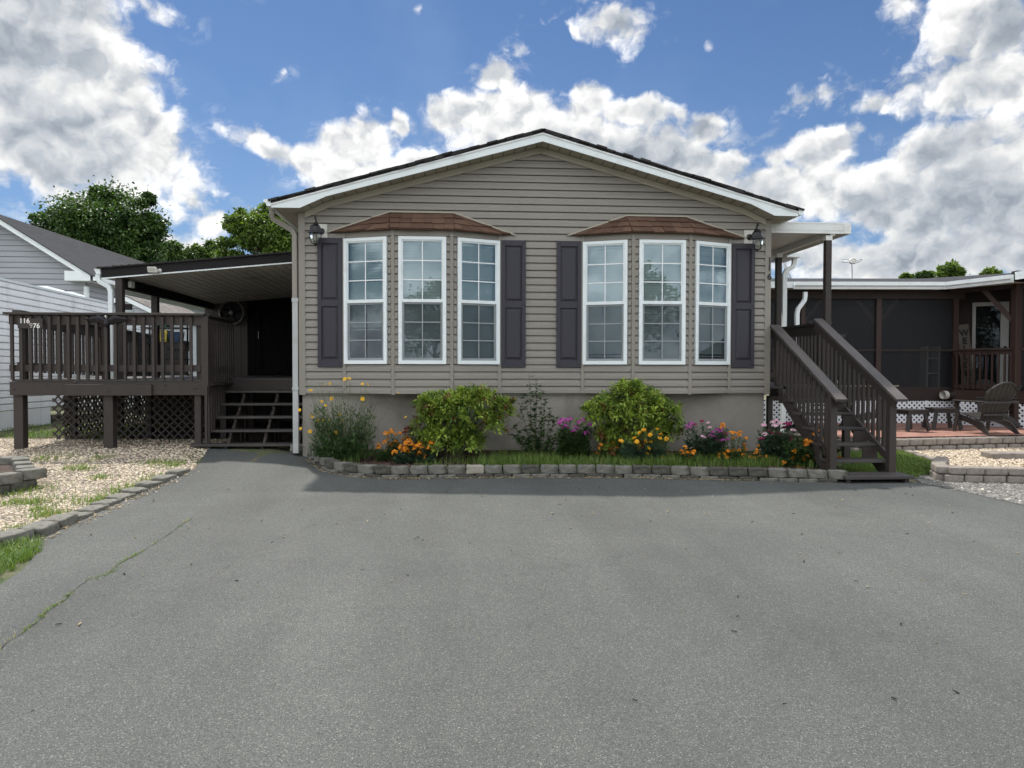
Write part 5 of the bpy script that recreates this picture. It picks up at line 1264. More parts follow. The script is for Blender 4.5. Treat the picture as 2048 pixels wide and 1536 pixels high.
# roofs and gutters
g0_, g1_, g2_ = PD(1586, 575, DEP - .35), PD(1893, 576, DEP - .35), PD(2028, 553, 15.25)
GZ = 3.46
def gutter(nm, p, q, mat=MT['white']):
    ff_ = Fr((p.x, p.y), (q.x, q.y)); mb = MB(); L_ = ff_.len
    pr = [(0, 3.37), (.07, 3.37), (.085, 3.42), (.12, 3.45), (.12, 3.53), (0, 3.53)]
    P = [ff_.p(0, h, d) for d, h in pr]; mb.prism(P, ff_.t * L_); mb.build(nm, mat, sp)
gutter('gutter', g0_, g1_); gutter('gutter', g1_, g2_)
e1 = Fr((g1_.x, g1_.y), (g2_.x, g2_.y))
mb = MB(); n1 = -f.n; P0 = g0_ - f.t * .6; zr = 3.93
top = lambda p, z: Vector((p.x, p.y, z))
A0, A1 = top(P0, 3.54), top(g1_, 3.54); B0, B1 = top(P0 + n1 * 2.6, zr), top(g1_ + n1 * 2.6 + f.t * .9, zr)
C2 = top(g2_ + e1.t * .02, 3.56); D2 = top(g2_ - e1.n * 3.2, 3.86)
mb.add([A0, A1, B1, B0], [(0, 1, 2, 3)]); mb.add([A1, C2, D2, B1], [(0, 1, 2, 3)])
mb.add([B0, B1, top(B1 + n1 * 5, 3.4), top(B0 + n1 * 5, 3.4)], [(0, 1, 2, 3)])
for a_, b_ in ((A0, A1), (A1, C2)): mb.add([a_, b_, b_ - Vector((0, 0, .02)), a_ - Vector((0, 0, .02))], [(0, 1, 2, 3)])
E3 = top(g2_ + e1.t * 3, 3.72); mb.add([C2, E3, top(E3 - e1.n * 3.2, 3.9), D2], [(0, 1, 2, 3)])
o = mb.build('roof', MT['roofnbr'], sp); a_ = o.data.attributes.new('tint', 'FLOAT', 'POINT'); a_.data.foreach_set('value', [random.Random(i).random() * .5 for i in range(len(o.data.vertices))])
mb = MB(); mb.beam(top(g2_ + e1.t * .03, 3.50), top(g2_ + e1.t * 3, 3.66), .03, .16); mb.build('fascia', MT['white'], sp)
mb = MB(); mb.beam(top(P0 + f.n * .0, 3.47), top(g0_, 3.47), .03, .14); mb.build('fascia', MT['white'], sp)
mb = MB(); mb.add([top(P0, 3.39), top(g1_, 3.39), top(g1_ + n1 * .5, 3.39), top(P0 + n1 * .5, 3.39)], [(0, 1, 2, 3)]); mb.add([top(g1_, 3.39), top(g2_, 3.39), top(g2_ - e1.n * .6, 3.39), top(g1_ - e1.n * .6, 3.39)], [(0, 1, 2, 3)]); mb.build('soffit', MT['lampwhite'], sp)
ds = [PD(u, v, DEP - .33) for u, v in ((1610, 584), (1610, 592), (1609, 600), (1596, 618), (1594, 628), (1594, 650), (1594, 838))]
mb = MB(); mb.tube(ds, 1, sq=(.085, .075)); mb.build('downspout', MT['white'], sp)
# white lattice skirt: strips with square openings
mb = lattice_mesh(MB(), f, -.2, A(1925), PTZ - .06, .855, .115, .052, .012, .005); mb.build('lattice_skirt', MT['lattice'], sp)
mb = lattice_mesh(MB(), f3, .1, L3 + 3, PTZ - .06, .855, .115, .052, .012, .005); mb.build('lattice_skirt', MT['lattice'], sp)
mb = MB(); mb.fbox(f, -.2, A(1925), PTZ - .1, .85, -.30, -.28); mb.fbox(f3, .1, L3 + 3, PTZ - .1, .85, -.3, -.28); mb.build('under_floor_shade', MT['dark'], sp)  # dark sheet stands for the shade beneath the porch floor
for a_ in (A(1850), A(1780), A(1690)): fbox('lattice_batten', MT['lattice'], a_, a_ + .05, PTZ - .06, .857, .024, .034)
f3box('lattice_batten', MT['lattice'], L3 - .32, L3 - .22, PTZ - .06, .857, .024, .034)
# leaning WELCOME board
wb0, wb1 = PD(1938, 776, 16.95), PD(1926, 649, 16.95)
ws = thing('welcome_sign', 'tall dark wooden board lettered WELCOME leaning beside the porch door', 'sign', tuple(wb0))
t_ = (wb1 - wb0); Lb = t_.length; tu = t_.normalized(); rt = (f.t - tu * f.t.dot(tu)).normalized(); nn = rt.cross(tu); 
if nn.y > 0: nn = -nn
mb = MB(); hw_ = .13; P = [wb0 - rt * hw_, wb0 + rt * hw_, wb1 + rt * hw_, wb1 - rt * hw_]; mb.prism(P, nn * -.02)
MT['signwood'] = pm('grey_brown_sign_board', (.085, .072, .062), .7, .2, 4, .2, 30); mb.build('board', MT['signwood'], ws)
for i, ch in enumerate('WELCOME'):
    c = wb1 - tu * (.26 + i * .185) + nn * .004
    o = text_obj(ch, .20, MT['black'], (0, 0, 0), (0, 0, 0), .002, None, 'letter', .008)
    Rm = Matrix((rt, tu, nn)).transposed().to_4x4(); Rm.translation = c - wloc(ws); o.data.transform(Rm); o.parent = ws
# rain pipe stub on the rim
pp = PD(1893, 790, 16.8); pv = (f.t * .30 + f.n * .02)
pipe = MB(); pipe.tube([pp, pp + pv * .5, pp + pv], [.085, .085, .085], 16, False); pipe.tube([pp + pv * .02, pp + pv], [.072, .072], 16, False)
o = pipe.build('drain_pipe', MT['porchint'], None, True); tag(o, 'short brown drain pipe with white mouth resting on the porch rim', 'pipe')
MT['pipein'] = MT['lampwhite']; mb = MB(); qv = f.t; mb.tube([pp - qv * .10 + f.n * .03, pp - qv * .03 + f.n * .01, pp + qv * .0], [.098, .095, .09], 16, False); mb.tube([pp - qv * .10 + f.n * .03, pp + qv * .05], [.082, .07], 16, False); c_ = mb.build('pipe_mouth', MT['lampwhite'], o, True)
c_.data.transform(Matrix.Translation(Vector((0, 0, 0))))
# aerial on the roof and mast further left
an = PD(1705, 557, 19.0); at = PD(1704, 524, 19.0)
ae = thing('tv_aerial', 'flat white tv aerial with looped elements on a pole above the porch roof', 'aerial', tuple(an))
mb = MB(); mb.tube([an - Vector((0, 0, .15)), at], .017, 6); mb.build('pole', MT['galv'], ae)
mb = MB(); c = at + Vector((.0, 0, .02)); mb.tube([c + Vector((x, 0, z)) for x, z in ((-.05, -.05), (-.07, .02), (.0, .07), (.09, .06), (.12, .0), (.08, -.05), (-.05, -.05))], .022, 6); mb.box(c.x - .06, c.x + .10, c.y - .03, c.y + .03, c.z - .05, c.z + .03); mb.build('amplifier_box', MT['lampwhite'], ae)
mb = MB()
for z in (-.035, .035): mb.beam(c + Vector((-.27, 0, z)), c + Vector((-.05, 0, z)), .012, .012)
for k in range(6): x = -.25 + k * .036; mb.tube([c + Vector((x, -.14, -.03)), c + Vector((x + .03, .14, .035))], .006, 4)
mb.tube([c + Vector((.10, 0, -.01)), c + Vector((.24, 0, .06)), c + Vector((.27, 0, .04)), c + Vector((.24, 0, .01)), c + Vector((.12, 0, -.04))], .010, 5); mb.build('elements', MT['galv'], ae)
m0 = PD(1572, 557, 19.0); m1 = PD(1566, 500, 19.0); mb = MB(); mb.tube([m0 - Vector((0, 0, .1)), m1 + Vector((0, 0, 1))], .03, 6)
ma = thing('roof_mast', 'grey metal service mast with sloping braces behind the canopy downspout', 'mast', tuple(m0)); mb.build('pole', MT['galv'], ma)
for du in (10, 4): mb = MB(); p_ = PD(1572 + du, 556, 18.8); mb.tube([p_, PD(1565, 515, 19.0)], .022, 6); mb.build('brace', MT['galv'], ma)

# ------------------------------------------------------------------ patio, walls, chairs
PF0, PF1 = PZ(1690, 906, .1), PZ(2200, 893, .1)
PB = [PF0, PF1]
pdir = (PF1 - PF0).normalized(); pn = Vector((pdir.y, -pdir.x, 0))
lb = f.p(A(1625), 0, .02); 
pat = [(PF0 + pn * -.12)[:2], (PF1 + pn * -.12)[:2], (f3.p(L3 + 3, 0, .01))[:2], (f3.p(0, 0, .01))[:2], (f.p(A(1905), 0, .01))[:2], lb[:2]]
def brick_mat():
    m, t, b, o = new_mat('red_brick_paving')
    c = t.new('ShaderNodeTexCoord').outputs['Object']
    br = t.new('ShaderNodeTexBrick'); t.l.new(c, br.inputs['Vector']); br.inputs['Scale'].default_value = 1.0
    br.inputs['Brick Width'].default_value = .40; br.inputs['Row Height'].default_value = .20; br.inputs['Mortar Size'].default_value = .012; br.inputs['Bias'].default_value = 0
    br.inputs['Color1'].default_value = (.23, .098, .07, 1); br.inputs['Color2'].default_value = (.33, .165, .125, 1); br.inputs['Mortar'].default_value = (.07, .055, .045, 1)
    n = t.noise(c, 3, 5, .65)
    col = t.mix(t.mr(n, .5, .75, 0, .45), br.outputs['Color'], (.30, .24, .20)); t.l.new(col, b.inputs['Base Color']); b.inputs['Roughness'].default_value = .9
    bp = t.new('ShaderNodeBump'); bp.inputs['Strength'].default_value = .7; bp.inputs['Distance'].default_value = .01; bp.invert = True; t.l.new(br.outputs['Fac'], bp.inputs['Height']); t.l.new(bp.outputs[0], b.inputs['Normal'])
    return m
MT['brickpave'] = brick_mat()
patio, _ = sheet('patio', pat, 0, .8, MT['brickpave'], zf=lambda x, y: PTZ + .012 * math.sin(x * 2.1) * math.sin(y * 1.7) - .0)
patio['label'] = 'red brick paved patio'; 
# rounded blocks
def block_mesh(name, sx, sy, sz, rnd, seed, taper=0.0, rough=.006):
    bm = bmesh.new(); bmesh.ops.create_cube(bm, size=1.0)
    bmesh.ops.subdivide_edges(bm, edges=bm.edges[:], cuts=8, use_grid_fill=True)
    for v in bm.verts:
        p = Vector((v.co.x * sx, v.co.y * sy, v.co.z * sz)); c = Vector((max(-sx / 2 + rnd, min(sx / 2 - rnd, p.x)), max(-sy / 2 + rnd, min(sy / 2 - rnd, p.y)), max(-sz / 2 + rnd, min(sz / 2 - rnd, p.z))))
        d = p - c
        if d.length > 1e-6: p = c + d.normalized() * rnd
        p.x *= 1 - taper * (p.y / sy + .5)
        q = p * 14 + Vector((seed * 7.1, seed * 3.3, 0)); p = p + Vector((noise.noise(q), noise.noise(q + Vector((9, 0, 0))), noise.noise(q + Vector((0, 9, 0))) * .6)) * rough
        q = p * 45 + Vector((seed * 2.1, 0, 0)); p = p + p.normalized() * noise.noise(q) * rough * .55
        v.co = p
    for fc in bm.faces: fc.smooth = True
    me = bpy.data.meshes.new(name); bm.to_mesh(me); bm.free(); return me
def block(name, me, loc, rz, label, group, mat=None, cat='block', tilt=(0, 0), sc=1.0):
    o = bpy.data.objects.new(name, me); COL.objects.link(o); o.location = loc; o.rotation_euler = (tilt[0], tilt[1], rz); o.scale = (sc, 1, 1)
    return tag(o, label, cat, group)
def path_points(P, step, start=0.0):
    out = []; d = start; acc = 0
    for a, b in zip(P, P[1:]):
        L_ = (b - a).length
        while d <= acc + L_:
            t = (d - acc) / L_; out.append((a.lerp(b, t), math.atan2(b.y - a.y, b.x - a.x))); d += step
        acc += L_
    return out
pm_ = [block_mesh('patio_block', .272, .17, .126, .030, s_) for s_ in (1, 2, 3, 4)]
for m_ in pm_: m_.materials.append(MT['paver'])
flat = lambda p: Vector((p.x, p.y, 0))
pw = [flat(PF0) - pn * 1.9 + Vector((-.35, 0, 0)), flat(PF0) - pn * .35 + Vector((-.02, 0, 0)), flat(PF0) + pdir * .12, flat(PF1)]
rg = random.Random(11)
for row in range(2):
    for (p, an_) in path_points(pw, .285, .14 * row):
        if p.x > 11.6: continue
        block('patio_block', rg.choice(pm_), (p.x, p.y + rg.uniform(-.008, .008), .04 + row * .132 + .063 + G(0, 12) * .0 + .035), an_ + rg.uniform(-.03, .03), ('upper' if row else 'lower') + ' tumbled tan block of the low wall under the brick patio', 'blocks of the patio wall, ' + ('upper' if row else 'lower') + ' course')
# right gravel bed with its own low wall
GB = [flat(PG(*q)) for q in ((1893, 940), (1884, 956), (1896, 965), (2052, 968), (2240, 972))]
gm_ = [block_mesh('bed_block', w_, .18, .103, .024, s_) for w_, s_ in ((.235, 5), (.275, 6), (.215, 7))]
for m_ in gm_: m_.materials.append(MT['paver'])
for row in range(2):
    d = .05 + row * .1
    pts = path_points(GB, .02)
    i = int(d / .02)
    while i < len(pts):
        k = rg.randrange(3); w_ = (.235, .275, .215)[k]; j = i + int(w_ / .04)
        if j >= len(pts): break
        p, an_ = pts[j]
        if p.x > 8.6: break
        block('bed_block', gm_[k], (p.x, p.y + .09, G(p.x, p.y) + .048 + row * .106), an_ + rg.uniform(-.03, .03), ('upper' if row else 'lower') + ' rounded tan block edging the right gravel bed', 'blocks of the right gravel bed wall, ' + ('upper' if row else 'lower') + ' course'); i += int(w_ / .02) + 0
        i += 1
gbz = lambda x, y: .118
gbp = [(p.x, p.y + .12) for p in GB[1:]] + [(12.5, 9.5), (12.5, 12.9)] + [(q.x, q.y - .02) for q in (PF1, PF0)] + [flat(PZ(1808, 904, .12))[:2], flat(PZ(1845, 917, .12))[:2], flat(PZ(1888, 928, .12))[:2]]
gbed, in_gb = sheet('gravel_bed', gbp, 0, .4, MT['gravel'], zf=gbz)
tag(pebbles('white_gravel', in_gb, (5.5, 10.5, 8.6, 13.2), 14000, .011, .021, MT['pebble'], 3, zf=gbz), 'bright cream gravel filling the bed right of the stairs', 'gravel')
em_ = block_mesh('edging_stone', .34, .10, .10, .02, 8); em_.materials.append(MT['paver'])
for i, (u, v) in enumerate(((1822, 908), (1842, 915), (1863, 921), (1884, 928))):
    p = PZ(u, v, .13); q_ = PZ(u + 20, v + 6, .13); block('edging_stone', em_, (p.x + .03, p.y + .05, gbz(p.x, p.y) + .01), math.atan2(q_.y - p.y, q_.x - p.x), 'flat tan edging stone between grass and the right gravel bed', 'stones between grass and gravel bed', 'stone')
eb = [PZ(1804, 904, .12), PZ(1822, 909, .12), PZ(1842, 916, .12), PZ(1863, 922, .12), PZ(1890, 930, .12)]
mb = MB()
for a_, b_ in zip(eb, eb[1:]): mb.hexa([(a_.x, a_.y - .03, 0), (b_.x, b_.y - .03, 0), (b_.x, b_.y + .03, 0), (a_.x, a_.y + .03, 0), (a_.x, a_.y - .03, a_.z + .012), (b_.x, b_.y - .03, b_.z + .012), (b_.x, b_.y + .03, b_.z + .012), (a_.x, a_.y + .03, a_.z + .012)])
tag(mb.build('edging_board', MT['redwood'], None), 'dark edging board holding the cream gravel back from the grass', 'edging')
p = PZ(2010, 913, .16); slab = block_mesh('step_slab', .75, .34, .13, .02, 9); slab.materials.append(MT['paver']); block('step_slab', slab, (p.x + .15, p.y + .1, gbz(p.x, p.y) + .04), -.05, 'wide tan stone step slab in the cream gravel below the patio', None, cat='step')
# grey gravel strip beside the drive
gs = [(p.x - .02, p.y - .02) for p in REDGE] + [(9.0, 6.6), (9.0, GB[3].y + .12), (GB[3].x, GB[3].y + .12), (GB[2].x + .1, GB[2].y + .12), (GB[1].x + .05, GB[1].y + .05), (6.45, 10.05), (6.22, 9.75)]
gstrip, in_gs = sheet('grey_gravel_strip', gs, .012, .3, MT['ggravel'])
tag(pebbles('crushed_stone', in_gs, (5.4, 8.6, 7.2, 10.2), 9000, .009, .020, MT['gpebble'], 4, flat=.5), 'grey crushed stone strip along the right edge of the driveway', 'gravel')

def chair_proto():
    t = thing('garden_chair', 'x', 'chair', (0, 0, 0))
    RM = MT['resin']; K = dict(local=True)
    mb = MB()
    for k in range(6):
        y0 = .30 - k * .088; z0 = .375 - k * .022; wd = .27 - .008 * k
        mb.hexa([(-wd, y0 - .08, z0 - .040), (wd, y0 - .08, z0 - .040), (wd, y0, z0 - .02), (-wd, y0, z0 - .02), (-wd, y0 - .08, z0 - .020), (wd, y0 - .08, z0 - .020), (wd, y0, z0), (-wd, y0, z0)])
    mb.build('seat', RM, t, local=True, bevel=.006)
    mb = MB()
    def bp_(x, h):      # point of the curved back: x -1..1 across, h 0..1 up
        wd = .235 + .10 * math.sin(min(h, .8) / .8 * 1.35); bow = .035 * (x * x) + .018 * math.sin(h * 3.0)
        return Vector((x * wd, -.20 - .34 * h + bow, .23 + .76 * h))
    arch = lambda x: 1.0 - .22 * x * x - .05 * x ** 4
    for k in range(7):
        x0, x1 = -1 + k * 2 / 7 + .012, -1 + (k + 1) * 2 / 7 - .012; xm = (x0 + x1) / 2; nn_ = 8
        rows = []
        for j in range(nn_ + 1):
            r_ = []
            for x in (x0, xm, x1): r_.append(bp_(x, arch(x) * j / nn_) + Vector((0, -.012 if x == xm else 0, 0)))
            for x in (x1, xm, x0): r_.append(bp_(x, arch(x) * j / nn_) + Vector((0, .016, .008)))
            rows.append(r_)
        vs = [p for r_ in rows for p in r_]; fs = []
        for j in range(nn_):
            for q in range(6): fs.append((j * 6 + q, j * 6 + (q + 1) % 6, (j + 1) * 6 + (q + 1) % 6, (j + 1) * 6 + q))
        fs.append(tuple(nn_ * 6 + q for q in range(6))); mb.add(vs, fs)
    for j in range(10): 
        x0, x1 = -1 + j * .2, -1 + (j + 1) * .2; mb.beam(bp_(x0, arch(x0) * .985) + Vector((0, -.004, .0)), bp_(x1, arch(x1) * .985) + Vector((0, -.004, .0)), .03, .03)
    mb.build('backrest', RM, t, local=True, bevel=.006)
    mb = MB()
    for z, y, w_ in ((.36, -.29, .27), (.60, -.405, .37)): mb.tube([(-w_, y + .03, z), (-w_ * .5, y - .01, z), (0, y - .02, z), (w_ * .5, y - .01, z), (w_, y + .03, z)], 1, sq=(.05, .03))
    mb.build('back_brace', RM, t, local=True)
    for s_ in (-1, 1):
        mb = MB(); mb.prism([(s_ * .29, .34, .60), (s_ * .43, .34, .60), (s_ * .445, .10, .60), (s_ * .40, -.40, .60), (s_ * .33, -.40, .60)], (0, 0, .022)); mb.build('armrest', RM, t, local=True, bevel=.005)
        mb = MB(); mb.prism([(s_ * .345, .235, .598), (s_ * .345, .345, .598), (s_ * .345, .315, .36), (s_ * .36, .36, .0), (s_ * .36, .29, .0), (s_ * .345, .22, .33)], (s_ * .028, 0, 0)); mb.build('leg', RM, t, local=True, bevel=.004)
        mb = MB(); mb.prism([(s_ * .30, .30, .36), (s_ * .30, .30, .25), (s_ * .30, -.10, .15), (s_ * .31, -.40, .0), (s_ * .31, -.50, .0), (s_ * .30, -.30, .22), (s_ * .30, -.08, .27)], (s_ * .028, 0, 0)); mb.build('leg', RM, t, local=True, bevel=.004)
    return t
ch = chair_proto(); GRP = 'garden chairs on the brick patio'
def put(o, p, rz, label, z=PTZ + .012): o.location = (p.x, p.y, z); o.rotation_euler = (0, 0, rz); o['label'] = label; o['group'] = GRP
put(ch, PZ(1968, 866, PTZ), math.radians(6), 'dark slatted garden chair seen from behind, its curved back to the camera')
c2 = copy_tree(ch); put(c2, PZ(1990, 852, PTZ), math.radians(52), 'dark slatted garden chair leaning back at the photo edge, sunlit back slats in side view')
c3 = copy_tree(ch); put(c3, PZ(1728, 857, PTZ), math.radians(-118), 'dark slatted garden chair behind the stair balusters, facing right')
c4 = copy_tree(ch); put(c4, PZ(1960, 847, PTZ), math.radians(138), 'dark slatted garden chair facing the camera, half hidden behind another chair')
def table_proto(): 
    t = thing('side_table', 'x', 'table', (0, 0, 0)); RM = MT['resin']
    mb = MB()
    for k in range(5): mb.box(-.26, .26, -.23 + k * .094, -.23 + k * .094 + .086, .40, .425)
    mb.build('tabletop', RM, t, local=True, bevel=.005)
    mb = MB(); mb.box(-.24, .24, -.21, -.19, .33, .399); mb.box(-.24, .24, .19, .21, .33, .399); mb.box(-.24, -.22, -.189, .189, .33, .399); mb.box(.22, .24, -.189, .189, .33, .399); mb.build('apron', RM, t, local=True)
    for sx in (-1, 1):
        for sy in (-1, 1): mb = MB(); mb.beam((sx * .20, sy * .18, .36), (sx * .27, sy * .22, 0), .035, .07, up=(1, 0, 0)); mb.build('leg', RM, t, local=True)
    return t
tb = table_proto(); p = PZ(1818, 862, PTZ); tb.location = (p.x, p.y, PTZ + .012); tb.rotation_euler = (0, 0, .25); tag(tb, 'dark slatted low table nearest the right newel post', group='low tables on the brick patio')
t2 = copy_tree(tb); p = PZ(1884, 858, PTZ); t2.location = (p.x, p.y, PTZ + .012); t2.rotation_euler = (0, 0, -.15); t2['label'] = 'dark slatted low table beside the chair seen from behind'
# ------------------------------------------------------------------ flower bed edging, kerb stones, planter
bm_ = [block_mesh('edging_block', .246, .16, .112, .010, s_, .10, .016) for s_ in (11, 12, 13, 14)]
for i, m_ in enumerate(bm_): m_.materials.append(MT['concrete'] if i != 3 else MT['concrete2'])
BP = [flat(q) for q in BED]; BP[0].y = min(BP[0].y, 11.62); BP[0].x = -2.52
pts = path_points(BP, .254, .10); n_top = len(pts)
pale = block_mesh('edging_block', .246, .16, .112, .012, 15, .10, .009); MT['concpale'] = pm('pale_new_concrete', (.29, .27, .22), .9, .12, 7, .8, 70, fine=.25); pale.materials.append(MT['concpale'])
jpale = min(range(n_top), key=lambda i: abs(pts[i][0].x - PG(962, 950).x))
for row in (1, 0):
    for i, (p, an_) in enumerate(path_points(BP, .254, .10 + (.127 if row == 0 else 0))):
        nrm = Vector((-math.sin(an_), math.cos(an_), 0)); off = .08 + (.012 if row else -.004)
        q = p + nrm * off; z = G(q.x, q.y) + (.108 if row else -.004)
        if row and i == jpale: o = block('edging_block', pale, (q.x, q.y, z + .004), an_ + .03, 'pale clean edging block, the lightest in the flower bed edging', 'blocks of the flower bed edging, upper course')
        else: block('edging_block', rg.choice(bm_ if row else bm_[2:]), (q.x, q.y + rg.uniform(-.006, .006), z + rg.uniform(-.004, .004)), an_ + rg.uniform(-.04, .04), ('upper' if row else 'sunken lower') + ' rough grey block edging the flower bed along the drive', 'blocks of the flower bed edging, ' + ('upper' if row else 'lower') + ' course', tilt=(rg.uniform(-.03, .03), rg.uniform(-.02, .02)))
km = [block_mesh('kerb_stone', .335, .215, .115, .012, s_, .26, .020) for s_ in (21, 22, 23)]
for m_ in km: m_.materials.append(MT['concrete'])
KP = [flat(q) for q in CURB]
for i, (p, an_) in enumerate(path_points(KP, .345, .16)):
    nrm = Vector((-math.sin(an_), math.cos(an_), 0)); q = p + nrm * .095
    lift = .062 if i < 3 else .028
    block('kerb_stone', rg.choice(km), (q.x, q.y, G(q.x, q.y) + lift - .03 + rg.uniform(-.006, .006)), an_ + rg.uniform(-.10, .10), 'flat weathered grey kerb stone between the river gravel and the drive', 'kerb stones along the left edge of the drive', cat='stone', tilt=(rg.uniform(-.05, .05), rg.uniform(-.05, .05)))
# planter ring
PLC = Vector((-6.22, 9.32, 0)); corner = flat(PG(76, 977)); PR = (corner - PLC).length
plm = [block_mesh('planter_block', .30, .19, .125, .014, s_, .12, .010) for s_ in (31, 32)]
plm[0].materials.append(MT['concrete2']); plm[1].materials.append(MT['concrete'])
c0 = math.atan2(corner.y - PLC.y, corner.x - PLC.x)
hexp = [PLC + Vector((math.cos(c0 + k * math.pi / 3), math.sin(c0 + k * math.pi / 3), 0)) * PR for k in range(7)]
for row in (0, 1):
    for (p, an_) in path_points(hexp, .305, .15 + .15 * row):
        nrm = Vector((-math.sin(an_), math.cos(an_), 0)); q = p + nrm * .10
        if q.x < -7.1: continue
        block('planter_block', plm[row], (q.x, q.y, G(q.x, q.y) + .055 + .122 * row), an_ + rg.uniform(-.03, .03), ('upper' if row else 'lower') + ' mossy block of the raised planter standing on the river gravel', 'blocks of the raised planter, ' + ('upper' if row else 'lower') + ' course')
ps_, _ = sheet('planter_soil', [(PLC + (h - PLC) * .9)[:2] for h in hexp[:6]], .16, .3, MT['mulch'])

# bed soil, bark chips, grass
bz = lambda x, y: G(x, y) + .095 + .05 * ss(10.4, 11.6, y) + .015 * noise.noise(Vector((x * 3, y * 3, 0)))
bedp = [(p.x + (.14 if i < 3 else 0), p.y + (.0 if i < 2 else .13)) for i, p in enumerate(BP)] + [(5.0, 11.67), (HX0 + .05, 11.67)]
bedp[0] = (HX0 + .02, 11.62)
bed, in_bed = sheet('bed_soil', bedp, 0, .22, MT['mulch'], zf=bz)
def chips(name, inside, bbox, n, mat, zf, seed, l0=.02, l1=.05, dens=None):
    rng = np.random.default_rng(seed); P = []
    while len(P) < n:
        x = rng.uniform(bbox[0], bbox[1]); y = rng.uniform(bbox[2], bbox[3])
        if inside(x, y) and (dens is None or rng.random() < dens(x, y)): P.append((x, y, zf(x, y)))
    P = np.array(P); a = rng.uniform(0, 6.28, n); t = rng.normal(0, .25, n)
    D = np.stack([np.cos(a) * np.cos(t), np.sin(a) * np.cos(t), np.sin(t)], 1); Sx = np.stack([-np.sin(a), np.cos(a), rng.normal(0, .2, n)], 1)
    L = rng.uniform(l0, l1, n)[:, None]; Wd = L * rng.uniform(.15, .4, n)[:, None]; P = P + np.array([0, 0, .008])
    N = np.cross(D, Sx) * .004
    V = np.stack([P - D * L / 2 - Sx * Wd / 2, P + D * L / 2 - Sx * Wd * .3, P + D * L / 2 + Sx * Wd * .3, P - D * L / 2 + Sx * Wd / 2], 1)
    V = np.concatenate([V, V + N[:, None]], 1).reshape(-1, 3)
    q = np.array([[0, 1, 2, 3], [7, 6, 5, 4], [0, 4, 5, 1], [1, 5, 6, 2], [2, 6, 7, 3], [3, 7, 4, 0]])
    Fq = (np.arange(n)[:, None, None] * 8 + q[None]).reshape(-1, 4)
    o = np_mesh(name, V, Fq, mat, tint=np.repeat(rng.random(n), 8)); o['kind'] = 'stuff'; return o
tag(chips('bark_mulch', in_bed, (-2.5, 5.1, 9.8, 11.7), 5200, MT['chip'], bz, 5), 'brown bark chips covering the flower bed soil', 'mulch')
def grass(name, inside, bbox, n, h0, h1, zf, seed, label, dens=None, lean=.5, mat='grass', w=.0035):
    rng = np.random.default_rng(seed); P = []; tries = 0
    while len(P) < n and tries < n * 60:
        tries += 1
        x = rng.uniform(bbox[0], bbox[1]); y = rng.uniform(bbox[2], bbox[3])
        if inside(x, y) and (dens is None or rng.random() < dens(x, y)): P.append((x, y, zf(x, y)))
    P = np.array(P); m = len(P)
    V, Fq, t = blade_arrays(P, rng.uniform(h0, h1, m), np.full(m, w) * rng.uniform(.7, 1.3, m), rng.uniform(.15, lean * 1.6, m), rng, np.clip(rng.normal(.45, .25, m), 0, 1))
    o = np_mesh(name, V, Fq, MT[mat], tint=t); o['kind'] = 'stuff'; o['label'] = label; o['category'] = 'grass'; return o
nz = lambda x, y, s, o=0: noise.noise(Vector((x * s + o, y * s, o)))
bx0, bx1 = PZ(960, 930, .2).x, PZ(1560, 930, .2).x
grass('bed_grass', in_bed, (bx0, bx1, 10.2, 11.3), 7500, .06, .20, bz, 6, 'short green grass growing between the flowers and the bed edging', dens=lambda x, y: max(0, .75 + .8 * nz(x, y, 1.3)) * (1 - ss(10.75, 11.25, y)))
grass('bed_grass', in_bed, (-2.3, 5.0, 10.0, 11.6), 2600, .04, .16, bz, 7, 'scattered grass and weeds between the flowers', dens=lambda x, y: max(0, nz(x, y, 1.7, 4)))
lawn = [flat(PG(*q))[:2] for q in ((1690, 958), (1832, 958), (1856, 950), (1892, 940), (1888, 931), (1845, 918), (1806, 905), (1690, 890))]
_, in_lawn = sheet('lawn_patch', lawn, .004, .3, MT['soil'])
grass('lawn', in_lawn, (5.0, 8.2, 9.2, 13.0), 20000, .03, .085, G, 8, 'bright green grass patch behind and right of the porch stairs', dens=lambda x, y: 1 - .9 * ss(.0, .5, nz(x, y, 1.1, 9) + .4 - (y - 9.2) * 1.0), lean=.6)
in_side = lambda x, y: 5.0 < x < 7.3 and 10.2 < y < 13.6 and not (5.0 < x < 5.9 and y < 10.3)
grass('lawn', in_side, (5.0, 7.3, 10.2, 13.6), 6000, .03, .08, G, 9, 'shaded grass under the porch landing')
backl = lambda x, y: True
p0_ = PG(-20, 850); grass('lawn', lambda x, y: y > 13.6 + .25 * nz(x, y, 1.5), (-10.5, -5.9, 13.2, 16.5), 7000, .04, .12, G, 10, 'rough dry lawn in front of the white trailer', dens=lambda x, y: .6 + nz(x, y, 1.0), lean=.7)
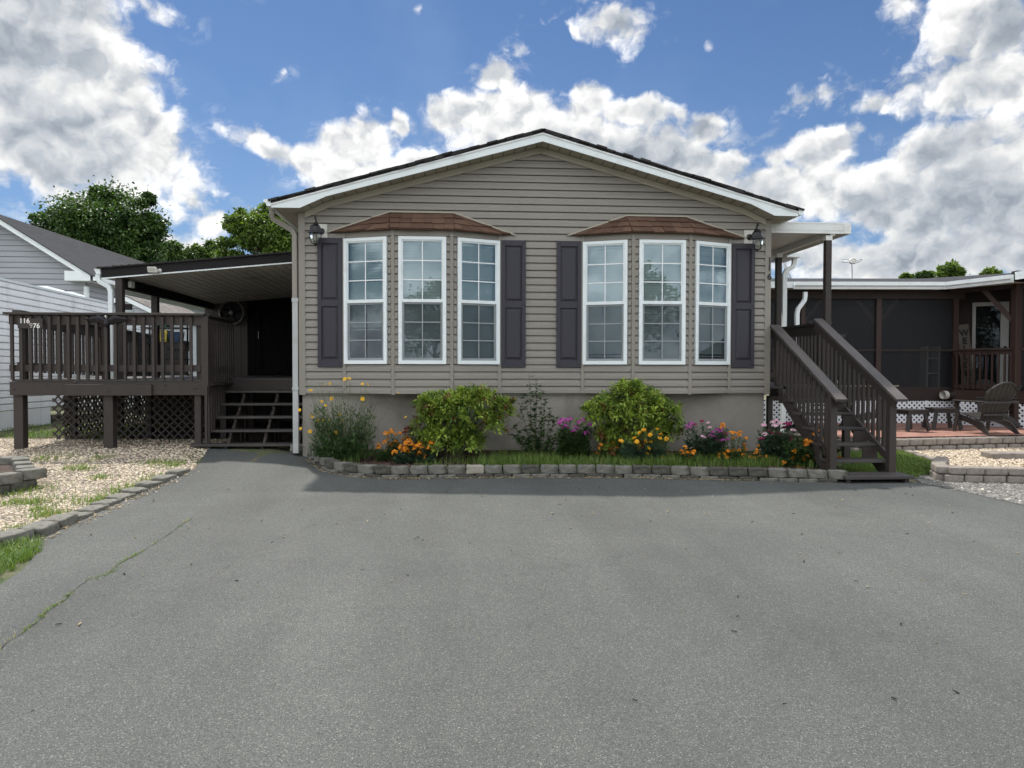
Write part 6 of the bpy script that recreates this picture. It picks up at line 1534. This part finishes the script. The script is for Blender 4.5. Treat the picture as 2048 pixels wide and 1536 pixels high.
# weeds in the river gravel, thicker beside the kerb stones
wd = [(PG(u, v), r, n) for u, v, r, n in ((300, 973, .35, 420), (285, 980, .3, 380), (330, 958, .3, 300), (265, 990, .25, 200), (225, 1000, .28, 260), (200, 1006, .25, 220), (245, 985, .2, 160), (200, 958, .13, 110), (165, 940, .16, 120), (150, 938, .2, 120), (62, 1008, .2, 240), (98, 1033, .2, 260), (80, 1022, .14, 140), (60, 1060, .2, 220), (20, 1010, .2, 120), (30, 990, .3, 200), (60, 980, .3, 200), (340, 930, .25, 170), (300, 928, .18, 110), (355, 932, .2, 130), (200, 918, .25, 100), (120, 915, .3, 100), (420, 915, .25, 60), (270, 1006, .15, 100), (190, 1040, .12, 90), (80, 922, .2, 80), (140, 1000, .4, 120))]
rng_ = np.random.default_rng(21); P = []
for c, r, n in wd:
    q = rng_.normal(0, r * .5, (n, 2)); q[:, 0] *= 1.1
    P += [(c.x + a, c.y + b, G(c.x + a, c.y + b) + .01) for a, b in q if in_yard(c.x + a + .16, c.y + b)]
P = np.array(P); m = len(P)
V, Fq, t = blade_arrays(P, rng_.uniform(.025, .085, m), np.full(m, .0035), rng_.uniform(.2, .9, m), rng_, np.clip(rng_.normal(.62, .25, m), 0, 1))
o = np_mesh('weeds', V, Fq, MT['grass'], tint=t); tag(o, 'small green weeds growing through the river gravel', 'weeds', kind='stuff')

# ------------------------------------------------------------------ crack in the drive with grass tufts
ck = [PG(*q) for q in ((-10, 1310), (30, 1278), (70, 1250), (80, 1240), (100, 1222), (128, 1203), (150, 1180), (180, 1160), (215, 1150), (240, 1130), (275, 1110), (305, 1092), (330, 1075), (355, 1058), (378, 1042), (402, 1026))]
mb = MB(); rg = random.Random(3); L_ = []
for a, b in zip(ck, ck[1:]):
    for k in range(5): L_.append(a.lerp(b, k / 5) + Vector((rg.uniform(-.010, .010), rg.uniform(-.010, .010), 0)))
for i in range(len(L_) - 1):
    a, b = L_[i], L_[i + 1]; w0 = .0015 + .005 * max(0, nz(i * .35, 0, 1)); w1 = .0015 + .005 * max(0, nz((i + 1) * .35, 0, 1))
    nr = Vector((-(b - a).y, (b - a).x, 0)).normalized()
    mb.add([(a - nr * w0), (b - nr * w1), (b + nr * w1), (a + nr * w0)], [(0, 1, 2, 3)])
mb.v = [(x, y, G(x, y) + .012) for x, y, z in mb.v]
MT['crack'] = pm('dirt_filled_crack', (.030, .026, .022), .95, .3, 20); cr = mb.build('driveway_crack', MT['crack']); cr['kind'] = 'structure'
for i, (u, v, n, ln) in enumerate(((272, 1112, 240, .22), (247, 1128, 90, .14), (224, 1151, 120, .16), (212, 1160, 60, .12), (168, 1191, 90, .11), (126, 1214, 170, .17), (98, 1233, 110, .14), (70, 1257, 100, .12), (366, 1046, 80, .10), (355, 1055, 50, .08), (312, 1088, 40, .10), (20, 1290, 60, .25))):
    n = int(n * .42); c = PG(u, v); j = min(range(len(L_)), key=lambda k: (L_[k] - c).length); d = (L_[min(j + 3, len(L_) - 1)] - L_[max(j - 3, 0)]).normalized()
    r_ = np.random.default_rng(100 + i); s_ = r_.normal(0, ln * .45, n); w_ = r_.normal(0, .011, n); base = L_[j]
    P = np.stack([base.x + d.x * s_ - d.y * w_, base.y + d.y * s_ + d.x * w_, np.full(n, G(base.x, base.y) + .01)], 1)
    V, Fq, t = blade_arrays(P, r_.uniform(.008, .032, n), np.full(n, .0018), r_.uniform(.3, 1.2, n), r_, np.clip(r_.normal(.55 if i not in (8, 10, 11) else 1.0, .28, n), 0, 1))
    o = np_mesh('grass_tuft', V, Fq, MT['grass'], tint=t, off=(base.x, base.y, base.z)); o.location = base
    tag(o, 'tuft of grass sprouting from the long crack in the driveway', 'grass tuft', 'grass tufts along the driveway crack')
c = PG(20, 1130); r_ = np.random.default_rng(77); P = []
for _ in range(6500):
    u, v = r_.uniform(-120, 86), r_.uniform(1080, 1185)
    if r_.random() < .8 and v < 1160 - .62 * max(u, -60) - 16 * abs(nz(u * .03, v * .05, 1)) and v > 1092 - .10 * u and u < 84: q = PG(u, v); P.append(tuple(q))
P = np.array(P); n = len(P)
V, Fq, t = blade_arrays(P, r_.uniform(.03, .12, n), np.full(n, .0036), r_.uniform(.3, 1.0, n), r_, np.clip(r_.normal(.42, .22, n), 0, .95))
o = np_mesh('grass_clump', V, Fq, MT['grass'], tint=t, off=(c.x, c.y, 0)); o.location = (c.x, c.y, 0); tag(o, 'thick clump of green grass at the near end of the kerb stones', 'grass clump')
MT['mulchbit'] = pm('dark_leaf_bits', (.022, .018, .014), .9, .3, 20)
# straw and small litter swept against the edging and on the drive
def near_path(P, lo, hi):
    def f_(x, y):
        best = 9
        for a, b in zip(P, P[1:]):
            ab = b - a; t_ = max(0, min(1, ((x - a.x) * ab.x + (y - a.y) * ab.y) / ab.length_squared)); best = min(best, math.hypot(x - a.x - ab.x * t_, y - a.y - ab.y * t_))
        return lo < best < hi and y < 11.4
    return f_
da = lambda x, y: G(x, y) + .008
rnd_s = random.Random(6)
nb1 = near_path(BP, .0, .09)
tag(chips('straw_litter', lambda x, y: nb1(x, y) and not in_bed(x, y), (-2.6, 5.1, 9.6, 11.5), 900, MT['straw'], da, 31, .015, .07, dens=lambda x, y: max(.12, .5 + nz(x, y, 2.2) + .5 * ss(2.5, 4.5, x))), 'dry straw and leaf litter along the foot of the bed edging', 'litter')
nk = near_path(KP, .0, .16)
tag(chips('straw_litter', nk, (-5, -3.6, 6.5, 11.6), 420, MT['straw'], da, 32, .012, .05, dens=lambda x, y: max(.1, .5 + nz(x, y, 2.0))), 'dry litter along the kerb stones on the drive edge', 'litter')
tag(pebbles('stray_pebbles', lambda x, y: nk(x, y), (-5, -2.5, 6.2, 11.6), 160, .005, .012, MT['pebble'], 9, zf=da), 'loose cream pebbles spilled from the gravel onto the drive edge', 'gravel')
tag(chips('drive_litter', lambda x, y: True, (-3.5, 6.0, 3.0, 9.6), 130, MT['straw'], da, 33, .010, .040, dens=lambda x, y: .15 + .85 * ss(4, 9, y)), 'small dry twigs and leaf bits scattered over the driveway', 'litter')

tag(chips('leaf_bits', lambda x, y: True, (-3.5, 6.0, 3.2, 9.4), 60, MT['mulchbit'], da, 34, .012, .040), 'small dark leaf bits scattered over the driveway', 'litter')
# ------------------------------------------------------------------ plants in the bed
def petal_mesh(name, kind, mat, centre=None, seed=0):
    r_ = np.random.default_rng(seed); V, Fq, T = [], [], []; k = 0
    def add(P, D, N, L, W, t, curl=.1, fold=.05):
        nonlocal k
        v, f_, tt = leaf_arrays(np.array(P), np.array(D), np.array(N), np.array(L), np.array(W), np.array(t), fold, curl); V.append(v); Fq.append(f_ + k); T.append(tt); k += len(v)
    def ring(c, n, L, W, tilt, ax, ph=0.0):
        ax = np.array(ax) / np.linalg.norm(ax); u_ = np.cross(ax, (0.3, .9, .1)); u_ /= np.linalg.norm(u_); w_ = np.cross(ax, u_); a = np.arange(n) * 2 * np.pi / n + ph
        rad = np.cos(a)[:, None] * u_ + np.sin(a)[:, None] * w_; D = rad * math.cos(tilt) + ax * math.sin(tilt)
        add(np.array(c)[None] + rad * L * .08, D, np.repeat(ax[None], n, 0) - rad * math.sin(tilt), np.full(n, L) * r_.uniform(.9, 1.1, n), np.full(n, W), r_.random(n), .12, .04)
    if kind == 'daisy':
        ring((0, 0, 0), 8, .026, .017, .15, (0, -.75, .6)); ring((0, -.003, .003), 6, .010, .008, .9, (0, -.75, .6))
    elif kind == 'cup':
        ring((0, 0, 0), 4, .034, .044, .62, (0, -.55, .8)); ring((0, -.002, .004), 4, .030, .036, .85, (0, -.55, .8), .6)
    elif kind == 'cluster' or kind == 'dome':
        n_ = 26 if kind == 'cluster' else 24; Rr = .036 if kind == 'cluster' else .034
        for i in range(n_):
            d = r_.normal(size=3); d[2] = abs(d[2]) * (1.0 if kind == 'cluster' else 1.3) + .1; d[1] -= .25; d /= np.linalg.norm(d)
            c = d * Rr * np.array([1, 1, .95 if kind == 'cluster' else .5]) * r_.uniform(.8, 1.1)
            ring(c, 4 if kind == 'cluster' else 5, .0125, .0115, .2, d + r_.normal(0, .2, 3), r_.random() * 3)
    o = np_mesh(name, np.concatenate(V), np.concatenate(Fq), MT[mat], tint=np.concatenate(T)); me = o.data; bpy.data.objects.remove(o); return me
PROTO = {}
for key, kind, mat in (('coreopsis', 'daisy', 'p_yellow'), ('poppy', 'cup', 'p_poppy'), ('wallflower', 'cluster', 'p_orange'), ('purple', 'dome', 'p_purple'), ('pink', 'dome', 'p_pink'), ('crimson', 'dome', 'p_crimson'), ('maroon', 'dome', 'p_maroon')):
    PROTO[key] = [petal_mesh('flower_head', kind, mat, seed=i) for i in range(3)]
def stems_mesh(parent, base, tips, r=.0022, spread=.06, mat='stem', rng=None, name='stems'):
    mb = MB()
    for t_ in tips:
        b = Vector((base[0] + (t_[0] - base[0]) * .35 + rng.normal(0, spread), base[1] + (t_[1] - base[1]) * .35 + rng.normal(0, spread * .6), 0)); b.z = bz(b.x, b.y) - .01
        m_ = b.lerp(Vector(t_), .55) + Vector((rng.normal(0, .012), rng.normal(0, .012), .02)); mb.tube([b, m_, Vector(t_)], [r * 1.3, r, r * .8], 4, False)
    return mb.build(name, MT[mat], parent)
def stem_leaves(parent, mat, base, tips, per, L, W, rng, name='foliage', low=.05, high=.95, spread=.06, out=.9, droop=.2):
    P, D, N = [], [], []
    for t_ in tips:
        b = np.array([base[0] + (t_[0] - base[0]) * .35 + rng.normal(0, spread), base[1] + (t_[1] - base[1]) * .35 + rng.normal(0, spread * .6), 0.0]); b[2] = bz(b[0], b[1]); t_ = np.array(t_)
        for s_ in rng.uniform(low, high, per):
            p = b + (t_ - b) * s_ + np.array([0, 0, .02 * math.sin(s_ * 3.1)]); a = rng.uniform(0, 6.283)
            d = np.array([math.cos(a) * out, math.sin(a) * out, .75 - droop * rng.random() * 3]); P.append(p); D.append(d); N.append(np.array([-d[0] * .4, -d[1] * .4, 1.0]) + rng.normal(0, .25, 3))
    n = len(P); V, Fq, t = leaf_arrays(np.array(P), np.array(D), np.array(N), rng.uniform(L * .6, L * 1.25, n), rng.uniform(W * .7, W * 1.2, n), np.clip(rng.normal(.45, .25, n), 0, .92))
    return np_mesh(name, V, Fq, MT[mat], parent=parent, tint=t)
def heads(parent, key, pts, rng, s0=.9, s1=1.15):
    w = wloc(parent)
    for p in pts:
        o = bpy.data.objects.new('flower_head', PROTO[key][int(rng.integers(3))]); COL.objects.link(o); o.parent = parent; o.location = Vector(p) - w
        o.rotation_euler = (rng.normal(0, .3), rng.normal(0, .35), rng.normal(0, .6)); s_ = rng.uniform(s0, s1); o.scale = (s_, s_, s_)
def plant(name, label, cat, u, v, Y, group=None):
    p = PY(u, v, Y); return thing(name, label, cat, (p.x, Y, bz(p.x, Y)), group), p
def at(px, Y, rng, jy=.10): return [tuple(PY(u, v, Y + rng.normal(0, jy))) for u, v in px]
R = np.random.default_rng(50)
# tall yellow tickseed at the house corner
t_, p = plant('tickseed_plant', 'tall airy tickseed clump with small yellow flowers at the left house corner', 'flower plant', 685, 930, 11.12)
px = [(643, 803), (651, 811), (663, 797), (725, 798), (679, 829), (647, 840), (659, 841), (684, 841), (624, 833), (635, 842), (672, 865), (620, 863), (601, 857), (621, 781), (660, 767), (690, 758), (699, 757), (735, 769), (797, 786), (651, 769), (725, 768), (599, 820), (811, 834)]
fl_ = at(px, 11.12, R, .09); heads(t_, 'coreopsis', fl_, R, .95, 1.5)
more = [tuple(PY(R.uniform(612, 765), R.uniform(760, 880), 11.12 + R.normal(0, .12))) for _ in range(150)]
stems_mesh(t_, (p.x, 11.1), fl_ + more[:110], .0021, .10, 'stem', R)
buds = MB()
for q in more[:70]: buds.lathe([(0, .007), (.006, .004), (.007, 0), (.003, -.005)], q, 6)
buds.build('seed_heads', MT['stem'], t_)
low = [tuple(PY(R.uniform(618, 758), R.uniform(805, 915), 11.05 + R.normal(0, .13))) for _ in range(230)]
stem_leaves(t_, 'foliage', (p.x, 11.05), low, 24, .09, .014, R, spread=.14, out=.55, droop=.15)
stem_leaves(t_, 'bluefol', (p.x, 11.05), more, 5, .06, .008, R, 'upper_foliage', .1, .8, .10, .5)
# nandina bushes
def bush(label, c_uv, Y, parts, n, seed, group='nandina bushes against the house'):
    r_ = np.random.default_rng(seed); c = PY(*c_uv, Y); t_ = thing('nandina_bush', label, 'bush', (c.x, Y, bz(c.x, Y)), group)
    P, D, N, T, LL = [], [], [], [], []; tips = []
    for (u, v, ru, rv, wgt) in parts:
        cc = np.array(PY(u, v, Y)); rx, rz_ = ru * Y / F_PX, rv * Y / F_PX; k = int(n * wgt * 1.75); ns = max(6, k // 26)
        d = rnd_dir(r_, ns); d[:, 2] = np.where(d[:, 2] < -.45, -d[:, 2], d[:, 2]); rad = np.where(r_.random(ns) < .72, r_.uniform(.72, 1.05, ns), r_.uniform(.2, .7, ns))
        S_ = cc + d * rad[:, None] * np.array([rx, min(rx, .46), rz_]); tips += [tuple(q) for q in S_]
        for q, dd in zip(S_, d):      # a spray: leaflets along fine twigs fanned round the shoot end
            m_ = 26; ax = dd * .6 + np.array([0, 0, .55]) + r_.normal(0, .25, 3); ax /= np.linalg.norm(ax)
            tn = r_.choice([0, 0, 0, 1]) 
            base_t = np.clip(r_.normal(.46, .24), .0, .92); red = r_.random() < .06; gap_ = r_.random() < .15
            for _ in range(int(m_ * r_.uniform(.45, 1.2))):
                e = rnd_dir(r_, 1)[0]; e = e * .9 + ax * .75; e /= np.linalg.norm(e)
                P.append(q + e * r_.uniform(.0, .066)); D.append(e + np.array([0, 0, -.35]) * r_.random()); N.append(np.array([0, -.2, 1.0]) + e * .35 + r_.normal(0, .25, 3)); T.append(.97 if (red and r_.random() < .7) else min(.92, max(0, base_t + r_.normal(0, .13)))); LL.append(r_.uniform(.050, .088))
    n_ = len(P); LL = np.array(LL); V, Fq, t = leaf_arrays(np.array(P), np.array(D), np.array(N), LL, LL * .34, np.array(T)); np_mesh('foliage', V, Fq, MT['nandina'], parent=t_, tint=t)
    mb = MB(); r2 = random.Random(seed)
    for q in r2.sample(tips, min(45, len(tips))):
        b = Vector((c.x + r2.gauss(0, .07), Y + r2.gauss(0, .05), 0)); b.z = bz(b.x, b.y); m_ = b.lerp(Vector(q), .5) + Vector((0, 0, .05)); mb.tube([b, m_, q], [.008, .006, .003], 5, False)
    mb.build('stems', MT['bark'], t_); return t_
bush('bright green rounded nandina bush beneath the left bay window', (905, 890), 11.05, ((905, 822, 66, 34, .34), (948, 796, 40, 18, .13), (862, 818, 34, 26, .11), (900, 862, 52, 26, .13), (1006, 826, 28, 26, .10), (978, 852, 34, 26, .08), (850, 858, 26, 26, .07), (935, 880, 40, 18, .09), (905, 893, 62, 18, .16), (868, 880, 30, 18, .07)), 8600, 61)
bush('bright green nandina bush beneath the right bay window, with a peaked top', (1265, 890), 11.05, ((1262, 824, 84, 36, .36), (1258, 782, 34, 16, .10), (1200, 834, 42, 32, .13), (1326, 836, 40, 34, .13), (1268, 866, 64, 22, .11), (1345, 868, 22, 24, .06), (1290, 798, 30, 18, .07), (1262, 890, 66, 18, .15), (1220, 872, 30, 20, .07)), 9000, 62)
# leafy weed and low foliage between the bushes
t_, p = plant('leafy_shrub', 'thin upright dark green leafy shoots between the two nandina bushes', 'plant', 1075, 890, 11.15)
tp = [tuple(PY(u, v, 11.15 + R.normal(0, .05))) for u, v in ((1058, 748), (1072, 760), (1082, 768), (1050, 790), (1068, 785), (1090, 800), (1040, 810), (1100, 815), (1030, 850), (1110, 835), (1060, 830), (1085, 840), (1025, 868), (1125, 860), (1045, 870), (1110, 870), (1075, 875))]
stems_mesh(t_, (p.x, 11.15), tp, .0035, .03, 'stem', R); stem_leaves(t_, 'foliage', (p.x, 11.15), tp, 44, .105, .046, R, spread=.03, out=1.0, low=.12, high=1.0, droop=.35)
# wallflowers and the others
def flower_plant(name, label, cat, uv, Y, groups, leaf, nl, L, W, group=None, extra=0, ext=None, lowv=None):
    t_, p = plant(name, label, cat, *uv, Y, group); tips = []
    for key, px, s in groups:
        px = px + ([(u + R.normal(0, 7), v + R.normal(0, 5)) for u, v in px[::2]] if key in ('wallflower', 'purple', 'crimson') else [])
        q = at(px, Y, R, .05); heads(t_, key, q, R, s * 1.15, s * 1.5); tips += q
    us = [u for _, px, _ in groups for u, v in px]; vs = [v for _, px, _ in groups for u, v in px]
    lv = lowv or (max(vs) + 12)
    ex = [tuple(PY(R.uniform(min(us) - 8, max(us) + 8), R.uniform(min(vs) + 8, lv), Y + R.normal(0, .07))) for _ in range(int(extra * 1.9) + 6)]
    stems_mesh(t_, (p.x, Y), tips, .0024, .04, 'stem', R); stem_leaves(t_, leaf, (p.x, Y), tips + ex, int(nl * 2.2), L, W * 1.25, R, spread=.07, out=.8, high=.92)
    return t_
OW = 'orange wallflower plants in the bed'
flower_plant('wallflower_plant', 'low dense orange wallflower by the bed edging under the left bay', 'flower plant', (830, 920), 10.85, [('wallflower', [(825, 891), (801, 895), (812, 888), (840, 890), (853, 901), (833, 910), (850, 914), (866, 903), (790, 905), (812, 899), (820, 902), (845, 896), (858, 897), (830, 899), (838, 904)], .95)], 'bluefol', 22, .07, .012, OW, 26, lowv=930)
flower_plant('wallflower_plant', 'taller orange wallflower left of the bright nandina bush', 'flower plant', (788, 905), 11.1, [('wallflower', [(782, 862), (790, 870), (776, 880), (791, 885), (781, 892), (800, 868), (806, 880), (797, 892), (775, 868), (812, 862)], .8)], 'foliage', 16, .05, .012, OW, 16, lowv=905)
flower_plant('wallflower_plant', 'few small yellow-orange wallflowers low beside the tickseed clump', 'flower plant', (762, 915), 11.0, [('wallflower', [(758, 893), (769, 904), (757, 897)], .55)], 'foliage', 12, .05, .012, OW, 8, lowv=920)
flower_plant('sweet_william', 'dark maroon sweet william behind the orange wallflowers', 'flower plant', (822, 890), 10.98, [('maroon', [(815, 857), (830, 869), (818, 879), (824, 859), (838, 875), (810, 866)], 1.0)], 'foliage', 18, .06, .016, None, 6)
flower_plant('sweet_william', 'magenta sweet william left of the peaked nandina bush', 'flower plant', (1140, 900), 10.95, [('purple', [(1129, 850), (1140, 838), (1120, 845), (1152, 855), (1158, 845), (1180, 850), (1175, 866), (1133, 842), (1147, 862), (1125, 858)], .95)], 'foliage', 26, .075, .017, None, 40, lowv=915)
flower_plant('poppy_plant', 'golden poppies on feathery blue-green leaves spilling over the bed edging', 'flower plant', (1300, 930), 10.62, [('poppy', [(1288, 862), (1280, 867), (1270, 878), (1274, 885), (1301, 872), (1322, 870), (1319, 878), (1334, 879), (1290, 882), (1288, 890), (1279, 893), (1301, 886), (1274, 900), (1296, 898), (1297, 904), (1309, 900), (1293, 909), (1308, 908), (1322, 916), (1241, 884), (1315, 860)], 1.0)], 'bluefol', 26, .06, .009, None, 60, lowv=942)
flower_plant('wallflower_plant', 'small orange wallflower at the foot of the peaked nandina bush', 'flower plant', (1218, 905), 10.95, [('wallflower', [(1215, 878), (1217, 886), (1202, 890), (1223, 897), (1231, 895), (1196, 908), (1227, 899)], .6)], 'foliage', 12, .05, .012, OW, 8, lowv=915)
flower_plant('sweet_william', 'mixed purple and white sweet william right of the golden poppies', 'flower plant', (1420, 915), 10.9, [('purple', [(1372, 856), (1378, 853), (1425, 865), (1430, 873), (1442, 863), (1436, 860), (1445, 882), (1432, 878)], .95), ('crimson', [(1390, 850), (1450, 868)], .95), ('pink', [(1416, 846), (1420, 856), (1406, 874), (1384, 897)], .8)], 'bluefol', 26, .08, .015, None, 50, lowv=930)
flower_plant('wallflower_plant', 'orange wallflowers in front of the mixed purple sweet william', 'flower plant', (1375, 925), 10.55, [('wallflower', [(1370, 895), (1363, 903), (1385, 908), (1367, 911), (1379, 915), (1388, 904)], .7)], 'foliage', 14, .05, .012, OW, 10, lowv=930)
flower_plant('wallflower_plant', 'broad orange wallflower between the purple sweet william and the bare skirting', 'flower plant', (1475, 925), 10.7, [('wallflower', [(1470, 868), (1480, 872), (1445, 855), (1488, 890), (1468, 902), (1478, 903), (1486, 911), (1440, 910), (1455, 917), (1490, 897), (1467, 878), (1492, 878), (1450, 909)], .8)], 'foliage', 14, .05, .012, OW, 22, lowv=935)
flower_plant('wallflower_plant', 'sparse orange wallflower before the bare skirting at the right corner', 'flower plant', (1515, 925), 10.6, [('wallflower', [(1514, 900), (1511, 908), (1508, 917), (1520, 914), (1535, 915), (1516, 893)], .6)], 'foliage', 12, .05, .012, OW, 10, lowv=935)
flower_plant('sweet_william', 'tall pink, white and crimson sweet william at the right house corner', 'flower plant', (1555, 920), 10.65, [('pink', [(1528, 851), (1553, 842), (1561, 848), (1550, 852), (1530, 868), (1586, 861), (1546, 846)], 1.0), ('crimson', [(1578, 847), (1558, 868), (1545, 868), (1524, 879), (1580, 881), (1570, 856)], .95)], 'bluefol', 24, .075, .015, None, 45, lowv=930)
flower_plant('wallflower_plant', 'large orange wallflower beside the left newel post of the stairs', 'flower plant', (1625, 930), 10.25, [('wallflower', [(1631, 870), (1640, 880), (1655, 870), (1643, 888), (1620, 886), (1612, 890), (1590, 925), (1600, 919), (1609, 925), (1594, 935), (1660, 907), (1668, 913), (1645, 920), (1680, 918), (1613, 915), (1568, 927), (1603, 931), (1587, 917), (1635, 862), (1588, 903)], .95)], 'foliage', 18, .065, .015, OW, 60, lowv=945)

# ------------------------------------------------------------------ trees
def tree(name, label, base, crown, nclump, nleaf, leaf, mat, seed, group=None, trunk=.16, squash=.7, limbs=True, cat='tree'):
    """crown: list of (centre, radii, weight)"""
    r_ = np.random.default_rng(seed); t_ = thing(name, label, cat, (base[0], base[1], G(base[0], base[1])), group)
    C, RR = [], []
    for c, rad, wgt in crown:
        k = max(3, int(nclump * wgt)); d = rnd_dir(r_, k); rr = r_.uniform(.25, 1.0, k) ** .55; C.append(np.array(c) + d * rr[:, None] * np.array(rad)); RR.append(np.full(k, min(rad)) * r_.uniform(.16, .34, k))
    C = np.concatenate(C); RR = np.concatenate(RR); n = nleaf; idx = r_.integers(0, len(C), n)
    off = r_.normal(0, .55, (n, 3)) * RR[idx][:, None] * np.array([1.15, 1.15, squash]); P = C[idx] + off
    D = off / (np.linalg.norm(off, axis=1, keepdims=True) + 1e-6) * .7 + r_.normal(0, .5, (n, 3)) + np.array([0, 0, -.2]); N = np.array([0, 0, 1.0]) + r_.normal(0, .55, (n, 3))
    ct = r_.normal(.42, .2, len(C)); LL = leaf * r_.uniform(.6, 1.3, n)
    V, Fq, t = leaf_arrays(P, D, N, LL, LL * .62, np.clip(ct[idx] + r_.normal(0, .14, n), 0, .925)); np_mesh('crown', V, Fq, MT[mat], parent=t_, tint=t)
    mb = MB(); z0 = G(base[0], base[1]); cm = Vector(np.mean(C, 0)); top = Vector((cm.x, cm.y, cm.z))
    b = Vector((base[0], base[1], z0 - .2)); fork = b.lerp(top, .45); fork.x = base[0] + (top.x - base[0]) * .3
    mb.tube([b, b.lerp(fork, .1), fork, fork.lerp(top, .5), top], [trunk * 1.35, trunk, trunk * .8, trunk * .5, trunk * .2], 9)
    if limbs:
        for j in r_.choice(len(C), min(26, len(C)), replace=False):
            q = Vector(C[j]); s_ = fork.lerp(top, r_.uniform(0, .8)); m_ = s_.lerp(q, .5) + Vector((0, 0, -.08 * (q - s_).length)); mb.tube([s_, m_, q], [trunk * .35, trunk * .2, trunk * .06], 5, False)
    mb.build('trunk', MT['bark'], t_, True); return t_
def cr(u, v, ru, rv, Y, w, dz=None): s_ = Y / F_PX; return (tuple(PY(u, v, Y)), (ru * s_, (dz or min(ru, rv) * 1.0) * s_, rv * s_), w)
b = PY(215, 700, 38)
tree('shade_tree', 'big dense dark green tree rising behind the grey neighbouring roof', (b.x, 38), [cr(215, 458, 95, 78, 38, .5), cr(150, 455, 70, 48, 38, .18), cr(275, 490, 52, 62, 38, .18), cr(205, 392, 22, 24, 38, .04), cr(290, 400, 18, 18, 38, .03), cr(105, 440, 38, 20, 38, .05), cr(300, 455, 28, 40, 38, .05)], 300, 52000, .165, 'treedark', 71, trunk=.28)
b = PY(530, 700, 34)
tree('shade_tree', 'mid green leafy tree showing left of the house gutter', (b.x, 34), [cr(545, 470, 75, 45, 34, .45), cr(495, 448, 40, 28, 34, .2), cr(545, 430, 35, 22, 34, .15), cr(590, 490, 70, 60, 34, .25), cr(460, 500, 30, 26, 34, .1)], 220, 32000, .155, 'treelight', 72, trunk=.24)
for i, (u, v, ru, rv, lab) in enumerate(((342, 512, 24, 26, 'small rounded far tree right of the big dark tree'), (388, 514, 28, 20, 'low far tree midway between the two large trees'), (425, 512, 20, 26, 'narrow far tree beside the mid green leafy tree'), (365, 518, 34, 16, 'spreading low far tree in the gap of the treeline'))):
    b = PY(u, 700, 58); tree('far_tree', lab, (b.x, 58 + i), [cr(u, v, ru, rv, 58 + i, .6), cr(u + 4, v - rv * .6, ru * .55, rv * .5, 58 + i, .2), cr(u, v + 30, ru * 1.2, 30, 58 + i, .3)], 50, 4500, .26, 'treefar', 80 + i, 'far trees beyond the lean-to')
for i, (u, v, ru, rv, lab) in enumerate(((1898, 542, 30, 15, 'round treetop above the screened porch roof, tallest there'), (1852, 553, 26, 8, 'low ragged treetop left of the round one above the porch roof'), (1815, 556, 16, 6, 'faint treetop just showing over the porch roof'), (1980, 551, 18, 14, 'sparse treetop behind the rising porch gutter'))):
    b = PY(u, 700, 34); tree('far_tree', lab, (b.x, 34 + i), [cr(u, v, ru, rv, 34 + i, .6), cr(u, v + 40, ru * 1.6, 36, 34 + i, .5)], 45, 4200, .17, 'treelight' if i != 1 else 'treefar', 90 + i, 'treetops above the porch roof')
# trees across the street, seen in the window panes
for i, (x, y, h, w_, lab) in enumerate(((-9, -30, 9.5, 3.6, 'broad street tree behind the viewer, reflected in the left bay'), (-2.0, -34, 8.4, 3.2, 'street tree behind the viewer, reflected in the middle pane'), (5.5, -31, 7.8, 3.0, 'lower street tree behind the viewer, reflected in the right bay'), (13, -33, 9.6, 3.8, 'tall street tree behind the viewer on the right'), (20, -30, 8.6, 3.4, 'far right street tree behind the viewer'), (-18, -32, 9.0, 3.8, 'far left street tree behind the viewer'))):
    tree('street_tree', lab, (x, y), [((x, y, h * .62), (w_, w_ * .8, h * .33), .8), ((x + .6, y, h * .85), (w_ * .5, w_ * .5, h * .16), .2)], 70, 5200, .28, 'treefar', 200 + i, 'trees across the street')
